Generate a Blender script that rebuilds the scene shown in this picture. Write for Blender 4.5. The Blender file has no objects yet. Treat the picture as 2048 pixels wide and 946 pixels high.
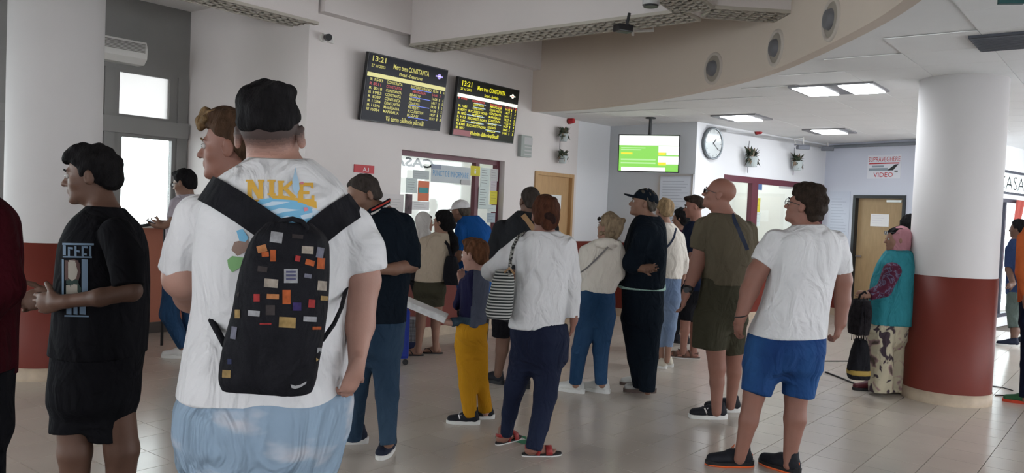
import bpy, bmesh, math, random, time
import numpy as np
import openvdb as vdb
from mathutils import Vector, Matrix
from mathutils.bvhtree import BVHTree
T0 = time.time()
random.seed(7)
SC = bpy.context.scene
COL = SC.collection

# ------------------------------------------------------------------ camera
F = 1640.0; CX, CY = 1024.0, 473.0; CH = 1.55
PIT = math.radians(1.9); ROL = math.radians(2.4)
R0 = np.array([1, 0, 0.]); U0 = np.array([0, math.sin(PIT), math.cos(PIT)]); FW = np.array([0, math.cos(PIT), -math.sin(PIT)])
RR = R0*math.cos(ROL) + U0*math.sin(ROL); UU = U0*math.cos(ROL) - R0*math.sin(ROL)
cam_data = bpy.data.cameras.new('camera'); cam = bpy.data.objects.new('camera', cam_data); COL.objects.link(cam)
M = Matrix.Identity(4)
for i in range(3):
    M[i][0] = RR[i]; M[i][1] = UU[i]; M[i][2] = -FW[i]
M[2][3] = CH
cam.matrix_world = M
cam_data.sensor_fit = 'HORIZONTAL'; cam_data.sensor_width = 36; cam_data.lens = 36*F/2048
cam_data.clip_start = .05
SC.camera = cam

# ------------------------------------------------------------------ light and exposure
SC.view_settings.view_transform = 'Standard'; SC.view_settings.look = 'None'
SC.view_settings.gamma = 1; SC.view_settings.use_curve_mapping = False
SC.view_settings.exposure = 0.0
WORLD = bpy.data.worlds.new('sky'); SC.world = WORLD; WORLD.use_nodes = True
WORLD.node_tree.nodes['Background'].inputs[0].default_value = (.93, .96, 1, 1)
WORLD.node_tree.nodes['Background'].inputs[1].default_value = 7.6

def area_light(name, loc, direction, sx, sy, power, color):
    d = bpy.data.lights.new(name, 'AREA'); d.shape = 'RECTANGLE'; d.size = sx; d.size_y = sy
    d.energy = power; d.color = color
    o = bpy.data.objects.new(name, d); COL.objects.link(o); o.location = loc
    o.rotation_euler = Vector(direction).to_track_quat('-Z', 'Y').to_euler()
    return o

# pixel helpers: a pixel and a depth give a point of the place
def ray(px, py): return FW + RR*(px-CX)/F - UU*(py-CY)/F
def P(px, py, d):
    r = ray(px, py); return r/r[1]*d + np.array([0, 0, CH])
def G(px, py, z=0.):
    r = ray(px, py); return r*((z-CH)/r[2]) + np.array([0, 0, CH])
def proj(p):
    v = np.array(p) - np.array([0, 0, CH]); f = v @ FW; return CX+F*(v@RR)/f, CY-F*(v@UU)/f
def nrm(v):
    v = np.array(v, float); return v/np.linalg.norm(v)

# the hall's own axes: U along the wall with the screens, V from it into the hall
UV_U = np.array([.6157, .788]); UV_V = np.array([.788, -.6157])
def uv(a, b): return UV_U*a + UV_V*b

# ------------------------------------------------------------------ materials
MATS = {}
def mat(name, col, rough=.6, spec=.3, var=0., vscale=8., bump=0., bscale=60., metal=0., emit=None, estr=1., stretch=None, coat=0.):
    if name in MATS: return MATS[name]
    m = bpy.data.materials.new(name); m.use_nodes = True; nt = m.node_tree; N = nt.nodes; L = nt.links
    b = N['Principled BSDF']
    c = (*col, 1)
    b.inputs['Base Color'].default_value = c; b.inputs['Roughness'].default_value = rough
    b.inputs['Specular IOR Level'].default_value = spec; b.inputs['Metallic'].default_value = metal
    if coat: b.inputs['Coat Weight'].default_value = coat
    if emit is not None:
        b.inputs['Emission Color'].default_value = (*emit, 1); b.inputs['Emission Strength'].default_value = estr
    if var or bump:
        tc = N.new('ShaderNodeTexCoord'); mp = N.new('ShaderNodeMapping'); L.new(tc.outputs['Object'], mp.inputs[0])
        if stretch: mp.inputs['Scale'].default_value = stretch
    if var:
        n = N.new('ShaderNodeTexNoise'); n.inputs['Scale'].default_value = vscale; n.inputs['Detail'].default_value = 4
        L.new(mp.outputs[0], n.inputs['Vector'])
        r = N.new('ShaderNodeValToRGB')
        r.color_ramp.elements[0].position = .3; r.color_ramp.elements[1].position = .7
        r.color_ramp.elements[0].color = (*[x*(1-var) for x in col], 1)
        r.color_ramp.elements[1].color = (*[min(1, x*(1+var)) for x in col], 1)
        L.new(n.outputs['Fac'], r.inputs[0]); L.new(r.outputs[0], b.inputs['Base Color'])
    if bump:
        n2 = N.new('ShaderNodeTexNoise'); n2.inputs['Scale'].default_value = bscale; n2.inputs['Detail'].default_value = 3
        L.new(mp.outputs[0], n2.inputs['Vector'])
        bp = N.new('ShaderNodeBump'); bp.inputs['Strength'].default_value = bump; bp.inputs['Distance'].default_value = .01
        L.new(n2.outputs['Fac'], bp.inputs['Height']); L.new(bp.outputs[0], b.inputs['Normal'])
    MATS[name] = m
    return m

def ramp_mat(name, stops, scale, detail=2, rough=.8, stretch=None, distort=0.):
    """cloth with a printed pattern: noise read through a colour ramp"""
    m = mat(name, stops[0][1], rough, .15)
    nt = m.node_tree; N = nt.nodes; L = nt.links; b = N['Principled BSDF']
    tc = N.new('ShaderNodeTexCoord'); mp = N.new('ShaderNodeMapping'); L.new(tc.outputs['Object'], mp.inputs[0])
    if stretch: mp.inputs['Scale'].default_value = stretch
    n = N.new('ShaderNodeTexNoise'); n.inputs['Scale'].default_value = scale; n.inputs['Detail'].default_value = detail
    n.inputs['Distortion'].default_value = distort
    L.new(mp.outputs[0], n.inputs['Vector'])
    r = N.new('ShaderNodeValToRGB'); e = r.color_ramp.elements
    e[0].position, e[0].color = stops[0][0], (*stops[0][1], 1)
    e[1].position, e[1].color = stops[-1][0], (*stops[-1][1], 1)
    for p, c in stops[1:-1]:
        x = e.new(p); x.color = (*c, 1)
    L.new(n.outputs['Fac'], r.inputs[0]); L.new(r.outputs[0], b.inputs['Base Color'])
    return m

def glow(name, col, strength):
    if name in MATS: return MATS[name]
    m = bpy.data.materials.new(name); m.use_nodes = True; nt = m.node_tree; N = nt.nodes
    b = N['Principled BSDF']; b.inputs['Base Color'].default_value = (0.01, .01, .01, 1); b.inputs['Roughness'].default_value = .35
    b.inputs['Emission Color'].default_value = (*col, 1); b.inputs['Emission Strength'].default_value = strength
    MATS[name] = m
    return m

def glass_mat():
    m = bpy.data.materials.new('window_glass'); m.use_nodes = True; N = m.node_tree.nodes; L = m.node_tree.links
    N.remove(N['Principled BSDF']); o = N['Material Output']
    t = N.new('ShaderNodeBsdfTransparent'); g = N.new('ShaderNodeBsdfGlossy'); g.inputs['Roughness'].default_value = .03
    t.inputs[0].default_value = (.9, .94, .93, 1)
    lw = N.new('ShaderNodeLayerWeight'); f = N.new('ShaderNodeMath'); f.operation = 'POWER'; f.inputs[1].default_value = 4.; x = N.new('ShaderNodeMixShader')
    L.new(lw.outputs['Facing'], f.inputs[0]); g2 = N.new('ShaderNodeMath'); g2.operation = 'MULTIPLY_ADD'; g2.inputs[1].default_value = .7; g2.inputs[2].default_value = .04
    L.new(f.outputs[0], g2.inputs[0]); L.new(g2.outputs[0], x.inputs[0]); L.new(t.outputs[0], x.inputs[1]); L.new(g.outputs[0], x.inputs[2]); L.new(x.outputs[0], o.inputs[0])
    return m
GLASS = glass_mat()

def tile_mat(name, col, rough, var=.06, spec=.5):
    """glazed tile: each piece its own slight shade"""
    m = mat(name, col, rough, spec); N = m.node_tree.nodes; L = m.node_tree.links; b = N['Principled BSDF']
    oi = N.new('ShaderNodeObjectInfo'); tc = N.new('ShaderNodeNewGeometry'); n = N.new('ShaderNodeTexNoise')
    n.inputs['Scale'].default_value = 1.7; n.inputs['Detail'].default_value = 5
    L.new(tc.outputs['Position'], n.inputs['Vector'])
    a = N.new('ShaderNodeMath'); a.operation = 'MULTIPLY_ADD'; a.inputs[1].default_value = var; a.inputs[2].default_value = 1-var*.5
    L.new(oi.outputs['Random'], a.inputs[0])
    a2 = N.new('ShaderNodeMath'); a2.operation = 'MULTIPLY_ADD'; a2.inputs[1].default_value = .25; a2.inputs[2].default_value = .875
    L.new(n.outputs['Fac'], a2.inputs[0])
    mu = N.new('ShaderNodeMath'); mu.operation = 'MULTIPLY'; L.new(a.outputs[0], mu.inputs[0]); L.new(a2.outputs[0], mu.inputs[1])
    vm = N.new('ShaderNodeVectorMath'); vm.operation = 'SCALE'; vm.inputs[0].default_value = col
    L.new(mu.outputs[0], vm.inputs['Scale']); L.new(vm.outputs[0], b.inputs['Base Color'])
    return m

WHITE = mat('white_wall_paint', (.70, .658, .64), .75, .2, .025, 1.2, .08, 90)
WHITE2 = mat('white_wing_paint', (.74, .75, .77), .75, .2, .02, 1.2, .08, 90)
BEIGE = mat('cream_fascia_paint', (.60, .52, .445), .8, .15, .02, 1.)
REDPAINT = mat('brick_red_paint', (.155, .029, .02), .5, .22, .05, 3.)
SKIRT = mat('beige_stone_skirting', (.45, .36, .27), .5, .3, .1, 12.)
GREYPANEL = mat('grey_cladding_panel', (.24, .235, .23), .6, .3, .04, 3.)
ALU = mat('grey_aluminium_frame', (.22, .215, .21), .45, .5)
MAROON = mat('maroon_window_frame', (.11, .02, .035), .4, .4)
DARK = mat('dark_grey_plastic', (.02, .022, .025), .4, .4)
BLACK = mat('black_plastic', (.008, .008, .01), .35, .4)
OFFWHITE = mat('off_white_plastic', (.7, .69, .66), .5, .3)
WOOD = mat('tan_door_laminate', (.46, .29, .14), .5, .3, .08, 6, stretch=(6, 6, 1))
WOOD2 = mat('brown_door_laminate', (.36, .25, .135), .5, .3, .08, 6, stretch=(6, 6, 1))
PAPER = mat('white_paper', (.8, .8, .8), .8, .1)
CHROME = mat('brushed_metal', (.5, .5, .5), .3, .5, metal=.9)

# ------------------------------------------------------------------ mesh building
ORG = {}
def org(parent):
    while parent is not None:
        if parent.name in ORG: return ORG[parent.name]
        parent = parent.parent
    return np.zeros(3)

def tag(o, label=None, cat=None, group=None, kind=None):
    if label: o['label'] = label
    if cat: o['category'] = cat
    if group: o['group'] = group
    if kind: o['kind'] = kind
    return o

def thing(name, loc, label, cat, group=None):
    o = bpy.data.objects.new(name, None); COL.objects.link(o); o.empty_display_size = .1
    o.location = loc; ORG[o.name] = np.array(loc, float)
    return tag(o, label, cat, group)

def mk(name, verts, faces, mats, parent=None, smooth=False, fmat=None, label=None):
    """one mesh object; verts in world coordinates"""
    V = np.array(verts, float)
    if parent is None:
        o0 = np.array([V[:, 0].mean(), V[:, 1].mean(), V[:, 2].min()])
    else: o0 = org(parent)
    me = bpy.data.meshes.new(name)
    me.from_pydata((V-o0).tolist(), [], [tuple(int(i) for i in f) for f in faces]) if not isinstance(faces, np.ndarray) else fast_mesh(me, V-o0, faces)
    if not isinstance(mats, (list, tuple)): mats = [mats]
    for m in mats: me.materials.append(m)
    if fmat is not None: me.polygons.foreach_set('material_index', np.asarray(fmat, np.int32))
    if smooth: me.polygons.foreach_set('use_smooth', np.ones(len(me.polygons), bool))
    me.update()
    ob = bpy.data.objects.new(name, me); COL.objects.link(ob)
    if parent is None:
        ob.location = o0; ORG[ob.name] = o0
    else: ob.parent = parent
    if label: ob['label'] = label
    return ob

def fast_mesh(me, V, Q):
    me.vertices.add(len(V)); me.vertices.foreach_set('co', V.astype(np.float32).ravel())
    k = Q.shape[1]
    me.loops.add(Q.size); me.loops.foreach_set('vertex_index', Q.astype(np.int32).ravel())
    me.polygons.add(len(Q)); me.polygons.foreach_set('loop_start', np.arange(0, Q.size, k, dtype=np.int32))
    me.update(calc_edges=True)

class MB:
    """collects shapes into one mesh, in a local frame (o, X, Y, Z) of the world"""
    def __init__(s, o=(0, 0, 0), X=(1, 0, 0), Z=(0, 0, 1)):
        s.o = np.array(o, float); s.X = nrm(X); s.Z = nrm(Z); s.Y = np.cross(s.Z, s.X); s.v = []; s.f = []; s.m = []; s.sm = []
    def w(s, p): return s.o + s.X*p[0] + s.Y*p[1] + s.Z*p[2]
    def raw(s, pts, faces, mi=0):
        n = len(s.v); s.v += [s.w(p) for p in pts]
        for f in faces: s.f.append(tuple(n+i for i in f)); s.m.append(mi)
        return s
    def box(s, c, h, mi=0, bev=0.):
        x, y, z = c; a, b, d = h
        if not bev:
            p = [(x+i*a, y+j*b, z+k*d) for k in (-1, 1) for j in (-1, 1) for i in (-1, 1)]
            return s.raw(p, [(0, 2, 3, 1), (4, 5, 7, 6), (0, 1, 5, 4), (1, 3, 7, 5), (3, 2, 6, 7), (2, 0, 4, 6)], mi)
        bm = bmesh.new(); bmesh.ops.create_cube(bm, size=2)
        for v in bm.verts: v.co = Vector((v.co.x*a, v.co.y*b, v.co.z*d))
        bmesh.ops.bevel(bm, geom=bm.edges[:], offset=bev, segments=2, profile=.6, affect='EDGES')
        bm.verts.ensure_lookup_table(); bm.verts.index_update()
        s.raw([(v.co.x+x, v.co.y+y, v.co.z+z) for v in bm.verts], [[v.index for v in f.verts] for f in bm.faces], mi); bm.free()
        return s
    def cyl(s, a, b, ra, rb=None, n=20, mi=0, caps=True):
        rb = ra if rb is None else rb; a = np.array(a, float); b = np.array(b, float); d = nrm(b-a)
        t = nrm(np.cross(d, (0, 0, 1) if abs(d[2]) < .9 else (1, 0, 0))); u = np.cross(d, t)
        p = [a+(t*math.cos(2*math.pi*i/n)+u*math.sin(2*math.pi*i/n))*ra for i in range(n)] + \
            [b+(t*math.cos(2*math.pi*i/n)+u*math.sin(2*math.pi*i/n))*rb for i in range(n)]
        f = [(i, (i+1) % n, n+(i+1) % n, n+i) for i in range(n)]
        if caps: f += [tuple(range(n-1, -1, -1)), tuple(range(n, 2*n))]
        return s.raw(p, f, mi)
    def tube(s, pts, r, n=8, mi=0, closed=False):
        pts = [np.array(p, float) for p in pts]; k = len(pts); rs = r if isinstance(r, (list, tuple)) else [r]*k
        rings = []; t = None
        for i, p in enumerate(pts):
            d = nrm(pts[(i+1) % k]-pts[i-1]) if (closed or 0 < i < k-1) else nrm(pts[min(i+1, k-1)]-pts[max(i-1, 0)])
            if t is None: t = np.cross(d, (0, 0, 1) if abs(d[2]) < .9 else (1, 0, 0))
            t = nrm(t-d*(t@d)); u = np.cross(d, t)
            rings.append([p+(t*math.cos(2*math.pi*j/n)+u*math.sin(2*math.pi*j/n))*rs[i] for j in range(n)])
        f = []
        for i in range(k if closed else k-1):
            for j in range(n):
                a = i*n+j; b = i*n+(j+1) % n; c = ((i+1) % k)*n+(j+1) % n; e = ((i+1) % k)*n+j
                f.append((a, b, c, e))
        if not closed: f += [tuple(range(n-1, -1, -1)), tuple(range((k-1)*n, k*n))]
        return s.raw([q for r_ in rings for q in r_], f, mi)
    def ribbon(s, pts, side, w, th, mi=0):
        """flat band along pts, width w along side vectors, thickness th"""
        pts = [np.array(p, float) for p in pts]; k = len(pts); V = []
        for i, p in enumerate(pts):
            d = nrm(pts[min(i+1, k-1)]-pts[max(i-1, 0)]); sd = np.array(side[i] if isinstance(side, list) else side, float)
            sd = nrm(sd-d*(sd@d)); n_ = np.cross(d, sd)
            for a, b in ((-1, -1), (1, -1), (1, 1), (-1, 1)): V.append(p+sd*a*w/2+n_*b*th/2)
        f = [(0, 1, 2, 3), tuple((k-1)*4+j for j in (3, 2, 1, 0))]
        for i in range(k-1):
            for j in range(4): f.append((i*4+j, (i+1)*4+j, (i+1)*4+(j+1) % 4, i*4+(j+1) % 4))
        return s.raw(V, f, mi)
    def disc(s, c, r, n=24, mi=0, y=0):
        p = [(c[0]+r*math.cos(2*math.pi*i/n), y, c[1]+r*math.sin(2*math.pi*i/n)) for i in range(n)]
        return s.raw(p, [tuple(range(n))], mi)
    def build(s, name, mats, parent=None, smooth=False, label=None):
        return mk(name, s.v, s.f, mats, parent, smooth, s.m, label)

# ------------------------------------------------------------------ lettering
BOLD = [0.]
def text_geo(body, size):
    cu = bpy.data.curves.new('t', 'FONT'); cu.body = body; cu.offset = BOLD[0]; cu.size = size; cu.resolution_u = 2
    ob = bpy.data.objects.new('t', cu); me = ob.to_mesh()
    V = [tuple(v.co) for v in me.vertices]; Fc = [tuple(p.vertices) for p in me.polygons]
    ob.to_mesh_clear(); bpy.data.objects.remove(ob); bpy.data.curves.remove(cu)
    return V, Fc
def put_text(mb, body, x, z, h, w=None, mi=0, y=0., center=False, mirror=False, shear=0.):
    """text with cap height h in the x-z plane of mb, squeezed to width w, front towards -Y"""
    V, Fc = text_geo(body, 1.)
    if not V: return
    xs = [v[0] for v in V]; x0, x1 = min(xs), max(xs); k = h/.7; kx = k if w is None else w/(x1-x0)
    W = (x1-x0)*kx; ox = x-(W/2 if center else 0)
    pts = []
    for a, b, _ in V:
        X_ = (a-x0)*kx + shear*b*k
        if mirror: X_ = W-X_
        pts.append((ox+X_, y, z+b*k))
    mb.raw(pts, Fc, mi)
def strip(mb, x0, x1, z0, z1, mi=0, y=0.):
    mb.raw([(x0, y, z0), (x1, y, z0), (x1, y, z1), (x0, y, z1)], [(0, 1, 2, 3)], mi)
# ================================================================== THE HALL
def wall(name, A, B, z0, z1, m, holes=(), th=.18, back=1):
    """wall from A to B (left to right as seen from the hall), its face on the line, holes as (s0, s1, z0, z1)"""
    A = np.array(A, float); B = np.array(B, float); Ln = np.linalg.norm(B-A); X = nrm([*(B-A), 0])
    mb = MB((*A, 0), X)
    xs = sorted({0, Ln, *[h[0] for h in holes], *[h[1] for h in holes]}); zs = sorted({z0, z1, *[h[2] for h in holes], *[h[3] for h in holes]})
    for i in range(len(xs)-1):
        for j in range(len(zs)-1):
            cx, cz = (xs[i]+xs[i+1])/2, (zs[j]+zs[j+1])/2
            if any(h[0] < cx < h[1] and h[2] < cz < h[3] for h in holes): continue
            mb.box((cx, th/2, cz), ((xs[i+1]-xs[i])/2, th/2, (zs[j+1]-zs[j])/2))
    return tag(mb.build(name, m), kind='structure')
def wframe(A, B):
    """frame of a wall: s along, -y into the hall"""
    A = np.array(A, float); B = np.array(B, float); X = nrm([*(B-A), 0]); return A, X
def dado(n, A, B, holes=(), h=1.12, proud=.012, m=None, base=True):
    A = np.array(A, float); B = np.array(B, float); Ln = np.linalg.norm(B-A); mb = MB((*A, 0), [*(B-A), 0])
    segs = [(0, Ln)]
    for a, b in holes: segs = [(p, q) for s0, s1 in segs for p, q in ((s0, min(s1, a)), (max(s0, b), s1)) if q-p > .02]
    for a, b in segs: mb.box(((a+b)/2, -proud/2, (h+.12)/2), ((b-a)/2, proud/2, (h-.12)/2))
    tag(mb.build('trim_%d' % n, m or REDPAINT), kind='structure')
    if base:
        mb = MB((*A, 0), [*(B-A), 0])
        for a, b in segs: mb.box(((a+b)/2, -proud*.9, .06), ((b-a)/2, proud*.9, .06))
        tag(mb.build('baseboard_%d' % n, SKIRT if m is None else mat('dark_skirting', (.09, .08, .075), .5)), kind='structure')

pB0, pB, pC, pD = uv(-6, -8.8), uv(5.13, -8.8), uv(5.17, -6.7), uv(10.05, -6.7)
pE, pF, pG, pH, pI = (1.44, 12.62), (2.53, 11.54), (5.30, 14.05), (6.55, 11.92), (10.2, 15.2)
ZC = 2.88; ZT = 4.3
# wall with the information screens, its enquiry window and door
wall('wall_left', pC, pD, 0, ZT, WHITE, holes=[(6.5-5.17, 8.36-5.17, .95, 2.17), (9.02-5.17, 9.96-5.17, 0, 2.09)])
wall('wall_return', pB, pC, 0, ZT, mat('white_return_paint', (.74, .70, .68), .75, .2, .02, 1.2))
# grey clad wall with the tall windows (s = u + 6)
WWh = [(2.1+6, 3.06+6, 1.18, 2.19), (3.28+6, 4.14+6, 1.18, 2.19), (4.34+6, 4.97+6, 1.18, 2.19), (2.1+6, 3.06+6, 2.37, 2.84), (3.28+6, 4.14+6, 2.37, 2.84), (4.30+6, 4.93+6, 2.37, 2.88),
       (.9+6, 1.9+6, 1.18, 2.84), (-.4+6, .7+6, .1, 2.84), (-2+6, -.6+6, .1, 2.84), (-3.6+6, -2.2+6, .1, 2.84), (-5.4+6, -3.8+6, .1, 2.84), (-5.6+6, -2.9+6, 3.05, 4.1), (-2.7+6, -.2+6, 3.05, 4.1)]  # the high clerestory pair, out of view, is added to light the atrium
wall('wall_window', pB0, pB, 0, ZT, GREYPANEL, holes=WWh, th=.12)
wall('wall_wing_corner', pD, pE, 0, ZC+.3, WHITE2)
wall('wall_wing_screen', pE, pF, 0, ZC+.3, mat('grey_wing_paint', (.52, .54, .56), .75, .2))
LG = math.dist(pF, pG)
wall('wall_wing_tickets', pF, pG, 0, ZC+.3, WHITE2, holes=[(.72, LG-.03, 1.12, 2.19)])
wall('wall_wing_far', pG, pH, 0, ZC+.3, mat('blue_white_paint', (.62, .65, .74), .75, .2, .03, .8), holes=[(.60, 1.54, 0, 2.02)])
LI = math.dist(pH, pI)
wall('wall_wing_right', pH, pI, 0, ZC+.3, WHITE2, holes=[(.7, LI-.4, .15, 2.05), (.7, LI-.4, 2.12, 2.5)])
# plain enclosing walls out of view, with a presumed glazed entrance front behind the camera, its openings sized for the light
wall('wall_right', pI, (8.5, -5), 0, ZT, WHITE2, holes=[(3, 8, .4, 2.7), (10, 15, .4, 2.7)])  # unseen windows, enlarged to brighten the wing
wall('wall_rear', (8.5, -5), (-10.6, -5), 0, ZT, WHITE, holes=[(1, 6, .5, 2.4), (9, 13, .5, 2.4)])
LRL = math.dist((-10.6, -5), pB0)
wall('wall_rear_left', (-10.6, -5), pB0, 0, ZT, WHITE, holes=[(.3, LRL-.3, 1.0, 4.1)])  # unseen tall opening added to brighten the left side of the hall
# dados
SAL = mat('salmon_panel_paint', (.52, .20, .13), .5, .3, .04, 2.)
dado(1, pC, pD, [(9.0-5.17, 9.98-5.17)])
dado(2, uv(.9, -8.8), pB, m=SAL, h=1.18, proud=.03)
dado(3, pD, pE); dado(4, pE, pF); dado(5, pF, pG); dado(6, pG, pH, [(.58, 1.56)])

# floor: base slab, then tiles laid on the diagonal
FX0, FX1, FY0, FY1 = -11, 11, -5.2, 16
fl = MB().box((0, 5.4, -.06), (11, 10.6, .05))
FLOOR = tag(fl.build('floor', mat('grey_grout', (.13, .11, .095), .9)), kind='structure')
TM = tile_mat('cream_floor_tile', (.52, .465, .41), .2, spec=.5)
TS = .30; cells = []
def inside_hall(q):
    u_, v_ = q@UV_U, q@UV_V
    if q[1] < 1.2: return False
    if v_ < -8.8 or (v_ < -6.7 and u_ > 5.1): return False
    if u_ > 14.6 or q[1] > 14.2: return False
    return True
for i in range(-10, 52):
    for j in range(-32, 14):
        q = uv(.14+.3*i+.15, .10-.3*3+.3*j+.15)
        if not inside_hall(q): continue
        x, y = proj((q[0], q[1], 0))
        if q[1] > .9 and -90 < x < 2140 and y < 1000: cells.append((q, math.hypot(q[0], q[1])))
cells.sort(key=lambda c: c[1])
def tile_pts(hs, zt, zb, bv=.002):
    return [(-hs, -hs, zb), (hs, -hs, zb), (hs, hs, zb), (-hs, hs, zb), (-hs+bv, -hs+bv, zt), (hs-bv, -hs+bv, zt), (hs-bv, hs-bv, zt), (-hs+bv, hs-bv, zt)]
TF = [(4, 5, 6, 7), (0, 1, 5, 4), (1, 2, 6, 5), (2, 3, 7, 6), (3, 0, 4, 7)]
ang = math.atan2(UV_U[1], UV_U[0])
ft = bpy.data.meshes.new('tile'); ft.from_pydata(tile_pts(.1484, 0, -.012, .0008), [], TF); ft.materials.append(TM)
base_t = bpy.data.objects.new('tile', ft)
fo = ORG[FLOOR.name]
for n, (q, _) in enumerate(cells[:300]):
    o = base_t if n == 0 else base_t.copy()
    o.parent = FLOOR; o.location = (q[0]-fo[0], q[1]-fo[1], -fo[2]); o.rotation_euler = (0, 0, ang); COL.objects.link(o)
rest = MB(); c_, s_ = math.cos(ang), math.sin(ang)
for q, _ in cells[300:]:
    rest.raw([(q[0]+x*c_-y*s_, q[1]+x*s_+y*c_, z) for x, y, z in tile_pts(.1484, 0, -.012, .0008)], TF)
tag(rest.build('tile_field', TM, FLOOR), kind='stuff')

# ceilings
fas = [(-.02, 11.5), (.14, 11.17), (.72, 10.72), (1.19, 10.13), (1.60, 9.4), (1.90, 8.68), (2.12, 8.0), (2.25, 7.3), (2.30, 6.5), (2.31, 5.6), (2.26, 4.95), (2.10, 4.1), (1.75, 3.1), (1.2, 2.2), (.4, 1.4), (-.6, .8), (-2., .4), (-4., .2), (-6.5, .3)]
FS = []
for i in range(len(fas)-1):
    p0 = np.array(fas[max(i-1, 0)]); p1 = np.array(fas[i]); p2 = np.array(fas[i+1]); p3 = np.array(fas[min(i+2, len(fas)-1)])
    for t in np.linspace(0, 1, 6)[:-1]:
        FS.append(.5*((2*p1)+(-p0+p2)*t+(2*p0-5*p1+4*p2-p3)*t*t+(-p0+3*p1-3*p2+p3)*t**3))
FS.append(np.array(fas[-1])); FS = np.array(FS)
nF = len(FS); fv = []; ff = []
for i, p in enumerate(FS):
    d = nrm(FS[min(i+1, nF-1)]-FS[max(i-1, 0)]); n_ = np.array([-d[1], d[0]])
    fv += [(*p, ZC), (*p, ZT), (*(p+n_*.1), ZC), (*(p+n_*.1), ZT)]
for i in range(nF-1):
    a = 4*i; b = a+4
    ff += [(a, b, b+1, a+1), (a+2, a+3, b+3, b+2), (a, a+2, b+2, b)]
tag(mk('trim_fascia', fv, ff, BEIGE, smooth=False), kind='structure')
poly = [tuple(p) for p in FS] + [(-6.5, -5), (8.5, -5), tuple(pI), tuple(pH), tuple(pG), tuple(pF), tuple(pE), tuple(pD)]
CT = mat('ceiling_board', (.80, .81, .81), .85, .1, .02, 2.)
from mathutils.geometry import tessellate_polygon
tri = tessellate_polygon([[Vector((x, y, 0)) for x, y in poly]]); npl = len(poly)
CEIL = tag(mk('ceiling', [(x, y, ZC+.004) for x, y in poly]+[(x, y, ZC+.09) for x, y in poly], [tuple(t) for t in tri]+[tuple(i+npl for i in t) for t in tri], CT), kind='structure')
def in_poly(q):
    c = False; j = len(poly)-1
    for i in range(len(poly)):
        xi, yi = poly[i]; xj, yj = poly[j]
        if (yi > q[1]) != (yj > q[1]) and q[0] < (xj-xi)*(q[1]-yi)/(yj-yi)+xi: c = not c
        j = i
    return c
ct = bpy.data.meshes.new('ceiling_tile')
ct.from_pydata([(x, y, -z) for x, y, z in tile_pts(.2980, .004, -.001, .001)], [], [f[::-1] for f in TF]); ct.materials.append(CT)
fo = ORG[CEIL.name]; tiles = []
for i in range(2, 26):
    for j in range(-14, 12):
        q = uv(.25+.6*i+.3, -4.6+.6*j+.3)
        if not all(in_poly(q+UV_U*a+UV_V*b) for a in (-.3, .3) for b in (-.3, .3)): continue
        x, y = proj((q[0], q[1], ZC))
        if q[1] > 3 and -60 < x < 2150 and y > -60: tiles.append(q)
b0 = bpy.data.objects.new('ceiling_tile', ct)
for n, q in enumerate(tiles[:300]):
    o = b0 if n == 0 else b0.copy(); o.parent = CEIL; o.location = (q[0]-fo[0], q[1]-fo[1], ZC-fo[2]); o.rotation_euler = (0, 0, ang); COL.objects.link(o)
print('tiles', len(cells), len(tiles))
# upper ceiling over the atrium and the window bay
tag(MB().box((-.5, 5, ZT+.05), (12, 11, .05)).build('ceiling_atrium', WHITE), kind='structure')
bay = MB((0, 0, 0), (*UV_U, 0)); bay.box((-.4, 7.9, 3.70), (5.6, .95, .05))   # local Y is -V
tag(bay.build('ceiling_bay', mat('bright_bay_paint', (.8, .78, .76), .8)), kind='structure')
# downstand beam along the screens wall
bm_ = MB((0, 0, 0), (*UV_U, 0)); bm_.box(((5.25+6.45)/2, 6.64, (3.43+ZT)/2), ((6.45-5.25)/2, .07, (ZT-3.43)/2)); bm_.box(((6.82+9.0)/2, 6.64, (3.43+ZT)/2), ((9.0-6.82)/2, .07, (ZT-3.43)/2))
tag(bm_.build('trim_beam', WHITE), kind='structure')
# grilled bulkheads hanging round the atrium
GR = mat('grey_open_grille', (.46, .43, .37), .6, .3); GB = mat('grille_void', (.045, .04, .036), .9)
def bulkhead(name, a, b, w, mface, n):
    a = np.array(a, float); b = np.array(b, float); Ln = np.linalg.norm(b-a); mb = MB((*a, 0), [*(b-a), 0])
    mb.box((Ln/2, w/2, (3.33+ZT)/2), (Ln/2, w/2, (ZT-3.33)/2), 0)
    bk = tag(mb.build(name, [mface]), kind='structure')
    v = MB((*a, 0), [*(b-a), 0]); v.box((Ln/2, w/2, 3.325), (Ln/2-.01, w/2-.01, .004)); v.build('grille_backing', GB, bk)
    g = MB((*a, 0), [*(b-a), 0])
    for x in (0, Ln): g.box((x, w/2, 3.312), (.012, w/2, .014))
    for y in (0, w): g.box((Ln/2, y, 3.312), (Ln/2, .012, .014))
    k = 4
    for i in range(1, k): g.box((Ln/2, w*i/k, 3.312), (Ln/2, .016, .012))
    m_ = int(Ln/(w/k)/1.15)
    for i in range(1, m_): g.box((Ln*i/m_, w/2, 3.312), (.016, w/2, .012))
    tag(g.build('grille', GR, bk), kind='stuff')
bulkhead('trim_bulkhead_1', uv(-5, -6.63), uv(5.22, -6.63), .34, WHITE, 1)
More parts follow.
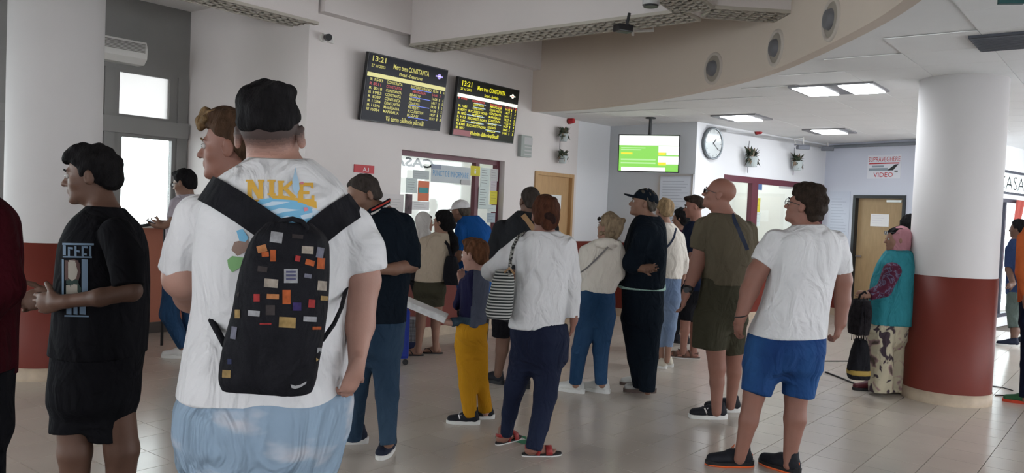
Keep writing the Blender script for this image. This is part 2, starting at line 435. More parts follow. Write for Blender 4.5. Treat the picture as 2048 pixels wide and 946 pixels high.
# bulkhead 2 runs from the wall into the hall; local Y must point to larger U
def bulk_poly(name, pts, strips):
    bk = None
    cb = bmesh.new(); lo = [cb.verts.new((*p, 3.33)) for p in pts]; hi = [cb.verts.new((*p, ZT)) for p in pts]
    cb.faces.new(lo[::-1]); cb.faces.new(hi)
    for i in range(len(pts)): cb.faces.new((lo[i], lo[(i+1) % len(pts)], hi[(i+1) % len(pts)], hi[i]))
    bmesh.ops.triangulate(cb, faces=cb.faces[:]); bmesh.ops.recalc_face_normals(cb, faces=cb.faces[:]); cb.verts.index_update()
    bk = tag(mk(name, [tuple(v.co) for v in cb.verts], [[v.index for v in f.verts] for f in cb.faces], WHITE), kind='structure'); cb.free()
    g = MB()
    for a, b, w in strips:
        a = np.array(a, float); b = np.array(b, float); Ln = np.linalg.norm(b-a); d = (b-a)/Ln; n_ = np.array([-d[1], d[0]])
        k = 4; m_ = max(2, int(abs(Ln/(w/k))/1.1))
        def bar(p, q, r):
            p = np.array([*p, 3.315]); q = np.array([*q, 3.315]); t = nrm(q-p); s_ = np.array([-t[1], t[0], 0])*r; z = np.array([0, 0, .014])
            g.raw([p-s_-z, p+s_-z, q+s_-z, q-s_-z, p-s_+z, p+s_+z, q+s_+z, q-s_+z], [(0, 3, 2, 1), (0, 1, 5, 4), (1, 2, 6, 5), (2, 3, 7, 6), (3, 0, 4, 7)])
        for i in range(k+1): bar(a+n_*w*i/k, b+n_*w*i/k, .016)
        for i in range(m_+1): bar(a+d*Ln*i/m_, a+d*Ln*i/m_+n_*w, .016)
        v = MB(); p = [a, b, b+n_*w, a+n_*w]; v.raw([(*q, 3.3285) for q in p], [(0, 3, 2, 1)]); v.build('grille_backing', GB, bk)
    tag(g.build('grille', GR, bk), kind='stuff')
j1, j2, j3, j4 = uv(6.45, -3.36), uv(6.82, -3.08), (1.64, 6.93), (2.37, 7.01)
bulk_poly('trim_bulkhead_2', [uv(6.45, -6.58), (1.32, 7.16), (1.14, 6.83), (.5, 5.7), (.78, 5.55), (1.51, 6.71), (1.64, 6.93), (2.28, 7.0), (2.28, 7.32), uv(6.82, -3.08), uv(6.82, -6.58)],
          [(uv(6.45, -3.3), uv(6.45, -6.58), -.37), ((1.62, 6.95), (2.27, 7.0), .33), ((.5, 5.7), (1.33, 7.16), -.33)])

# columns: white shaft, brick-red lower drum, beige foot
def column(name, c, r=.365):
    n = 56
    def ring(mb, z0, z1, rr, cap=False):
        p = [(c[0]+rr*math.cos(2*math.pi*i/n), c[1]+rr*math.sin(2*math.pi*i/n), z) for z in (z0, z1) for i in range(n)]
        mb.raw(p, [(i, (i+1) % n, n+(i+1) % n, n+i) for i in range(n)]+[tuple(range(n, 2*n))])
    mb = MB(); ring(mb, 1.115, ZC+.02 if c[0] > 0 else ZT, r-.006)
    o = tag(mb.build(name, mat('column_paint', (.61, .59, .585), .75, .2, .02, 1.2), smooth=False), kind='structure')
    for p in o.data.polygons: p.use_smooth = len(p.vertices) == 4
    mb = MB(); ring(mb, .10, 1.12, r); d = mb.build('drum', REDPAINT, o)
    for p in d.data.polygons: p.use_smooth = len(p.vertices) == 4
    mb = MB(); ring(mb, 0, .105, r+.006); d = mb.build('foot', SKIRT, o)
    for p in d.data.polygons: p.use_smooth = len(p.vertices) == 4
column('column_left', (-3.88, 6.92)); column('column_right', (3.99, 7.40))

# ---- grey aluminium frames and panes of the left windows
def framed(name, A, B, s0, s1, z0, z1, bars_v=(), bars_h=(), m=ALU, w=.045, dep=.03, yoff=.03, glass=True, kind='structure'):
    A_, X = wframe(A, B); mb = MB((*A_, 0), X)
    for s in (s0+w/2, s1-w/2): mb.box((s, yoff, (z0+z1)/2), (w/2, dep, (z1-z0)/2))
    for z in (z0+w/2, z1-w/2): mb.box(((s0+s1)/2, yoff, z), ((s1-s0)/2-w, dep, w/2))
    for s, ww in bars_v: mb.box((s, yoff, (z0+z1)/2), (ww/2, dep*.98, (z1-z0)/2-w))
    for z, ww in bars_h: mb.box(((s0+s1)/2, yoff, z), ((s1-s0)/2-w, dep*.96, ww/2))
    o = tag(mb.build(name, m), kind=kind)
    if glass:
        g = MB((*A_, 0), X); g.box(((s0+s1)/2, yoff+.005, (z0+z1)/2), ((s1-s0)/2-w, .003, (z1-z0)/2-w)); g.build('pane', GLASS, o)
    return o
k_ = 1
FROST = mat('frosted_pane', (.62, .62, .6), .5, .4); FROST.node_tree.nodes['Principled BSDF'].inputs['Transmission Weight'].default_value = .55
for (a, b, z0, z1) in WWh:
    top = z0 > 2.3
    o = framed('window_%d' % k_, pB0, pB, a, b, z0, z1, w=.03, glass=not top); k_ += 1
    if top:
        A_, X = wframe(pB0, pB); g = MB((*A_, 0), X); g.box(((a+b)/2, .035, (z0+z1)/2), ((b-a)/2-.03, .004, (z1-z0)/2-.03)); g.build('pane', FROST, o)
A_, X = wframe(pB0, pB)
mb = MB((*A_, 0), X); mb.box((8, -.03, 2.28), (3.1, .04, .085)); tag(mb.build('trim_transom', mat('grey_transom', (.27, .265, .26), .5)), kind='structure')
mb = MB((*A_, 0), X)
for s in (4.22+6, 3.17+6): mb.box((s, -.012, 2.03), (.055, .012, .85))
mb.box((5.05+6, -.012, 2.03), (.06, .012, .85)); tag(mb.build('trim_mullion', ALU), kind='structure')
mb = MB((*A_, 0), X); mb.box((9.9, -.07, 1.19), (1.2, .09, .012)); tag(mb.build('trim_sill', mat('pale_sill', (.7, .66, .62), .4)), kind='structure')
# letters on the grey cladding left of the column
mb = MB((*A_, 0), X); put_text(mb, 'SI', 2.98+6, 2.98, .16, y=-.006, mi=0)
tag(mb.build('wall_lettering', BLACK), 'dark letters SI on the grey cladding beside the left column', 'lettering')

# air conditioner over the left window
ac = thing('air_conditioner', (*(uv(4.2, -8.75)), 2.93), 'white air conditioner on the grey cladding above the left window', 'air conditioner')
mb = MB((*A_, 0), X)
prof = [(0, 2.93), (-.14, 2.93), (-.20, 2.99), (-.21, 3.10), (-.18, 3.17), (0, 3.18)]
n = len(prof); pts = [(s, y, z) for s in (3.62+6, 4.52+6) for y, z in prof]
mb.raw(pts, [(i, n+i, n+(i+1) % n, (i+1) % n) for i in range(n)]+[tuple(range(n)), tuple(range(2*n-1, n-1, -1))])
mb.build('casing', OFFWHITE, ac)
mb = MB((*A_, 0), X)
for i in range(7): mb.box((4.07+6, -.214, 3.055+.014*i), (.42, .006, .003))
mb.build('louvre', mat('grey_louvre', (.25, .24, .22), .5), ac)
# handrail by the sill
hr = thing('handrail', (*uv(4.5, -8.2), 0), 'dark curved handrail in front of the left window sill', 'handrail')
q = [P(272, 462, 8.3), P(280, 452, 8.3), P(300, 449, 8.35), P(330, 448, 8.4), P(372, 449, 8.5)]
mb = MB().tube(q, .017, 10); mb.build('rail', DARK, hr, True)
for p in (q[3], q[4]): MB().tube([p, (p[0], p[1], 0)], .015, 8).build('post', DARK, hr, True)

# ---- enquiry window in the screens wall
fr = framed('window_enquiry', uv(5.17, -6.7), pD, 6.5-5.17, 8.36-5.17, .95, 2.17, bars_v=[(7.92-5.17, .07)], m=MAROON, w=.055, dep=.035, yoff=.12)
A2, X2 = wframe(uv(0, -6.7), uv(5, -6.7))
def flat(name, label, cat, A, X, s0, s1, z0, z1, y, m, group=None, th=.004, parent=None):
    mb = MB((*A, 0), X); mb.box(((s0+s1)/2, y, (z0+z1)/2), ((s1-s0)/2, th/2, (z1-z0)/2))
    o = mb.build(name, m, parent)
    if label: tag(o, label, cat, group)
    return o
# the room behind it
RW = mat('bright_office_wall', (.85, .84, .82), .8)
q0, q1, q2, q3 = uv(6.0, -6.9), uv(6.0, -9.6), uv(9.0, -9.6), uv(9.0, -6.9)
wall('wall_office_left', q0, q1, 0, 2.8, RW, th=.05); wall('wall_office_back', q1, q2, 0, 2.8, RW, th=.05, holes=[(1.9, 2.9, .9, 2.5)]); wall('wall_office_right', q2, q3, 0, 2.8, RW, th=.05)
mb = MB((0, 0, 0), (*UV_U, 0)); mb.box((7.5, 8.25, 2.83), (1.6, 1.4, .03)); tag(mb.build('ceiling_office', RW), kind='structure')
def room_lamp(name, c, w, l, dz, e, label, grp, ang_=ang):
    t = thing(name, (c[0], c[1], dz), label, 'ceiling light', grp)
    X_ = (math.cos(ang_), math.sin(ang_), 0)
    MB((c[0], c[1], dz), X_).box((0, 0, 0), (l/2+.02, w/2+.02, .012)).build('frame', OFFWHITE, t)
    MB((c[0], c[1], dz), X_).box((0, 0, -.013), (l/2, w/2, .003)).build('diffuser', glow('office_tube', (1, .98, .94), e), t)
room_lamp('ceiling_light', uv(7.4, -8.1), .5, 1.6, 2.78, 9, 'long lit ceiling light inside the office behind the enquiry window', None)
flat('trim_office_panel', None, None, A2, X2, 6.55, 7.25, .9, 1.75, 2.85, mat('salmon_wall', (.75, .36, .27), .7))['kind'] = 'structure'
mb = MB((0, 0, 0), (*UV_U, 0)); mb.cyl((7.75, 9.0, 0), (7.75, 9.0, 2.8), .13, n=24); tag(mb.build('column_office', RW, smooth=True), kind='structure')
# notices on the glass (y = .07 behind the wall face, in front of the pane)
Yg = .075
NB = mat('pale_blue_sign', (.55, .60, .62), .6); TXB = mat('blue_lettering', (.12, .35, .6), .6); YEL = mat('yellow_card', (.62, .55, .05), .6); PBL = mat('pale_green_paper', (.60, .68, .66), .7)
PGR = mat('grey_paper', (.5, .5, .5), .7); ORG_ = mat('orange_poster', (.72, .22, .12), .7); TEAL_ = mat('teal_poster', (.1, .35, .36), .7)
def card(label, px, m, rows=0, cat='notice', group=None, y=Yg, name='notice', txt=None, tm=None, th_=.004, A=None, X=None, sub=None):
    """px = (x0, y0, x1, y1) pixels on the glass"""
    A = A2 if A is None else A; X = X2 if X is None else X
    x0, y0, x1, y1 = px
    def hit(a, b):
        nn = np.array([X[1], -X[0]]); base = np.array(A)+np.array([-X[1], X[0]])*y; r = ray(a, b); t = (nn@base)/(nn@r[:2]); q_ = r*t; return (q_[:2]-np.array(A))@X[:2], q_[2]+CH
    xm, ym = (x0+x1)/2, (y0+y1)/2
    s0 = hit(x0, ym)[0]; s1 = hit(x1, ym)[0]; z1 = hit(xm, y0)[1]; z0 = hit(xm, y1)[1]
    t = thing(name, (*(np.array(A)+X[:2]*(s0+s1)/2), z0), label, cat, group)
    flat('sheet', None, None, A, X, s0, s1, z0, z1, y, m, parent=t, th=th_)
    if rows or txt:
        mb = MB((*A, 0), X); yy = y-th_/2-.0015
        if txt: put_text(mb, txt[0], s0+(s1-s0)*txt[1], z0+(z1-z0)*txt[2], (z1-z0)*txt[3], w=(s1-s0)*txt[4], y=yy)
        for i in range(rows):
            zz = z1-(z1-z0)*(.12+.8*i/max(rows, 1)); strip(mb, s0+(s1-s0)*.1, s0+(s1-s0)*random.uniform(.6, .9), zz-(z1-z0)*.015, zz, y=yy)
        tag(mb.build('print', tm or DARK, t), kind='stuff')
    return t, s0, s1, z0, z1
card('grey sign reading PUNCT DE INFORMARE on the enquiry window', (862, 332, 941, 366), NB, cat='sign', name='sign', txt=('PUNCT DE INFORMARE', .04, .35, .34, .9), tm=TXB)
card('small blue card on top of the information sign', (863, 329, 882, 338), mat('dusty_blue_card', (.30, .34, .42), .6), y=Yg-.012)
card('small grey card under the right end of the information sign', (922, 360, 941, 370), PGR, y=Yg-.012)
card('yellow pictogram card right of the information sign', (941, 332, 960, 352), YEL, txt=('i', .38, .25, .5, .2), tm=PAPER)
card('upper pale sheet taped left of the maroon frame', (961, 336, 979, 374), PBL, 6)
card('lower pale sheet taped left of the maroon frame', (957, 374, 977, 418), PBL, 7)
card('narrow grey sheet at the top beside the maroon frame', (981, 338, 996, 362), PGR, 4)
card('narrow lilac sheet in the middle beside the maroon frame', (981, 362, 993, 382), mat('lilac_paper', (.5, .46, .5), .7), 3)
card('yellow sheet beside the maroon frame', (980, 382, 994, 409), YEL, 4)
card('pale sheet low beside the maroon frame', (975, 410, 992, 424), PBL, 2)
card('bluish sheet above the counter by the maroon frame', (974, 426, 990, 445), mat('blue_grey_paper', (.35, .42, .47), .7), 3)
card('poster with orange and teal blocks at the left of the glass', (836, 362, 858, 402), ORG_, name='poster', cat='poster')
card('teal block card stuck over the orange poster', (838, 375, 857, 386), TEAL_, y=Yg-.01)
card('pale sheet left of the orange poster', (812, 356, 834, 386), PBL, 5)
card('light sheet above the orange poster', (826, 341, 858, 358), mat('grey_blue_sheet', (.5, .55, .55), .7), 3)
card('white sheet low on the glass under the orange poster', (824, 403, 858, 420), PAPER, 3)
card('flat dark sheet standing in for an unclear figure at the left edge of the glass', (810, 388, 824, 428), mat('dark_figure_sheet', (.09, .05, .06), .5, .3, .6, 14), name='poster', cat='poster')  # unclear dark figure behind the glass, built as a flat stand-in sheet
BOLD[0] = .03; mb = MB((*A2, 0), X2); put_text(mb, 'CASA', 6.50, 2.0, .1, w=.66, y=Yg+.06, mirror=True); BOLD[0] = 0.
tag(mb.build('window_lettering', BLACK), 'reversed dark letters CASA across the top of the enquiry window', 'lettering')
mb = MB((*A2, 0), X2); mb.box((7.43, -.04, .93), (.96, .13, .02)); tag(mb.build('trim_counter', mat('dark_red_counter', (.10, .03, .03), .4)), kind='structure')

# tan door in the screens wall
def door(name, A, X, s0, s1, h, mframe, mleaf, paper, recess=.05):
    fw = .05; mb = MB((*A, 0), X)
    for s in (s0+fw/2, s1-fw/2): mb.box((s, .02, h/2), (fw/2, .045, h/2))
    mb.box(((s0+s1)/2, .02, h-fw/2), ((s1-s0)/2-fw, .045, fw/2))
    o = tag(mb.build(name, mframe), kind='structure')
    mb = MB((*A, 0), X); mb.box(((s0+s1)/2, recess, (h-fw)/2+.003), ((s1-s0)/2-fw+.004, .02, (h-fw)/2-.001)); lf = mb.build('leaf', mleaf, o)
    mb = MB((*A, 0), X); mb.box((s0+fw+.07, recess-.05, 1.02), (.05, .01, .012)); mb.cyl((s0+fw+.035, recess-.05, 1.02), (s0+fw+.035, recess-.02, 1.02), .01, n=8); mb.build('handle', CHROME, lf)
    return o
door('door_1', A2, X2, 9.02, 9.96, 2.09, WOOD, WOOD, None)
# ================================================================== THINGS ON THE WALLS
card('white notice taped on the tan door', (1100, 390, 1122, 418), PAPER, 6, y=.02, th_=.003)
# ---- information screens
BOLD[0] = .016
YT = glow('screen_yellow', (.75, .68, .12), .75); YP = glow('screen_pale_yellow', (.75, .70, .25), .9); RD = glow('screen_red', (.7, .02, .03), .6)
BLU = glow('screen_blue', (.12, .2, .9), .9); WHT = glow('screen_white', (1, 1, .85), 1.1); PUR = glow('screen_violet', (.45, .35, .9), .9)
YB = glow('screen_bright_yellow', (.95, .88, .0), .95); CYN = glow('screen_pale_cyan', (.55, .75, .85), .8); RB = glow('screen_bright_red', (.9, .06, .03), .8)
NAVY = mat('screen_face_navy', (.004, .005, .013), .3, .12); BLKF = mat('screen_face_black', (.012, .012, .008), .3, .12)
DRED = glow('screen_dark_red', (.25, .02, .03), .7)
def screen(name, A, X, s0, s1, z0, z1, tilt, label, face, off=.10):
    """wall screen leaning forward at the top; returns the thing and an MB maker in the face's own plane (x, z from its lower left)"""
    o2 = np.array([*(A+X[:2]*s0), z0]); back = np.array([-X[1], X[0], 0]); W = s1-s0; H = z1-z0
    Zt = nrm(np.array([0, 0, 1])*math.cos(tilt)-back*math.sin(tilt)); o2 = o2-back*off
    t = thing(name, o2, label, 'screen')
    mb = MB(o2, X, Zt); mb.box((W/2, .03, H/2), (W/2, .022, H/2), bev=.004); mb.box((W/2, .06, H/2), (W*.35, .015, H*.3)); mb.build('casing', BLACK, t)
    mb = MB(o2, X, Zt); mb.box((W/2, .007, H/2), (W/2-.012, .002, H/2-.012)); mb.build('display', face, t)
    c = o2+X*W/2+Zt*H*.55; w_ = c+back*(off-.085)
    if off:
        mb = MB(); mb.cyl(c+back*.06, w_+back*.08, .03, n=10); mb.build('bracket', BLACK, t)
    return t, (lambda: MB(o2, X, Zt)), W, H
Yf = .0035
t, mk1, W, H = screen('information_screen', A2, X2, 5.79, 7.01, 2.42, 3.13, math.radians(8), 'large departures screen reading Mers tren CONSTANTA, left of the two dark screens', NAVY)
a = mk1(); k = W/1.22
def T(mb, s, x, z, h, w, mi=0): put_text(mb, s, x*W, z*H, h*H, w=w*W, y=Yf, mi=mi)
T(a, '13:21', .05, .885, .075, .155); T(a, 'Mers tren CONSTANTA', .30, .83, .075, .45); T(a, 'Plecari - Departures', .38, .745, .05, .29); T(a, '27 iul 2023', .045, .80, .04, .16)
rows_l = [('IR', '1583', 'CONSTANTA', 'BUCURESTI NORD', '13:38', '1', 'A'), None, ('R', '8018', 'CONSTANTA', 'BRASOV', '14:08', '1', '4'), ('IR', '1983', 'CONSTANTA', 'MANGALIA', '14:17', '5', '5'),
          ('R', '8387', 'CONSTANTA', 'CRAIOVA', '14:30', '1', '2'), ('IR', '11584', 'CONSTANTA', 'FETESTI', '14:38', '2', '5'), ('IR', '11596', 'MANGALIA', 'BUCURESTI N', '14:57', '1', '7'), ('RE', '15084', 'MANGALIA', 'BUZAU', '15:19', '1', '1')]
for i, r in enumerate(rows_l):
    z = .60-.063*i
    if r is None: continue
    T(a, r[0], .05, z, .04, .03); T(a, r[1], .10, z, .04, .10); T(a, r[2], .245, z, .043, .19); T(a, r[3], .54, z, .043, .27 if len(r[3]) > 11 else .14 if len(r[3]) < 9 else .2)
    T(a, r[4], .83, z, .043, .07); T(a, r[5], .925, z, .043, .012); T(a, r[6], .97, z, .043, .015)
T(a, 'Vă dorim călătorie plăcută!', .285, .045, .07, .48); tag(a.build('lettering', YT, t), kind='stuff')
a = mk1(); T(a, 'CONSTANTA', .245, .535, .043, .19); T(a, 'MANGALIA', .57, .535, .043, .17); T(a, '14:00', .83, .535, .043, .07); T(a, 'R 8011', .05, .535, .043, .13); T(a, '3', .925, .535, .043, .012); tag(a.build('red_lettering', RD, t), kind='stuff')
a = mk1(); strip(a, .012, W-.012, .655*H, .715*H, y=Yf); a.build('header_band', YP, t)
a = mk1()
for i in (0, 2, 4, 7): strip(a, .55*W, .81*W, (.585-.063*i)*H, (.595-.063*i)*H, y=Yf)
a.build('blue_rule', BLU, t)
def rail_logo(mk_, x, z, r, m1, m2, t_):
    a = mk_(); a.disc((x, z), r, 20, y=.003); strip(a, x-2*r, x+2*r, z-r*.28, z+r*.28, y=.0025); a.build('emblem', m1, t_)
    a = mk_(); strip(a, x-r*.8, x+r*.8, z-r*.12, z+r*.12, y=.0018); a.build('emblem_bar', m2, t_)
rail_logo(mk1, .885*W, .865*H, .03, PUR, WHT, t)
t, mk2, W, H = screen('information_screen', A2, X2, 7.22, 8.40, 2.40, 3.09, math.radians(6), 'smaller-looking arrivals screen with bright yellow rows and white band, right of the departures screen', BLKF)
Yf = .0035; a = mk2()
T(a, '13:21', .06, .865, .085, .15); T(a, 'Mers tren CONSTANTA', .30, .84, .075, .46); T(a, 'Sosiri - Arrivals', .42, .745, .05, .23); T(a, '27 iul 2023', .045, .79, .04, .17)
for i in range(8):
    z = .57-.062*i; up = ['CONSTANTA', 'CONSTANTA', 'BUCURESTI NORD', 'FETESTI', 'BUCURESTI NORD', 'MEDGIDIA', 'BUCURESTI NORD', 'TECUCI'][i]
    if i < 7: T(a, up, .26 if len(up) < 12 else .2, z-.01, .042, .17 if len(up) < 12 else .3)
    if i: T(a, ['R', 'IR 1681', 'R 8019', 'IR 1823', 'R 9553', 'IR 1585', 'R 8385', 'IR 1827'][i], .04, z-.01, .042, .13)
    T(a, ['MANGALIA', 'CONSTANTA', 'CONSTANTA', 'MANGALIA', 'CONSTANTA', 'BUZAU', 'CONSTANTA', 'BRASOV'][i], .53, z+.01, .042, .2 if i < 5 else .14)
    T(a, '14:%02d' % (12+5*i), .79, z+.01, .042, .08); T(a, '%d' % (1+i % 5), .89, z+.01, .042, .015); T(a, '%d' % (i % 4+2), .955, z+.01, .042, .02)
T(a, 'Vă dorim călătorie plăcută!', .26, .05, .065, .47); tag(a.build('lettering', YB, t), kind='stuff')
a = mk2(); strip(a, .012, W-.012, .665*H, .725*H, y=Yf); a.build('header_band', WHT, t)
a = mk2(); T(a, 'R 8383', .03, .632, .03, .13); T(a, 'CONSTANTA', .24, .622, .035, .2); T(a, 'MANGALIA', .53, .617, .035, .2); T(a, '13:55 1 2', .78, .617, .035, .2); tag(a.build('red_lettering', RB, t), kind='stuff')
a = mk2()
for x0, x1, z in ((.27, .46, .6), (.27, .46, .53), (.18, .46, .38), (.18, .46, .26), (.5, .75, .29), (.5, .75, .17)): strip(a, x0*W, x1*W, z*H, (z+.012)*H, y=Yf-.0004)
a.build('pale_rule', CYN, t)
a = mk2(); strip(a, .012, .28*W, .015*H, .11*H, y=Yf+.001); a.build('dark_red_block', DRED, t)
rail_logo(mk2, .885*W, .86*H, .028, WHT, RB, t)
# ---- green screen hung from the wing ceiling, across the corner
s0 = P(1235, 338, 11.3); s1 = P(1358, 338, 11.05); Xg = nrm([*(s1-s0)[:2], 0]); Wg = float(np.linalg.norm((s1-s0)[:2]))
Ag = s0[:2]
t, mk3, W, H = screen('ticket_screen', Ag, Xg, 0, Wg, 2.13, 2.64, math.radians(5), 'bright green and white ticket queue screen hanging from the wing ceiling', mat('screen_dark', (.01, .012, .01), .3), off=0)
GRN = glow('screen_green', (.30, .80, .12), .95); LGR = glow('screen_pale_green', (.55, .95, .40), .95); BW = glow('screen_bright_white', (1, 1, 1), 1.25); GY = glow('screen_gold', (.95, .85, .05), 1.0)
a = mk3(); strip(a, .015, W-.015, .015, H-.015, y=.0045); a.build('green_field', GRN, t)
a = mk3(); strip(a, .015, W-.015, H*.71, H-.016, y=Yf); strip(a, W*.06, W*.78, H*.03, H*.13, y=Yf); strip(a, W*.79, W*.985, H*.46, H*.70, y=Yf); strip(a, W*.79, W*.985, H*.22, H*.43, y=Yf); strip(a, W*.66, W*.79, H*.53, H*.70, y=Yf); strip(a, W*.66, W*.79, H*.27, H*.43, y=Yf); a.build('white_panel', BW, t)
for q_ in ((.05, .24, .47, .52), (.66, .78, .46, .53), (.66, .79, .19, .27)):
    a = mk3(); strip(a, W*q_[0], W*q_[1], H*q_[2], H*q_[3], y=Yf-.0005); a.build('yellow_block', GY, t)
a = mk3()
for i in range(4): strip(a, W*.05, W*(.45, .38, .62, .62)[i], H*(.63-.05*i if i < 2 else .49-.09*i), H*(.655-.05*i if i < 2 else .53-.09*i), y=Yf)
a.build('pale_line', LGR, t)
c = s0+Xg*Wg*.5; c2 = np.array([c[0]-Xg[1]*.04, c[1]+Xg[0]*.04, 0])
mb = MB(); mb.cyl((c2[0], c2[1], 2.55), (c2[0], c2[1], 2.875), .022, n=10); mb.cyl((c2[0], c2[1], 2.86), (c2[0], c2[1], 2.878), .07, n=16); mb.build('ceiling_pole', DARK, t)

BOLD[0] = 0.
# ---- walls of the wing
A4, X4 = wframe(pE, pF); A5, X5 = wframe(pF, pG); A6, X6 = wframe(pG, pH)
t, s0, s1, z0, z1 = card('framed white timetable board under the green screen', (1318, 350, 1384, 450), mat('bluish_board', (.60, .64, .70), .5), 14, cat='notice board', name='notice_board', y=-.012, th_=.02, A=A4, X=X4, tm=mat('faint_grey_print', (.42, .46, .52), .8))
framed_ = MB((*A4, 0), X4)
for s in (s0, s1): framed_.box((s, -.02, (z0+z1)/2), (.014, .012, (z1-z0)/2+.014))
for z in (z0, z1): framed_.box(((s0+s1)/2, -.02, z), ((s1-s0)/2, .012, .014))
framed_.build('frame', CHROME, t)
# ticket window: maroon frame, panes, lit office behind
wt = framed('window_tickets', pF, pG, .72, LG-.03, 1.12, 2.19, bars_v=[(1.56, .17)], bars_h=[], m=MAROON, w=.09, dep=.04, yoff=.03)
qa = np.array(pF)+X5[:2]*.3; bk_ = np.array([-X5[1], X5[0]])
qb = np.array(pF)+X5[:2]*3.9
wall('wall_ticket_office_back', qa+bk_*2.6, qb+bk_*2.6, 0, 2.8, RW, th=.05, holes=[(.4, 1.3, .9, 2.5)]); wall('wall_ticket_office_left', qa+bk_*.2, qa+bk_*2.6, 0, 2.8, RW, th=.05); wall('wall_ticket_office_right', qb+bk_*2.6, qb+bk_*.2, 0, 2.8, RW, th=.05)
mb = MB((*A5, 0), X5); mb.box((2.1, 1.4, 2.83), (1.9, 1.4, .03)); tag(mb.build('ceiling_ticket_office', RW), kind='structure')
ang5 = math.atan2(X5[1], X5[0])
room_lamp('ceiling_light', np.array(pF)+X5[:2]*1.5+bk_*1.3, .6, 1.2, 2.79, 30, 'lit ceiling light inside the ticket office, nearer the clock', None, ang5)
room_lamp('ceiling_light', np.array(pF)+X5[:2]*3.0+bk_*1.3, .6, 1.2, 2.79, 30, 'lit ceiling light inside the ticket office, nearer the far corner', None, ang5)
mb = MB((*A5, 0), X5); mb.box((2.2, -.07, 1.13), (1.55, .14, .018)); tag(mb.build('trim_ticket_counter', mat('brown_counter', (.16, .09, .06), .4)), kind='structure')
kw = dict(A=A5, X=X5, y=.0)
card('small blue card at the top of the ticket window beside the maroon post', (1513, 368, 1524, 380), mat('blue_card', (.08, .14, .3), .6), **kw)
card('yellow and white leaflet on the ticket window beside the maroon post', (1511, 396, 1520, 424), YEL, 2, **kw)
card('pale sheet on the ticket window under the yellow leaflet', (1508, 425, 1520, 452), PBL, 3, **kw)
card('pale strip of small print at the top right of the ticket window', (1558, 370, 1594, 378), PGR, 1, **kw)
# desk things seen through the ticket window
bx = thing('desk_tray', (*(np.array(pF)+X5[:2]*1.9+bk_*.5), 1.12), 'white paper tray on the desk behind the ticket window', 'tray')
mb = MB((*(np.array(pF)+X5[:2]*1.9+bk_*.5), 1.12), X5)
for i in range(3): mb.box((0, 0, .02+.06*i), (.16, .12, .004)); mb.box((-.155, 0, .045+.06*i), (.005, .12, .025)); mb.box((.155, 0, .045+.06*i), (.005, .12, .025))
mb.build('shelf', PAPER, bx)
mb = MB((*A5, 0), X5); mb.box((2.1, .45, 1.09), (1.5, .3, .02)); tag(mb.build('trim_ticket_desk', PAPER), kind='structure')

# wall clock
def pin(px, py, A, X, y=0.):
    nn = np.array([X[1], -X[0]]); base = np.array(A)+np.array([-X[1], X[0]])*y; r = ray(px, py); tt = (nn@base)/(nn@r[:2]); q_ = r*tt; return np.array([q_[0], q_[1], q_[2]+CH])
cc = pin(1421, 287, A5, X5); ck = thing('wall_clock', cc, 'round white wall clock with grey rim high beside the ticket window', 'clock')
R_ = .228
mb = MB(cc, X5); mb.cyl((0, 0, 0), (0, -.05, 0), R_-.005, n=40); mb.build('case', mat('clock_case', (.1, .11, .12), .4), ck)
mb = MB(cc, X5); mb.tube([(math.cos(2*math.pi*i/40)*(R_-.012), -.05, math.sin(2*math.pi*i/40)*(R_-.012)) for i in range(40)], .017, 8, closed=True); mb.build('rim', mat('clock_rim', (.25, .28, .3), .25, .5, metal=.6), ck, True)
mb = MB(cc, X5); mb.disc((0, 0), R_-.025, 40, y=-.0505); mb.build('dial', mat('clock_dial', (.62, .66, .66), .15, .6), ck)
mb = MB(cc, X5)
for i in range(12):
    a_ = math.pi*i/6; c1, s1_ = math.cos(a_), math.sin(a_)
    mb.tube([(c1*.165, -.0515, s1_*.165), (c1*.19, -.0515, s1_*.19)], .003, 4)
mb.build('hour_mark', DARK, ck)
for nm, an, ln, r_ in (('hour_hand', math.radians(90-40.5), .09, .006), ('minute_hand', math.radians(90-126), .15, .0045)):
    mb = MB(cc, X5); mb.tube([(-math.cos(an)*.02, -.054, -math.sin(an)*.02), (math.cos(an)*ln, -.054, math.sin(an)*ln)], r_, 6); mb.build(nm, BLACK, ck)

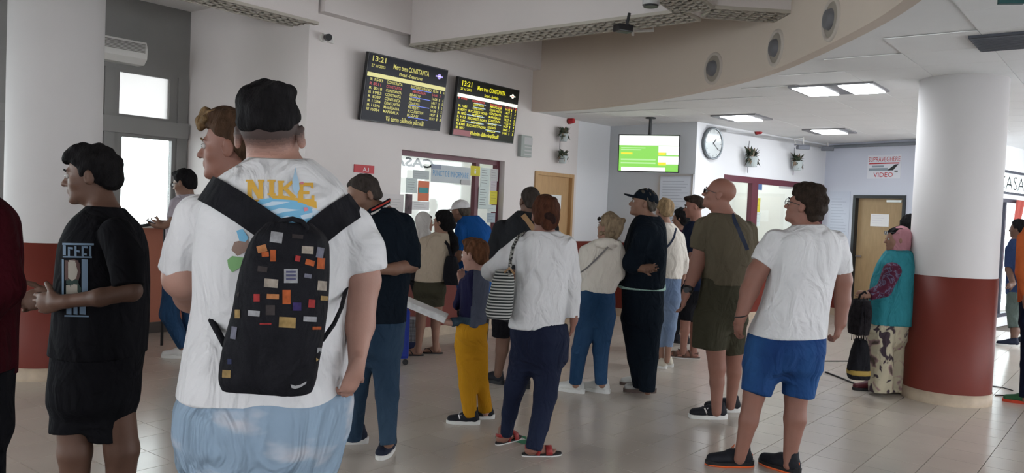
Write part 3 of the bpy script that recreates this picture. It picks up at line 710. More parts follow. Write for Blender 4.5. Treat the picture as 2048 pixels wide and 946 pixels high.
# plants in wall holders
LEAF = mat('dusty_leaf', (.055, .07, .045), .7, .2, .4, 20); FLW = mat('dried_flower', (.25, .19, .14), .8, .1, .3, 20); POT = mat('pale_pot', (.45, .5, .5), .5)
def wall_plant(px, py, A, X, label, tiers, sd, size=1.):
    rr = random.Random(sd); c = pin(px, py, A, X, -.02); t = thing('wall_plant', c, label, 'plant', None)
    mb = MB(c, X); mb.tube([(0, -.02, .20*size), (0, -.02, -.12*size)], .005, 6)
    for tz in tiers: mb.tube([(math.cos(a_)*.07, -.08+math.sin(a_)*.05, tz) for a_ in np.linspace(0, 2*math.pi, 13)[:-1]], .004, 5, closed=True); mb.tube([(0, -.02, tz), (0, -.05, tz)], .004, 5)
    mb.build('holder', DARK, t)
    for tz in tiers:
        mb = MB(c, X); mb.cyl((0, -.08, tz-.06*size), (0, -.08, tz+.04*size), .045*size, .065*size, n=14); mb.build('pot', POT, t)
        for nm, cnt, m_ in (('foliage', 60, LEAF), ('flowers', 26, FLW)):
            mb = MB(c, X)
            for _ in range(cnt):
                a_ = rr.uniform(0, 2*math.pi); L_ = rr.uniform(.05, .15)*size; drop = rr.uniform(-.11, .10)*size
                b0_ = np.array([math.cos(a_)*.03, -.08+math.sin(a_)*.03, tz+.04*size]); e = np.array([math.cos(a_)*L_*1.05, -.08+math.sin(a_)*min(L_, .06), tz+.05*size+drop])
                md = (b0_+e)/2+np.array([0, 0, .02]); wv = np.array([-math.sin(a_), math.cos(a_), rr.uniform(-.4, .4)])*.014*size
                mb.raw([b0_, md-wv, e, md+wv, md+np.array([0, 0, .006])], [(0, 1, 4), (1, 2, 4), (2, 3, 4), (3, 0, 4)])
            tag(mb.build(nm, m_, t), kind='stuff')
    return t
wall_plant(1117, 298, A2, X2, 'double hanging wall plant in two tiers above the tan door', [.17, -.14], 1, 1.05)
wall_plant(1494, 322, A5, X5, 'small spiky wall plant right of the clock', [0], 2, 1.5)
wall_plant(1585, 330, A5, X5, 'small round wall plant nearer the far corner', [0], 3, 1.4)
for px_, py_, A_, X_, lb in ((1494, 312, A5, X5, 1), (1585, 318, A5, X5, 1)):
    pass
# alarms
def alarm(px, py, A, X, r, label):
    c = pin(px, py, A, X); t = thing('fire_alarm', c, label, 'alarm')
    mb = MB(c, X); mb.cyl((0, 0, 0), (0, -.025, 0), r*1.05, n=20); mb.build('base', REDPAINT, t)
    mb = MB(c, X); mb.cyl((0, -.025, 0), (0, -.09, 0), r, r*.8, n=20); mb.build('sounder', mat('alarm_red', (.42, .025, .03), .35), t)
alarm(1137, 242, A2, X2, .045, 'red fire alarm sounder above the hanging plant near the tan door')
alarm(1512, 264, A5, X5, .04, 'red fire alarm sounder between the clock and the far corner')
# grey notice box by the enquiry window
t, *_ = card('grey post box notice right of the enquiry window', (1039, 271, 1060, 314), mat('grey_green_box', (.34, .37, .35), .4), cat='box', name='notice_box', y=-.03, th_=.06)
mb = MB((*A2, 0), X2); strip(mb, 8.68, 8.86, 2.42, 2.52, y=-.062); strip(mb, 8.69, 8.85, 2.28, 2.30, y=-.062); strip(mb, 8.69, 8.85, 2.33, 2.35, y=-.062); strip(mb, 8.69, 8.85, 2.38, 2.395, y=-.062); mb.build('print', PGR, t)
# red sign behind the man in the polo shirt and pale sheet
t, s0, s1, z0, z1 = card('small red sign with white mark on the screens wall', (708, 330, 748, 346), mat('sign_red', (.5, .05, .06), .5), cat='sign', name='sign', y=-.006, th_=.008, txt=('A.I', .42, .2, .5, .3), tm=PAPER)
card('large faint white sheet on the wall left of the enquiry window', (757, 388, 806, 470), mat('faint_sheet', (.66, .63, .62), .7), 12, y=-.003, th_=.003, tm=mat('faint_print', (.52, .5, .5), .8))
# security camera and its box high on the wall
def dome_camera(px, py, A, X, label):
    c = pin(px, py, A, X); t = thing('security_camera', c, label, 'camera')
    mb = MB(c, X); mb.cyl((0, 0, 0), (0, -.03, 0), .045, n=18); mb.cyl((0, -.03, 0), (0, -.07, .0), .012, n=8); mb.build('mount', OFFWHITE, t)
    mb = MB(c, X); mb.cyl((0, -.06, 0), (-.03, -.13, -.01), .034, n=18); mb.build('head', BLACK, t)
dome_camera(646, 76, A2, X2, 'small black-eyed security camera high left of the departures screen')
card('small white junction box right of the high security camera', (656, 72, 666, 86), OFFWHITE, cat='box', name='junction_box', y=-.02, th_=.04, txt=('o', .3, .2, .5, .4), tm=PGR)
# black projector-like camera under the bulkhead
c = P(1246, 57, 7.25); t = thing('security_camera', c, 'black security camera hanging under the grilled bulkhead', 'camera')
mb = MB(c, nrm([1, .5, 0])); mb.box((0, 0, 0), (.075, .05, .032), bev=.01); mb.build('housing', BLACK, t)
mb = MB(c); mb.cyl((.03, 0, .02), (.05, 0, 3.31-c[2]), .014, n=10); mb.build('arm', DARK, t)
c = P(1266, 62, 8.4); t = thing('wall_bracket', c, 'small white bracket behind the black security camera', 'bracket')
mb = MB(c, nrm([1, -.3, 0])); mb.box((0, 0, 0), (.012, .02, .045)); mb.box((.1, 0, .0), (.11, .012, .012)); mb.build('arm', OFFWHITE, t)
mb = MB(c); mb.cyl((.2, 0, 0), (.2, 0, 4.3-c[2]), .01, n=8); mb.build('rod', OFFWHITE, t)
c = P(1302, 3, 6.75); t = thing('ceiling_speaker', c, 'round grey speaker at the top edge beside the grille', 'speaker')
mb = MB(c); mb.cyl((0, 0, -.03), (0, 0, 4.3-c[2]), .07, n=20); mb.build('housing', PGR, t)
mb = MB(c); mb.cyl((0, 0, -.045), (0, 0, -.029), .06, n=20); mb.build('mesh_cover', DARK, t)

# round outlets in the curved fascia
def on_fascia(px, py):
    best = None
    for i in range(nF-1):
        a_, b_ = FS[i], FS[i+1]; nn = np.array([b_[1]-a_[1], -(b_[0]-a_[0])]); r = ray(px, py); tt = (nn@a_)/(nn@r[:2])
        if tt < 0: continue
        q_ = r*tt; s_ = ((q_[:2]-a_)@(b_-a_))/((b_-a_)@(b_-a_))
        if -.01 <= s_ <= 1.01 and a_[1] > 3 and a_[0] > 0: best = (np.array([q_[0], q_[1], q_[2]+CH]), nrm([*(b_-a_), 0]))
    return best
for px_, py_, lb in ((1427, 137, 'round air outlet in the curved fascia, farthest from the camera'), (1552, 96, 'round air outlet in the curved fascia, middle one'), (1663, 39, 'round air outlet in the curved fascia, nearest to the camera')):
    q_, d_ = on_fascia(px_, py_); t = thing('air_outlet', q_, lb, 'air vent', 'round air outlets in the fascia')
    R_ = .165
    def rg(rs, ys, nm, m_, sm=True):
        mb = MB(q_, d_); n = 32; pts = [(r_*math.cos(2*math.pi*i/n), y_, r_*math.sin(2*math.pi*i/n)) for r_, y_ in zip(rs, ys) for i in range(n)]
        f = [(k2*n+i, k2*n+(i+1) % n, (k2+1)*n+(i+1) % n, (k2+1)*n+i) for k2 in range(len(rs)-1) for i in range(n)]
        mb.raw(pts, f); return mb.build(nm, m_, t, sm)
    rg((R_, R_*.97, R_*.86, R_*.80), (.0, -.012, -.02, -.004), 'rim', mat('outlet_rim', (.50, .45, .40), .5))
    rg((R_*.82, R_*.6, R_*.48), (-.004, -.002, -.015), 'dish', mat('outlet_dish', (.30, .27, .23), .5))
    rg((R_*.50, R_*.42, R_*.2, .001), (-.01, -.045, -.055, -.056), 'nozzle', mat('outlet_nozzle', (.14, .14, .15), .5))

# ceiling trunking, hanging security cameras, poster, door of the far wall
cc = pin(1738, 291, A6, X6)
tr = thing('cable_trunking', (*pG, 2.8), 'long grey pipe along the top of the far wall', 'pipe')
p0 = pin(1660, 294, A6, X6, -.04); p1 = pin(1843, 286, A6, X6, -.04); mb = MB(); mb.tube([p0, p1], .028, 10); mb.build('pipe', mat('grey_pipe', (.22, .24, .27), .4), tr, True)
mb = MB((*p1[:2], p1[2]), X6); mb.box((0, 0, .03), (.05, .03, .08)); mb.build('end_box', mat('grey_box', (.36, .38, .36), .5), tr)
def hanging_cam(px, py, d, zt, yaw, label, loop=True):
    c = P(px, py, d); t = thing('security_camera', c, label, 'camera'); X_ = (math.cos(yaw), math.sin(yaw), 0)
    mb = MB(c, X_); mb.box((0, 0, 0), (.10, .04, .03), bev=.01); mb.box((-.02, 0, .035), (.11, .045, .006)); mb.build('housing', mat('camera_housing', (.16, .17, .2), .4), t)
    mb = MB(c, X_); mb.cyl((0, 0, .03), (0, 0, zt-c[2]), .012, n=8)
    if loop: mb.tube([(0, 0, zt-c[2]-.02), (-.1, 0, zt-c[2]-.03), (-.16, 0, .12), (-.12, 0, .03), (-.05, 0, .01)], .006, 6)
    mb.build('arm', OFFWHITE, t, True); return t
hanging_cam(1606, 295, 12.9, 2.87, .2, 'security camera with looped cable hanging from the ceiling before the far corner')
hanging_cam(1655, 298, 13.6, 2.87, -.4, 'small dark security camera in the far corner', False)
PO, s0, s1, z0, z1 = card('white poster with red SUPRAVEGHERE VIDEO lettering on the far wall', (1735, 310, 1802, 357), mat('poster_white', (.72, .74, .80), .6), cat='poster', name='poster', y=-.004, th_=.004, A=A6, X=X6)
W = s1-s0; H = z1-z0; RL = mat('poster_red', (.50, .04, .05), .6)
mb = MB((*A6, 0), X6); put_text(mb, 'SUPRAVEGHERE', s0+.03*W, z0+.72*H, .2*H, w=.94*W, y=-.0075); strip(mb, s0+.05*W, s0+.95*W, z0+.62*H, z0+.67*H, y=-.0075); put_text(mb, 'VIDEO', s0+.2*W, z0+.06*H, .2*H, w=.58*W, y=-.0075); tag(mb.build('lettering', RL, PO), kind='stuff')
mb = MB((*A6, 0), X6); strip(mb, s0+.05*W, s0+.62*W, z0+.33*H, z0+.45*H, y=-.0075); strip(mb, s0+.14*W, s0+.5*W, z0+.48*H, z0+.56*H, y=-.0075); mb.build('camera_drawing', mat('poster_grey', (.28, .33, .38), .6), PO)
mb = MB((*A6, 0), X6); mb.raw([(s0+.6*W, -.0075, z0+.34*H), (s0+.78*W, -.0075, z0+.34*H), (s0+.93*W, -.0075, z0+.6*H), (s0+.82*W, -.0075, z0+.58*H)], [(0, 1, 2, 3)]); strip(mb, s0+.82*W, s0+.92*W, z0+.28*H, z0+.33*H, y=-.0078); mb.build('camera_drawing_dark', DARK, PO)
d2 = door('door_2', np.array(pG), X6, .60, 1.54, 2.02, DARK, WOOD2, None, recess=.08)
card('white notice taped on the brown far door', (1741, 428, 1778, 453), PAPER, 4, y=.055, th_=.003, A=A6, X=X6, tm=mat('lilac_print', (.5, .45, .6), .8))
mb = MB((*pG, 0), X6); mb.box((1.3, .055, 1.93), (.13, .012, .018)); mb.build('door_closer', CHROME, d2)
card('large faint timetable sheet between the ticket window and the far door', (1657, 383, 1698, 500), mat('blue_sheet', (.56, .60, .70), .6), 16, y=-.004, th_=.004, A=A6, X=X6, tm=mat('faint_blue_print', (.46, .5, .6), .8))

# ---- ceiling light fittings and dark vent of the wing
PAN = glow('panel_white', (.9, .95, 1), 26); REFL = mat('grey_louvre_fitting', (.18, .18, .19), .35, .5)
def fitting(u_, v_, hu, hv, strips, label, e=None):
    c = uv(u_, v_); t = thing('ceiling_light', (*c, ZC), label, 'ceiling light', 'wing ceiling lights'); X_ = (*UV_U, 0)
    mb = MB((*c, ZC-.012), X_); mb.box((0, 0, 0), (hu, hv, .011)); mb.build('fitting', REFL, t)
    for off, w in strips:
        mb = MB((*c, ZC-.026), X_); mb.box((0, -off, 0), (hu*.96, w/2, .004), bev=0); mb.build('diffuser', PAN, t)
fitting(10.25, -4.30, .30, .30, [(0, .34)], 'lit ceiling panel above the clock wall, left of the two far ones')
fitting(12.15, -3.76, .30, .30, [(0, .34)], 'lit ceiling panel nearest the far corner')
fitting(8.35, -2.52, .30, .40, [(-.22, .28), (.22, .28)], 'double lit ceiling panel, nearest to the camera')
c = uv(6.65, -.72); t = thing('ceiling_vent', (*c, ZC), 'dark rectangular ceiling grille near the top right corner', 'air vent')
mb = MB((*c, ZC-.012), (*UV_U, 0)); mb.box((0, 0, 0), (.26, .36, .010)); mb.build('backing', mat('vent_dark', (.06, .065, .08), .5), t)
for i in range(12):
    mb = MB((*c, ZC-.024), (*UV_U, 0)); mb.box((-.23+.042*i, 0, 0), (.004, .35, .006)); mb.build('slat', mat('vent_slat', (.11, .115, .13), .5), t)
c = P(2022, 4, 4.3); t = thing('hanging_sign', (c[0], c[1], 2.62), 'dark green sign hanging at the top right edge', 'sign')
mb = MB((c[0], c[1], 0), nrm([1, -.2, 0])); mb.box((0, 0, c[2]+.06), (.06, .015, .07)); mb.build('panel', mat('dark_green_sign', (.01, .06, .06), .5), t)
mb = MB((c[0], c[1], 0)); mb.cyl((0, 0, c[2]+.12), (0, 0, 2.875), .006, n=8); mb.build('rod', DARK, t)

# ---- right-hand windows beyond the column
A7, X7 = wframe(pH, pI)
framed('window_20', pH, pI, .7, LI-.4, .15, 2.05, bars_v=[(1.75, .06), (2.9, .06), (4., .05)], m=mat('dark_window_frame', (.05, .05, .07), .4), w=.06)
framed('window_21', pH, pI, .7, LI-.4, 2.12, 2.5, bars_v=[(2.9, .06)], m=MATS['dark_window_frame'], w=.04)
mb = MB((*A7, 0), X7); put_text(mb, 'CASA', 1.35, 2.2, .22, w=1.25, y=.01); tag(mb.build('window_lettering', DARK), 'dark capital letters on the white band above the right-hand window', 'lettering')
cu = thing('curtain', (*(np.array(pH)+X7[:2]*2.4), .3), 'narrow red curtain drawn across the right-hand window', 'curtain')
mb = MB((*A7, 0), X7); pts = []; 
for i in range(17):
    s_ = i/16; pts.append((2.05+.34*s_, -.06+.02*math.sin(i*1.9), 2.04)); pts.append((1.80+.12*s_, -.06+.015*math.sin(i*1.9), .95))
mb.raw(pts, [(2*i, 2*i+1, 2*i+3, 2*i+2) for i in range(16)]); mb.build('cloth', mat('curtain_red', (.45, .10, .08), .8), cu)

# ---- floor things
g0 = G(1030, 872); fs = thing('floor_sign', (g0[0], g0[1], 0), 'green floor sticker with white arrow behind the red-sandalled foot', 'floor sticker')
pts = [G(1000, 863, .002), G(1052, 873, .002), G(1054, 889, .002), G(990, 874, .002)]
mk('green_field', [*pts, *[p-np.array([0, 0, .0015]) for p in pts]], [(3, 2, 1, 0), (4, 5, 6, 7), (0, 1, 5, 4), (1, 2, 6, 5), (2, 3, 7, 6), (3, 0, 4, 7)], mat('sticker_green', (.02, .22, .11), .4), fs)
pts = [G(1022, 867, .003), G(1032, 868, .003), G(1052, 879, .003), G(1040, 880, .003)]
mk('white_arrow', [*pts, *[p-np.array([0, 0, .0008]) for p in pts]], [(3, 2, 1, 0), (4, 5, 6, 7), (0, 1, 5, 4), (1, 2, 6, 5), (2, 3, 7, 6), (3, 0, 4, 7)], mat('sticker_white', (.6, .62, .6), .4), fs)
def cable(label, px, r=.006):
    pts = [G(a, b, r) for a, b in px]; mb = MB(); mb.tube(pts, r, 6); o = mb.build('floor_cable', DARK, None, True); tag(o, label, 'cable'); return o
cable('thin dark cable lying straight across the floor behind the woman in the teal vest', [(1636, 722), (1700, 722), (1835, 723)], .006)
cable('dark stick-like cable on the floor in front of the black bag', [(1651, 744), (1680, 755), (1712, 768), (1740, 776)], .009)
cable('thin cable on the floor right of the red column', [(1990, 790), (2020, 791), (2060, 793)], .006)
cable('short curved cable end on the floor behind the right column', [(1985, 772), (2006, 775), (2026, 781)], .005)
# ================================================================== SOLID-FIELD MODELLING OF PEOPLE AND CLOTH
class Field:
    def __init__(s, lo, hi, h):
        s.lo = np.array(lo, float)-4*h; s.h = h
        s.n = np.ceil((np.array(hi)-np.array(lo))/h).astype(int)+9
        s.A = np.full(s.n, 9., np.float32)
        s.ax = [(s.lo[i]+h*np.arange(s.n[i])).astype(np.float32) for i in range(3)]
    def sub(s, lo, hi):
        i0 = np.maximum(0, np.floor((np.array(lo)-s.lo)/s.h).astype(int)); i1 = np.minimum(s.n, np.ceil((np.array(hi)-s.lo)/s.h).astype(int)+1)
        if (i1 <= i0).any(): return None, None
        sl = tuple(slice(a, b) for a, b in zip(i0, i1))
        return sl, (s.ax[0][sl[0]][:, None, None], s.ax[1][sl[1]][None, :, None], s.ax[2][sl[2]][None, None, :])
    def add(s, prim, k=.012, op='u'):
        lo, hi, fn = prim; pad = (k+3*s.h) if op == 'u' else k+.001
        sl, X = s.sub(np.array(lo)-pad, np.array(hi)+pad)
        if sl is None: return s
        d = fn(*X).astype(np.float32); a = s.A[sl]
        if op == 'c': a = -a      # carve: keep what lies outside the tool
        if k > 0:
            w = np.maximum(k-np.abs(a-d), 0)/k; m = np.minimum(a, d)-w*w*k*.25
        else: m = np.minimum(a, d)
        s.A[sl] = -m if op == 'c' else m
        return s
    def clip(s, fn):
        s.A = np.maximum(s.A, fn(s.ax[0][:, None, None], s.ax[1][None, :, None], s.ax[2][None, None, :]).astype(np.float32)); return s
    def mesh(s):
        w = 3*s.h; g = vdb.FloatGrid(background=w); g.copyFromArray(np.ascontiguousarray(np.clip(s.A, -w, w)))
        p, t, q = g.convertToPolygons(isovalue=0., adaptivity=0.)
        p = p*s.h+s.lo
        q = q.astype(np.int64)
        if len(q):
            a, b, c = p[q[:, 0]], p[q[:, 1]], p[q[:, 2]]
            if np.einsum('ij,ij->', a-p.mean(0), np.cross(b-a, c-a)) < 0: q = q[:, ::-1]
        return p, q

def cone(a, b, ra, rb, sq=None, cut=False):
    a = np.array(a, float); b = np.array(b, float); ab = b-a; L2 = max(ab@ab, 1e-9); r = max(ra, rb); un = ab/math.sqrt(L2)
    def fn(X, Y, Z):
        px, py, pz = X-a[0], Y-a[1], Z-a[2]
        t = (px*ab[0]+py*ab[1]+pz*ab[2])/L2; h = np.clip(t, 0, 1)
        vx, vy, vz = px-ab[0]*h, py-ab[1]*h, pz-ab[2]*h; sc = 1.
        if sq is not None:
            u, f = sq; d = vx*u[0]+vy*u[1]+vz*u[2]; g = (1/f-1)*d; vx, vy, vz = vx+g*u[0], vy+g*u[1], vz+g*u[2]
        d = np.sqrt(vx*vx+vy*vy+vz*vz)-(ra+(rb-ra)*h)
        if cut: d = np.maximum(d, (t-1)*math.sqrt(L2))
        return d
    m = 1. if sq is None else max(1, sq[1])
    return np.minimum(a, b)-r*m, np.maximum(a, b)+r*m, fn

def ell(c, r, R=None):
    c = np.array(c, float); r = np.array(r, float); R = np.eye(3) if R is None else R
    e = np.sqrt(((R*r[None, :])**2).sum(1))
    def fn(X, Y, Z):
        X, Y, Z = X-c[0], Y-c[1], Z-c[2]
        q = [X*R[0, i]+Y*R[1, i]+Z*R[2, i] for i in range(3)]
        k0 = np.sqrt(sum((q[i]/r[i])**2 for i in range(3))); k1 = np.sqrt(sum((q[i]/(r[i]*r[i]))**2 for i in range(3)))
        return k0*(k0-1)/np.maximum(k1, 1e-6)
    return c-e, c+e, fn

def rbox(c, hf, R=None, rd=.01):
    c = np.array(c, float); hf = np.array(hf, float); R = np.eye(3) if R is None else R; e = np.abs(R) @ hf
    def fn(X, Y, Z):
        X, Y, Z = X-c[0], Y-c[1], Z-c[2]
        q = [np.abs(X*R[0, i]+Y*R[1, i]+Z*R[2, i])-(hf[i]-rd) for i in range(3)]
        o = np.sqrt(sum(np.maximum(v, 0)**2 for v in q)); return o+np.minimum(np.maximum(np.maximum(q[0], q[1]), q[2]), 0)-rd
    return c-e, c+e, fn

def stack(st, pw=2., yaw=0., capz=True):
    """vertical loft: rows (x, y, z, a, b), elliptic sections of half width a (along the view's right) and half depth b"""
    st = sorted(st, key=lambda r: r[2]); Z_ = np.array([r[2] for r in st]); C = np.array(st, float)
    cy, sy = math.cos(yaw), math.sin(yaw); zf = np.linspace(Z_[0], Z_[-1], 80)
    W = []
    for i in (0, 1, 3, 4):           # smooth interpolation (monotone-ish)
        y = np.interp(zf, Z_, C[:, i]); k = 5; yp = np.concatenate([[y[0]]*k, y, [y[-1]]*k]); ker = np.hanning(2*k+3)[1:-1]; ker /= ker.sum()
        ys = np.convolve(yp, ker, 'valid'); W.append(ys[:80])
    def fn(X, Y, Z):
        z = Z.ravel(); x0 = np.interp(z, zf, W[0])[None, None, :]; y0 = np.interp(z, zf, W[1])[None, None, :]
        a = np.interp(z, zf, W[2])[None, None, :]; b = np.interp(z, zf, W[3])[None, None, :]
        u = (X-x0)*cy+(Y-y0)*sy; v = -(X-x0)*sy+(Y-y0)*cy
        if pw == 2.: k0 = np.sqrt((u/a)**2+(v/b)**2)
        else: k0 = (np.abs(u/a)**pw+np.abs(v/b)**pw)**(1/pw)
        k1 = np.sqrt((u/(a*a))**2+(v/(b*b))**2); d = k0*(k0-1)/np.maximum(k1, 1e-6)
        d = np.maximum(d, -np.minimum(a, b))
        return np.maximum(d, np.maximum(Z_[0]-Z, Z-Z_[-1]))
    m = max(C[:, 3].max(), C[:, 4].max())
    return np.array((C[:, 0].min()-m, C[:, 1].min()-m, Z_[0])), np.array((C[:, 0].max()+m, C[:, 1].max()+m, Z_[-1])), fn

def vnormals(p, q):
    n = np.zeros_like(p); a = p[q[:, 0]]; b = p[q[:, 1]]; c = p[q[:, 2]]; d = p[q[:, 3]]; fnn = np.cross(c-a, d-b)
    for i in range(4): np.add.at(n, q[:, i], fnn)
    return n/np.maximum(np.linalg.norm(n, axis=1, keepdims=True), 1e-9)
def folds(p, q, amp, freq=18., seed=0, stretch=(1, 1, .45)):
    """cloth folds: displace along the normal by warped waves"""
    if amp <= 0: return p
    r = random.Random(seed); n = vnormals(p, q); s = p*np.array(stretch)*freq; d = np.zeros(len(p))
    w = np.zeros_like(s)
    for i in range(3):
        k = np.array([r.uniform(-.5, .5) for _ in range(3)]); w += np.sin(s@k+r.uniform(0, 6))[:, None]*np.array([r.uniform(-1, 1) for _ in range(3)])*.9
    s2 = s+w
    for i in range(5):
        k = np.array([r.uniform(-1, 1) for _ in range(3)]); k = k/np.linalg.norm(k)*r.uniform(.7, 1.9)
        v = np.sin(s2@k+r.uniform(0, 6)); d += np.sign(v)*np.abs(v)**1.4/(1+.6*i)
    return p+n*(d*amp*.85)[:, None]

def rot(yaw, pitch=0., roll=0.):
    """columns: right, forward, up; yaw 0 looks away from the camera, positive turns right"""
    y, p, r = (math.radians(v) for v in (yaw, pitch, roll))
    f = np.array([math.sin(y)*math.cos(p), math.cos(y)*math.cos(p), math.sin(p)]); r0 = np.array([math.cos(y), -math.sin(y), 0.]); u = np.cross(r0, f)
    r1 = r0*math.cos(r)-u*math.sin(r); u1 = u*math.cos(r)+r0*math.sin(r)
    return np.stack([r1, f, u1], 1)

def head_prims(Fd, c, R, s, ears=True, feat=1.):
    L = lambda x, y, z: c+R@(np.array([x, y, z])*s)
    E = lambda x, y, z, a, b, d, k=.02: Fd.add(ell(L(x, y, z), np.array([a, b, d])*s, R), k*s)
    E(0, -.014, .034, .0765, .098, .086); E(0, .022, -.03, .064, .070, .078, .03); E(0, .03, -.078, .047, .050, .034, .025)
    E(0, .074, -.098, .020, .018, .017, .02)
    for x in (-1, 1): E(x*.045, .052, -.028, .02, .02, .02, .02)
    Fd.add(cone(L(-.028, .079, .020), L(.028, .079, .020), .012*s, .012*s), .014*s)
    for x in (-1, 1): Fd.add(ell(L(x*.031, .099, .002), np.array([.017, .014, .012])*s, R), .012*s, 'c')
    Fd.add(cone(L(0, .085, .008), L(0, .108, -.030), .008*s, .0125*s), .008*s)
    for x in (-1, 1): E(x*.011, .094, -.034, .008, .010, .007, .006)
    Fd.add(cone(L(-.017, .085, -.054), L(.017, .085, -.054), .0075*s, .0075*s), .005*s); Fd.add(cone(L(-.014, .085, -.066), L(.014, .085, -.066), .008*s, .008*s), .005*s)
    if ears:
        for x in (-1, 1):
            Re = R@rot(x*24); Fd.add(ell(L(x*.084, -.014, -.006), np.array([.0095, .021, .033])*s, Re), .004*s)
            Fd.add(ell(L(x*.096, -.004, -.002), np.array([.006, .011, .019])*s, Re), .004*s, 'c')
    return L

def hand_prims(Fd, w, f, c, sc=1., curl=.5, thumb=None, spread=.3):
    """w wrist, f finger direction, c direction the palm faces, thumb: direction of the thumb side"""
    f = nrm(f); c = np.array(c, float); c = nrm(c-f*(c@f)); t = np.cross(f, c)
    if thumb is not None and np.dot(t, thumb) < 0: t = -t
    R = np.stack([t, f, c], 1); r = .0085*sc
    Fd.add(ell(w+f*.048*sc, np.array([.040, .056, .019])*sc, R), .015*sc)
    Fd.add(ell(w+f*.072*sc, np.array([.041, .028, .015])*sc, R), .012*sc)
    Fd.add(cone(w-f*.03*sc, w+f*.02*sc, .024*sc, .026*sc), .015)
    for i, (o, L_) in enumerate(((.030, .072), (.010, .082), (-.011, .076), (-.030, .058))):
        p = w+f*(.088-.006*abs(i-1))*sc+t*o*sc; ang_ = curl*.35
        d0 = nrm(f+t*spread*o*4)
        for j, k in enumerate((.45, .32, .23)):
            d = d0*math.cos(ang_)+c*math.sin(ang_); q = p+d*L_*k*sc; Fd.add(cone(p, q, r*(1-.06*j), r*(.94-.08*j)), .003); p = q; ang_ += curl*1.05
    p = w+f*.028*sc+t*.030*sc; d = nrm(f*.55+t*.75+c*.3)
    Fd.add(cone(w+f*.012*sc+t*.012*sc, p, .017*sc, .014*sc), .012)
    for j, k in enumerate((.034, .028)):
        q = p+d*k*sc; Fd.add(cone(p, q, .0115*sc, .0095*sc), .004); p = q; d = nrm(d+f*.5+c*.35*curl)

def skin_mat(name, col, fuzz=None):
    m = mat(name, col, .52, .35, .07, 9., .05, 220); m.node_tree.nodes['Principled BSDF'].inputs['Subsurface Weight'].default_value = 0
    return m
def wrinkle(m, strength=.75, scale=8., dist=.065):
    """soft creases as fine relief on cloth"""
    N = m.node_tree.nodes; L = m.node_tree.links; b = N['Principled BSDF']
    tc = N.new('ShaderNodeTexCoord'); mp = N.new('ShaderNodeMapping'); mp.inputs['Scale'].default_value = (1, 1, .55); L.new(tc.outputs['Object'], mp.inputs[0])
    n = N.new('ShaderNodeTexNoise'); n.inputs['Scale'].default_value = scale; n.inputs['Detail'].default_value = 3; n.inputs['Roughness'].default_value = .45; n.inputs['Distortion'].default_value = 1.2
    L.new(mp.outputs[0], n.inputs['Vector']); bp = N.new('ShaderNodeBump'); bp.inputs['Strength'].default_value = strength; bp.inputs['Distance'].default_value = dist
    L.new(n.outputs['Fac'], bp.inputs['Height'])
    old = b.inputs['Normal'].links
    if old: L.new(old[0].from_socket, bp.inputs['Normal'])
    L.new(bp.outputs[0], b.inputs['Normal']); return m
def cloth(name, col, rough=.9, var=.05, vscale=5., bump=.12, bscale=340.):
    if name in MATS: return MATS[name]
    return wrinkle(mat(name, col, rough, .08, var, vscale, bump, bscale))
def hairm(name, col): return mat(name, [c*.75 for c in col], .75, .08, .4, 45., .9, 110., stretch=(1, 1, .35))

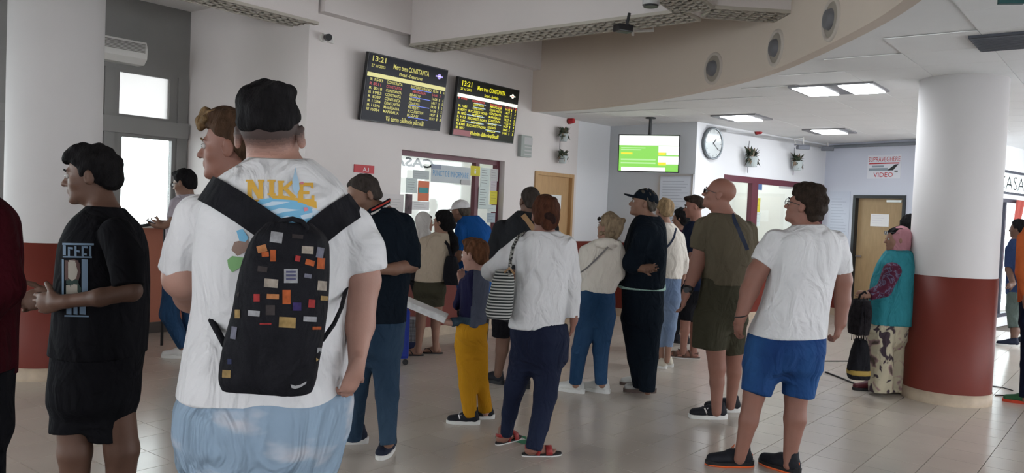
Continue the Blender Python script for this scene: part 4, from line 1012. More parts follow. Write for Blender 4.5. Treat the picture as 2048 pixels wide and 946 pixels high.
TRI = [0]
class Person:
    def __init__(s, label, D, foot, sk, h=None, group=None):
        s.D = D; s.k = D/F; s.h = h or max(.006, .0027+.00094*D)
        loc = np.array([foot[0], foot[1], 0.]); s.root = thing('person', loc, label, 'person', group); s.sk = sk; s.garment = []
        s.seed = int(abs(D*1000+foot[0]*77)) % 9973
    def p(s, q):          # (px, py, dy)
        return P(q[0], q[1], s.D+(q[2] if len(q) > 2 else 0))
    def chain(s, ch):     # [(px, py, dy, r_px)] -> points, radii
        return [s.p(c) for c in ch], [c[3]*(s.D+c[2])/F for c in ch]
    def bounds(s, prims):
        lo = np.min([p[0] for p in prims], 0); hi = np.max([p[1] for p in prims], 0); return lo, hi
    def solid(s, name, adds, m, carve=(), clipfn=None, fold=0., freq=18., fst=(1, 1, .45), h=None, parent=None, fmat=None, label=None, post=None):
        h = h or s.h; lo, hi = s.bounds([a[0] for a in adds]); Fd = Field(np.array(lo)-.02, np.array(hi)+.02, h)
        for pr, k in adds: Fd.add(pr, k)
        for pr, k in carve: Fd.add(pr, k, 'c')
        if clipfn: Fd.clip(clipfn)
        p, q = Fd.mesh()
        if len(q) == 0: print('EMPTY', name, s.root['label']); return None
        p = folds(p, q, fold, freq, s.seed+len(name), fst)
        if post is not None: p = post(p)
        TRI[0] += 2*len(q)
        return mk(name, p, q, m, parent or s.root, True, fmat(p, q) if fmat else None, label)
    def rows(s, rows, grow=0., zc=None, dmin=.0):
        """rows (py, xl, xr, b_m[, dy]) -> loft stations"""
        out = []
        for r in rows:
            dy = r[4] if len(r) > 4 else 0.
            q = P((r[1]+r[2])/2, r[0], s.D+dy); a = (r[2]-r[1])/2*(s.D+dy)/F*math.sqrt(1+((r[1]+r[2])/2-CX)**2/F**2)**-0
            out.append((q[0], q[1], q[2], max(a+grow, .01), max(r[3]+grow, .01)))
        return out
    def body(s, head, hs, hr, torso, limbs, hands=(), neck=None, neckr=.058, feet=(), extra=(), ears=True, skin=None, fmat=None, mats=None):
        """one continuous figure: head, neck, trunk, limbs, hands, bare feet"""
        c = s.p(head); R = rot(*hr); s.hc, s.R, s.hs = c, R, hs; s.eyes = []
        rw = s.rows(torso, -.028); lw = min(rw, key=lambda r: r[2]); i_ = rw.index(lw); rw[i_] = (lw[0], lw[1], lw[2]+.03, lw[3]*.62, lw[4]*.5)
        prs = [(stack(rw, 2.1), .03)]
        for ch, k in limbs:
            pts, rs = s.chain(ch)
            for i in range(len(pts)-1): prs.append((cone(pts[i], pts[i+1], rs[i], rs[i+1]), k))
        nb = s.p(neck); hb = c+R@np.array([0, -.022, -.07])*hs
        prs.append((cone(nb, hb, neckr*1.12, neckr*.98), .03))
        lo, hi = s.bounds([p[0] for p in prs]); lo = np.minimum(lo, c-.16*hs); hi = np.maximum(hi, c+.16*hs)
        for hd in hands: lo = np.minimum(lo, hd[0]-.2); hi = np.maximum(hi, hd[0]+.2)
        for ft in feet: f3 = np.array([ft[0][0], ft[0][1], .05]); lo = np.minimum(lo, f3-.25); hi = np.maximum(hi, f3+.25)
        lo[2] = max(lo[2], -.01)
        Fd = Field(lo, hi, s.h)
        for pr, k in prs: Fd.add(pr, k)
        head_prims(Fd, c, R, hs, ears)
        for hd in hands: hand_prims(Fd, *hd)
        for g, yaw_, sc in feet:
            Rf = rot(yaw_); g = np.array([g[0], g[1], 0.]); Lf = lambda x, y, z: g+Rf@(np.array([x, y, z])*sc)
            Fd.add(cone(Lf(0, -.005, .10), Lf(0, -.01, .045), .036*sc, .034*sc), .02); Fd.add(cone(Lf(0, -.03, .036), Lf(.0, .10, .034), .031*sc, .026*sc, sq=(Rf[:, 0], 1.25)), .02)
            Fd.add(cone(Lf(0, .01, .07), Lf(0, .11, .035), .026*sc, .02*sc), .015)
            for i in range(5): Fd.add(cone(Lf(-.028+.015*i, .12, .026), Lf(-.032+.016*i, .17-.008*i, .024), .0105*sc, .0095*sc), .003)
        for pr, k in extra: Fd.add(pr, k)
        p, q = Fd.mesh(); TRI[0] += 2*len(q)
        s.bodyob = mk('body', p, q, mats or s.sk, s.root, True, fmat(s, p, q) if fmat else None)
        return s
    def loc(s, x, y, z): return s.hc+s.R@(np.array([x, y, z])*s.hs)
    def face(s, iris=(.03, .02, .015), brow=None, lips=(.30, .12, .10)):
        ew = mat('eye_white', (.5, .48, .46), .25, .5); er = mat('eye_iris', iris, .15, .6)
        for x in (-1, 1):
            c = s.loc(x*.031, .0835, .002); mb = MB(c); n = 12
            rings = []; r = .0115*s.hs
            for i in range(7):
                a = math.pi*i/6; rings += [s.R@np.array([math.sin(a)*math.cos(2*math.pi*j/n), math.cos(a), math.sin(a)*math.sin(2*math.pi*j/n)])*r for j in range(n)]
            f = [(i*n+j, i*n+(j+1) % n, (i+1)*n+(j+1) % n, (i+1)*n+j) for i in range(6) for j in range(n)]; mi = [1]*n*2+[0]*n*4
            n0 = len(mb.v); mb.v += [c+v for v in rings]; mb.f += f; mb.m += mi; mb.build('eye', [ew, er], s.root, True)
            if brow: MB().tube([s.loc(x*.014, .0935, .020), s.loc(x*.030, .0955, .027), s.loc(x*.048, .082, .021)], [.0035*s.hs, .0042*s.hs, .002*s.hs], 6).build('eyebrow', brow, s.root, True)
        if lips: MB().tube([s.loc(-.022, .083, -.060), s.loc(-.008, .0915, -.0585), s.loc(.008, .0915, -.0585), s.loc(.022, .083, -.060)], [.002*s.hs, .0045*s.hs, .0045*s.hs, .002*s.hs], 6).build('lips', mat('lip_tone_%d' % int(lips[0]*100), lips, .45), s.root, True)
    def hair(s, m, t=.012, line=None, extra=(), disp=.004, freq=90., label=None, h=None, carve=()):
        """cap of hair: the skull grown by t and kept above a hairline z(y)"""
        line = line or [(-.13, -.075), (-.06, -.065), (-.025, -.03), (.0, .0), (.022, -.002), (.04, .035), (.055, .055), (.075, .078), (.12, .10)]
        ly = np.array([a for a, _ in line]); lz = np.array([b for _, b in line]); c, R, hs = s.hc, s.R, s.hs
        base = ell(s.loc(0, -.014, .036), np.array([.0765+t, .098+t, .086+t*1.2])*hs, R); base2 = ell(s.loc(0, -.05, -.02), np.array([.058+t, .060+t*.8, .07+t])*hs, R)
        prs = [(base, 0), (base2, .02*hs)]+[(ell(s.loc(*e[:3]), np.array(e[3:6])*hs, R), (e[6] if len(e) > 6 else .02)*hs) for e in extra if e[-1] != 'x']
        lo, hi = s.bounds([p[0] for p in prs]); Fd = Field(lo-.01, hi+.01, h or s.h*.8)
        Fd.add(base, 0); Fd.add(base2, .02*hs)
        def cl(X, Y, Z):
            x, y, z = X-c[0], Y-c[1], Z-c[2]; u = [(x*R[0, i]+y*R[1, i]+z*R[2, i])/hs for i in range(3)]
            lim = np.interp(u[1].ravel(), ly, lz).reshape(u[1].shape)
            return (lim-u[2])*hs*.8
        dcl = cl(Fd.ax[0][:, None, None], Fd.ax[1][None, :, None], Fd.ax[2][None, None, :]).astype(np.float32); kk = .020*hs
        wv_ = np.maximum(kk-np.abs(Fd.A-dcl), 0)/kk; Fd.A = np.maximum(Fd.A, dcl)+wv_*wv_*kk*.25
        for e, pr in zip(extra, prs[2:]): Fd.add(pr[0], pr[1])
        for e in carve: Fd.add(ell(s.loc(*e[:3]), np.array(e[3:6])*hs, R), .01*hs, 'c')
        p, q = Fd.mesh(); p = folds(p, q, disp, freq, s.seed, (1, 1, .6)); TRI[0] += 2*len(q)
        return mk('hair', p, q, m, s.root, True, None, label)
    def cap(s, m, tilt=0., label=None, brim_dir=0.):
        """baseball cap: crown and brim"""
        R = s.R@rot(brim_dir, tilt); L = lambda x, y, z: s.hc+R@(np.array([x, y, z])*s.hs); hs = s.hs
        cr = ell(L(0, -.014, .040), np.array([.088, .108, .092])*hs, R)
        br = ell(L(0, .10, .036), np.array([.070, .085, .016])*hs, R); prs = [(cr, 0), (br, .008)]
        lo, hi = s.bounds([p[0] for p in prs]); Fd = Field(lo-.01, hi+.01, s.h*.7); c = s.hc
        Fd.add(cr, 0)
        Fd.clip(lambda X, Y, Z: (.030*hs-((X-c[0])*R[0, 2]+(Y-c[1])*R[1, 2]+(Z-c[2])*R[2, 2])))
        Fd.add(ell(L(0, .098, .036), np.array([.068, .083, .011])*hs, R), .006)
        p, q = Fd.mesh(); TRI[0] += 2*len(q); o = mk('cap', p, q, m, s.root, True, None, label)
        MB().cyl(L(0, -.014, .128), L(0, -.014, .137), .009*hs, n=10).build('button', m, o)
        return o
    def glasses(s, m=None, up=0., dark=False):
        m = m or mat('spectacle_frame', (.03, .03, .035), .3, .5)
        mb = MB()
        for x in (-1, 1):
            mb.tube([s.loc(x*.033+.024*math.cos(a), .101, up+.002+.018*math.sin(a)) for a in np.linspace(0, 2*math.pi, 15)[:-1]], .0022*s.hs, 5, closed=True)
            mb.tube([s.loc(x*.057, .101, up+.006), s.loc(x*.078, .05, up+.008), s.loc(x*.080, -.01, up+.004)], .0022*s.hs, 5)
        mb.tube([s.loc(-.010, .103, up+.006), s.loc(.010, .103, up+.006)], .0022*s.hs, 5)
        o = mb.build('spectacles', m, s.root, True)
        if dark:
            for x in (-1, 1):
                mb = MB(); pts = [s.loc(x*.033+.022*math.cos(a), .101, up+.002+.016*math.sin(a)) for a in np.linspace(0, 2*math.pi, 15)[:-1]]; n0 = len(mb.v); mb.v += pts; mb.f.append(tuple(range(14))); mb.m.append(0); mb.build('lens', mat('dark_lens', (.01, .01, .012), .1, .6), o)
        return o
    def shirt(s, m, rows, sleeves, fold=.006, freq=16., name='shirt', neck=None, pw=2.2, k=.022, label=None, extra=(), mats=None, fmat=None, carve=()):
        prs = [(stack(s.rows(rows), pw), 0)]; cutp = []
        for ch in sleeves:
            pts, rs = s.chain(ch)
            for i in range(len(pts)-1):
                last = i == len(pts)-2; prs.append((cone(pts[i], pts[i+1], rs[i], rs[i+1], cut=last), k if i == 0 else .015))
        for e in extra: prs.append(e)
        zb = min(r[2] for r in s.rows(rows))
        o = s.solid(name, prs, mats or m, fold=fold, freq=freq, label=label, fmat=fmat, carve=carve)
        return o
    def bottoms(s, m, rows, legs, name='trousers', fold=.005, freq=14., k=.02, pw=2.2, label=None, sq=None, groove=None):
        car = [] if not groove else [(cone(s.p((groove[0], groove[1], -groove[4]-.012)), s.p((groove[2], groove[3], -groove[4]+.0)), .012, .020), .04)]
        st = s.rows(rows); st = sorted(st, key=lambda r: -r[2]); l = st[-1]
        if len(st) > 1:
            dx = .045*s.D/s.D; st[-1] = (l[0], l[1], l[2], l[3]*.97, l[4]*.84); st.append((l[0], l[1], l[2]-.035, l[3]*.8, l[4]*.62)); st.append((l[0], l[1], l[2]-.065, l[3]*.45, l[4]*.4))
        prs = [(stack(st, pw), 0)]
        for ch in legs:
            pts, rs = s.chain(ch)
            for i in range(len(pts)-1): prs.append((cone(pts[i], pts[i+1], rs[i], rs[i+1], cut=(i == len(pts)-2), sq=sq), .06 if i == 0 else k))
        return s.solid(name, prs, m, fold=fold, freq=freq, label=label, carve=car)
    def shoe(s, g, yaw, m, msole, sc=1., hi=0., stripes=None, name='shoe', laces=None, heel=None, label=None):
        """g: floor point under the ankle"""
        g = np.array([g[0], g[1], 0.]); R = rot(yaw); L = lambda x, y, z: g+R@(np.array([x, y, z])*sc)
        prs = [(cone(L(0, -.035, .050), L(0, .05, .055), .037*sc, .038*sc, sq=(R[:, 2], 1.15)), 0), (cone(L(0, .04, .052), L(.0, .165, .036), .040*sc, .032*sc, sq=(R[:, 0], 1.2)), .025),
               (cone(L(0, -.012, .06), L(0, -.015, .105+hi), .041*sc, .040*sc), .02)]
        car = [(ell(L(0, -.012, .125+hi), np.array([.030, .036, .03])*sc, R), .004)]
        o = s.solid(name, prs, m, carve=car, clipfn=lambda X, Y, Z: .022*sc-Z+0*X+0*Y, h=min(s.h*.8, .006), label=label)
        # sole: outline of a foot, with a slight flare
        n = 28; out = []
        for i in range(n):
            a = 2*math.pi*i/n; y = .062+.142*math.cos(a); w = (.041 if y < .05 else .041+.009*min(1, (y-.05)/.07)); out.append((w*math.copysign(abs(math.sin(a))**.8, math.sin(a)), y))
        V = [L(x*1.02, y, .0) for x, y in out]+[L(x*1.06, y*1.01-.001, .028+(.012 if y < 0 else 0)) for x, y in out]
        V = [np.array([v[0], v[1], max(v[2], 0.0005)]) for v in V]
        mk('sole', V, [(i, (i+1) % n, n+(i+1) % n, n+i) for i in range(n)]+[tuple(range(n-1, -1, -1)), tuple(range(n, 2*n))], msole, o, False)
        if stripes:
            mb = MB()
            for sd in (-1, 1):
                for i in range(3): mb.ribbon([L(sd*.040, .035+.022*i, .035), L(sd*.043, .045+.022*i, .055), L(sd*.030, .055+.022*i, .080)], R[:, 1], .010*sc, .006*sc)
            mb.build('stripes', stripes, o)
        if laces:
            mb = MB()
            for i in range(4): mb.tube([L(-.02, .045+.02*i, .088-.009*i), L(0, .05+.02*i, .096-.010*i), L(.02, .045+.02*i, .088-.009*i)], .0028*sc, 5)
            mb.tube([L(.0, .045, .097), L(.03, .03, .115), L(.055, .035, .095), L(.05, .05, .075)], .0025*sc, 5); mb.build('laces', laces, o)
        return o
    def sandal(s, g, yaw, m, msole, sc=1., flip=False, strap=None, th=.018):
        g = np.array([g[0], g[1], 0.]); R = rot(yaw); L = lambda x, y, z: g+R@(np.array([x, y, z])*sc)
        n = 28; out = []
        for i in range(n):
            a = 2*math.pi*i/n; y = .06+.138*math.cos(a); w = (.034 if y < .05 else .034+.012*min(1, (y-.05)/.07)); out.append((w*math.copysign(abs(math.sin(a))**.8, math.sin(a)), y))
        V = [L(x, y, .0) for x, y in out]+[L(x*1.03, y, th) for x, y in out]
        o = mk('sandal', V, [(i, (i+1) % n, n+(i+1) % n, n+i) for i in range(n)]+[tuple(range(n-1, -1, -1)), tuple(range(n, 2*n))], msole, s.root, False)
        if not flip:
            V2 = [L(x*1.05, y*1.01, .0) for x, y in out]+[L(x*1.05, y*1.01, .007) for x, y in out]; mk('outsole', V2, [(i, (i+1) % n, n+(i+1) % n, n+i) for i in range(n)]+[tuple(range(n-1, -1, -1)), tuple(range(n, 2*n))], mat('white_rubber', (.62, .62, .6)), o, False)
        mb = MB()
        if flip:
            for sd in (-1, 1): mb.tube([L(sd*.040, .045, .018), L(sd*.034, .075, .058), L(-.0, .125, .052), L(0, .135, .02)], .006*sc, 6)
        else:
            mb.ribbon([L(-.048, .10, .012), L(-.034, .10, .055), L(0, .102, .066), L(.034, .10, .055), L(.048, .10, .012)], R[:, 1], .045*sc, .005)
            mb.ribbon([L(-.042, .02, .012), L(-.036, .035, .07), L(0, .05, .092), L(.036, .035, .07), L(.042, .02, .012)], R[:, 1], .026*sc, .005)
            mb.ribbon([L(-.038, -.01, .05), L(-.03, -.045, .06), L(0, -.056, .062), L(.03, -.045, .06), L(.038, -.01, .05)], R[:, 2], .02*sc, .005)
        mb.build('strap', strap or m, o, True)
        if not flip:
            mb = MB(); mb.ribbon([L(-.012, .045, .096), L(.026, .04, .083)], R[:, 1], .03*sc, .006); mb.build('buckle', mat('silver_buckle', (.7, .7, .7), .35, .5), o)
        return o

def surf(ob):
    me = ob.data; o0 = org(ob.parent) if ob.parent else ORG[ob.name]
    V = np.empty(len(me.vertices)*3, np.float32); me.vertices.foreach_get('co', V); V = V.reshape(-1, 3)+o0
    return BVHTree.FromPolygons([tuple(v) for v in V.tolist()], [tuple(p.vertices) for p in me.polygons])
def drape(name, pts2, faces, o3, ex, ey, direction, tree, m, parent, off=.003, cut=.02, fm=None, back=.4):
    """flat print laid on a cloth surface: 2-D shapes in the plane (o3, ex, ey) pushed along direction onto the cloth"""
    bm = bmesh.new(); vs = [bm.verts.new((a, b, 0)) for a, b in pts2]
    for i, f in enumerate(faces):
        try: fc = bm.faces.new([vs[j] for j in f])
        except ValueError: continue
        if fm: fc.material_index = fm[i]
    bmesh.ops.triangulate(bm, faces=bm.faces[:])
    for _ in range(6):
        ed = [e for e in bm.edges if e.calc_length() > cut]
        if not ed: break
        bmesh.ops.subdivide_edges(bm, edges=ed, cuts=1); bmesh.ops.triangulate(bm, faces=bm.faces[:])
    d = Vector(nrm(direction)); bad = []
    for v in bm.verts:
        p = o3+ex*v.co.x+ey*v.co.y; s_ = Vector(p)-d*back; hit = tree.ray_cast(s_, d)
        if hit[0] is None: bad.append(v); continue
        q = hit[0]-d*off; v.co = q
    bmesh.ops.delete(bm, geom=bad, context='VERTS'); bm.verts.index_update()
    if not bm.faces: bm.free(); return None
    o = mk(name, [tuple(v.co) for v in bm.verts], [[v.index for v in f.verts] for f in bm.faces], m, parent, False, [f.material_index for f in bm.faces]); bm.free()
    return o

def drape_px(name, polys, tree, m, parent, off=.003, cut=6., fm=None):
    """a print on cloth, its outline given as it is seen; every point is set on the cloth itself"""
    bm = bmesh.new(); 
    for i, pl in enumerate(polys):
        vs = [bm.verts.new((x, y, 0)) for x, y in pl]
        try: bm.faces.new(vs)
        except ValueError: pass
    bmesh.ops.triangulate(bm, faces=bm.faces[:])
    for _ in range(6):
        ed = [e for e in bm.edges if e.calc_length() > cut]
        if not ed: break
        bmesh.ops.subdivide_edges(bm, edges=ed, cuts=1); bmesh.ops.triangulate(bm, faces=bm.faces[:])
    bad = []; org_ = Vector((0, 0, CH))
    for v in bm.verts:
        r = Vector(ray(v.co.x, v.co.y)).normalized(); h_ = tree.ray_cast(org_, r)
        if h_[0] is None: bad.append(v); continue
        n_ = h_[1] if h_[1].dot(r) < 0 else -h_[1]
        v.co = h_[0]+n_*off
    bmesh.ops.delete(bm, geom=bad, context='VERTS')
    far_ = [f for f in bm.faces if max(e.calc_length() for e in f.edges) > .09]; bmesh.ops.delete(bm, geom=far_, context='FACES')
    bm.verts.index_update()
    if not bm.faces: bm.free(); return None
    o = mk(name, [tuple(v.co) for v in bm.verts], [[v.index for v in f.verts] for f in bm.faces], m, parent, False); bm.free()
    return o
# ================================================================== THE PEOPLE
SK_MID = skin_mat('skin_light_tan', (.27, .145, .10)); SK_FAIR = skin_mat('skin_fair', (.37, .205, .16)); SK_BROWN = skin_mat('skin_brown', (.12, .062, .042)); SK_RED = skin_mat('skin_ruddy', (.24, .11, .08))
SK_TAN = skin_mat('skin_tanned', (.20, .105, .07))
H_BLACK = hairm('hair_black', (.012, .011, .012)); H_DARK = hairm('hair_dark_brown', (.035, .024, .018)); H_BLOND = hairm('hair_dark_blond', (.22, .14, .07)); H_GREY = hairm('hair_grey_brown', (.10, .085, .07))
H_BROWN = hairm('hair_mid_brown', (.075, .042, .025)); H_GINGER = hairm('hair_ginger', (.14, .06, .03)); H_AUBURN = hairm('hair_auburn', (.085, .032, .018)); H_CURL = hairm('hair_grey_blond', (.27, .20, .13)); H_BUZZ = hairm('hair_buzz_grey', (.05, .04, .035))
C_WHITE = cloth('cotton_white', (.66, .66, .67)); C_WHITE2 = cloth('cotton_off_white', (.58, .56, .54)); C_CREAM = cloth('cotton_cream', (.62, .58, .52)); C_BEIGE = cloth('cotton_beige', (.43, .36, .28))
C_BLACK = cloth('cotton_black', (.008, .008, .010)); C_NAVY = cloth('cotton_navy', (.008, .012, .028)); C_DNAVY = cloth('cotton_blue_black', (.006, .010, .016)); C_OLIVE = cloth('cotton_olive', (.095, .08, .055))
C_OLIVED = cloth('canvas_dark_olive', (.045, .042, .028)); C_BLUE = cloth('cotton_royal_blue', (.012, .08, .28)); C_MAROON = cloth('cotton_maroon', (.035, .003, .006)); C_GREYL = cloth('cotton_lilac_grey', (.42, .38, .42))
C_MUST = cloth('corduroy_mustard', (.42, .20, .012)); C_CHAR = cloth('cotton_charcoal', (.02, .021, .024)); C_TEAL = cloth('quilted_teal', (.03, .20, .24), .7, .08, 9.); C_PINK = cloth('scarf_pink', (.42, .20, .23)); C_ORANGE = cloth('cotton_orange', (.42, .10, .03))
def denim(name, a, b): return wrinkle(ramp_mat(name, [(.3, a), (.7, b)], 4., 6, .85, (1, 1, .4)))
D_MID = denim('denim_mid_blue', (.012, .028, .055), (.035, .065, .105)); D_BLUE = denim('denim_blue', (.010, .035, .085), (.03, .075, .16)); D_LIGHT = denim('denim_light_blue', (.11, .16, .26), (.22, .28, .38)); D_SHORT = denim('denim_bright_blue', (.010, .035, .13), (.025, .09, .24))
D_NAVY = denim('trouser_navy', (.008, .011, .028), (.014, .02, .045))
CLOUD = ramp_mat('cloud_print_cotton', [(.0, (.23, .32, .42)), (.54, (.26, .35, .45)), (.62, (.36, .42, .50)), (.72, (.46, .48, .53))], 6., 3, .85, (1, 1, 2.2))
CAMO = ramp_mat('printed_trouser_cloth', [(.0, (.03, .025, .03)), (.40, (.05, .035, .045)), (.43, (.42, .38, .28)), (.58, (.45, .40, .29)), (.62, (.30, .2, .2)), (.7, (.08, .06, .05))], 8., 2, .8, distort=.6)
wrinkle(CLOUD, 1., 6., .12); wrinkle(CAMO)
FLORAL = ramp_mat('dark_floral_knit', [(.0, (.05, .008, .02)), (.5, (.07, .012, .03)), (.56, (.10, .10, .16)), (.64, (.05, .01, .03))], 26., 2, .8)
RUB_W = mat('white_rubber', (.62, .62, .60), .5); RUB_B = mat('black_rubber', (.012, .012, .014), .5); RUB_R = mat('red_rubber', (.5, .05, .02), .5); RUB_BR = mat('brown_sole', (.10, .07, .06), .6)
SHO_B = mat('black_knit_shoe', (.012, .013, .018), .7, .2, .2, 60.); SHO_W = mat('white_leather_shoe', (.58, .58, .56), .5); SHO_G = mat('pale_grey_shoe', (.40, .40, .38), .6); SHO_C = mat('cream_shoe', (.50, .46, .38), .6); SHO_N = mat('navy_knit_shoe', (.010, .014, .03), .7, .2, .2, 60.)
RED_L = mat('red_leather', (.30, .03, .03), .4); ORA = mat('orange_trim', (.65, .12, .03), .5); BRN = mat('brown_strap', (.10, .05, .035), .5)

def gp(s, q):
    p = s.p(q); return (p[0], p[1])
def GP(a, b):
    g = G(a, b); return (g[0], g[1])
def hand(s, w, f, c, sc=1., curl=.6, thumb=None): return (s.p(w) if len(w) < 4 else np.array(w), np.array(f, float), np.array(c, float), sc, curl, None if thumb is None else np.array(thumb, float))

# ---- 1 person at the left edge in maroon
s = Person('person in a maroon top, cut off by the left edge of the picture', 2.35, P(-90, 600, 2.35), SK_MID)
tor = [(372, -122, -62, .08), (395, -165, -25, .14), (430, -195, 2, .19), (520, -208, 8, .20), (650, -200, 2, .20), (760, -195, 5, .19)]
arm = [(-28, 455, 0, 40), (-8, 570, 0, 38), (-60, 640, -.12, 26), (-105, 655, -.2, 18)]; arm2 = [(-170, 455, 0, 38), (-188, 570, 0, 34), (-180, 690, -.1, 18)]
leg = [[(-65, 860, 0, 62), (-62, 1130, 0, 45), (-60, 1390, 0, 26)], [(-130, 860, 0, 62), (-135, 1130, 0, 45), (-136, 1390, 0, 26)]]
s.body((-106, 292), 1.02, (-80, 0, 0), tor+[(860, -198, 4, .18)], [(arm, .02), (arm2, .02), (leg[0], .02), (leg[1], .02)], [hand(s, (-105, 655, -.2), (-1, 0, -.1), (0, 1, 0), 1, .6), hand(s, (-180, 690, -.1), (-.2, 0, -1), (1, 0, 0), 1, .6)], (-100, 380))
s.face(); s.hair(H_DARK, .012); s.shirt(C_MAROON, tor, [[(-30, 450, 0, 50), (-6, 575, 0, 50), (-60, 645, -.1, 38), (-102, 655, -.19, 26)], [(-165, 450, 0, 48), (-190, 570, 0, 44), (-181, 685, -.1, 26)]], fold=.005)
s.bottoms(C_BLACK, [(740, -196, 6, .19), (870, -202, 8, .19)], [[(-65, 860, 0, 68), (-62, 1130, 0, 54), (-60, 1420, 0, 42)], [(-130, 860, 0, 68), (-135, 1130, 0, 54), (-136, 1420, 0, 42)]])
for x in (-60, -136): s.shoe(gp(s, (x, 1400)), -70, SHO_B, RUB_W)

# ---- 2 young man in black T-shirt
s = Person('young man in an oversized black printed T-shirt facing left, before the left column', 3.4, P(190, 700, 3.4), SK_BROWN)
tor = [(414, 184, 242, .08), (428, 168, 256, .13), (450, 150, 274, .17), (490, 134, 284, .20), (560, 124, 288, .20), (640, 116, 290, .19), (706, 106, 288, .18)]
near = [(238, 475, -.17, 22), (262, 582, -.22, 20), (200, 595, -.28, 17), (120, 604, -.26, 12)]; far = [(172, 480, .15, 21), (170, 570, .06, 18), (104, 588, -.12, 12)]
legs = [[(152, 800, 0, 38), (150, 905, -.02, 31), (150, 1095, 0, 17)], [(228, 800, 0, 38), (244, 900, .02, 32), (236, 1095, .05, 17)]]
s.body((184, 353), 1.0, (-100, -3, 0), tor+[(800, 115, 270, .16)], [(near, .02), (far, .02), (legs[0], .02), (legs[1], .02)],
       [hand(s, (120, 604, -.26), (-1, .25, -.12), (.2, 1, .1), 1.02, .75, (0, 0, 1)), hand(s, (104, 588, -.12), (-.9, -.35, -.35), (-.1, -1, 0), 1.0, .8, (0, 0, 1))], (208, 425), .056)
s.face(brow=H_BLACK); s.hair(H_BLACK, .011, [(-.13, -.05), (-.07, -.055), (-.03, -.03), (.0, -.002), (.02, -.004), (.04, .035), (.065, .05), (.12, .058)], [(0, .066, .085, .05, .04, .030, .02), (0, .02, .108, .058, .065, .026, .02), (0, .092, .070, .038, .014, .018, .015), (-.02, -.03, .115, .03, .04, .018, .01)], .0035, 110)
sh = s.shirt(C_BLACK, tor, [[(236, 468, -.15, 32), (254, 520, -.2, 31), (258, 572, -.23, 29)], [(165, 470, .14, 28), (160, 560, .1, 27)]], fold=.005, freq=13)
# print on the chest: pale block lettering, window-like drawing, portrait shapes
tr_ = surf(sh)
BLP = mat('pale_blue_print', (.14, .20, .28), .8); WHP = mat('bone_print', (.34, .31, .27), .8); GNP = mat('dark_green_print', (.02, .04, .035), .8); BRP = mat('brown_print', (.09, .05, .045), .8)
def prect(name, L_, m, off=.003):
    return drape_px(name, [[(r[0], r[3]), (r[1], r[3]+1), (r[1], r[2]+1), (r[0], r[2])] for r in L_], tr_, m, sh, off, 8.)
BLP = mat('pale_blue_print', (.10, .15, .22), .8)
prect('blue_print', [(126, 188, 486, 490), (127, 133, 490, 510), (137, 147, 494, 498), (137, 141, 498, 512), (150, 154, 492, 512), (154, 160, 500, 504), (164, 168, 492, 512), (168, 176, 492, 496), (168, 174, 506, 510), (179, 183, 492, 512), (127, 184, 512, 515), (125, 129, 518, 600), (164, 176, 518, 606), (130, 164, 600, 604), (134, 144, 608, 628), (148, 156, 606, 628), (160, 172, 606, 628), (130, 178, 630, 633)], BLP)
for nm, pl, m_, of in (('brown_print', [(132, 560), (131, 535), (137, 521), (150, 518), (160, 526), (162, 545), (158, 562), (146, 566)], BRP, .0035), ('pale_print', [(139, 556), (138, 536), (144, 526), (153, 528), (157, 542), (154, 556), (146, 562)], WHP, .005),
    ('green_print', [(132, 594), (133, 572), (142, 564), (156, 564), (163, 576), (162, 598), (146, 600)], GNP, .0035), ('pale_print', [(136, 584), (146, 568), (155, 580), (160, 590), (150, 594)], WHP, .005)):
    drape_px(nm, [pl], tr_, m_, sh, of, 7.)
prect('pale_print', [(138, 154, 524, 556), (140, 152, 520, 524), (134, 142, 570, 588), (148, 156, 568, 588)], WHP, .0045); prect('brown_print', [(131, 138, 520, 560), (154, 158, 520, 556)], BRP, .004); prect('green_print', [(134, 158, 558, 568), (142, 150, 568, 592)], GNP, .004)
s.bottoms(C_BLACK, [(690, 112, 282, .17), (760, 108, 274, .18), (805, 106, 268, .18)], [[(152, 790, 0, 44), (150, 862, -.02, 45)], [(226, 790, 0, 44), (226, 874, .02, 42)]], name='shorts')
for x, dy in ((150, 0), (238, .05)): s.shoe(gp(s, (x, 1090, dy)), -105, SHO_B, RUB_W)

# ---- 3 the big man with the backpack
s = Person('heavy man in white printed T-shirt and cloud-print trousers, back to camera', 2.35, P(520, 800, 2.35), SK_FAIR, h=.0064)
BIG = s
tor = [(322, 508, 606, .085), (334, 482, 640, .12), (352, 448, 668, .15), (375, 428, 690, .18), (410, 412, 706, .20), (450, 404, 716, .21), (520, 400, 710, .22), (600, 402, 700, .225), (700, 380, 700, .24), (760, 368, 696, .25), (783, 362, 688, .25)]
la = [(400, 440, .02, 42), (366, 556, .04, 38), (385, 590, .16, 34), (455, 570, .38, 20)]; ra = [(704, 462, 0, 38), (726, 560, 0, 34), (720, 650, -.03, 28), (713, 735, -.10, 16)]
lg = [[(430, 930, 0, 66), (432, 1120, 0, 46), (440, 1400, 0, 26)], [(580, 930, 0, 66), (572, 1120, 0, 46), (562, 1400, 0, 26)]]
def mfade(P_, p, q):
    c = p[q].mean(1)-P_.hc; z = (c@P_.R[:, 2])/P_.hs; y = (c@P_.R[:, 1])/P_.hs
    lim = np.interp(y, [-.13, -.06, -.03, 0, .05], [-.02, -.01, .0, .03, .2])
    return np.clip(((z-lim+.05)/.0085), 0, 6).astype(np.int32)
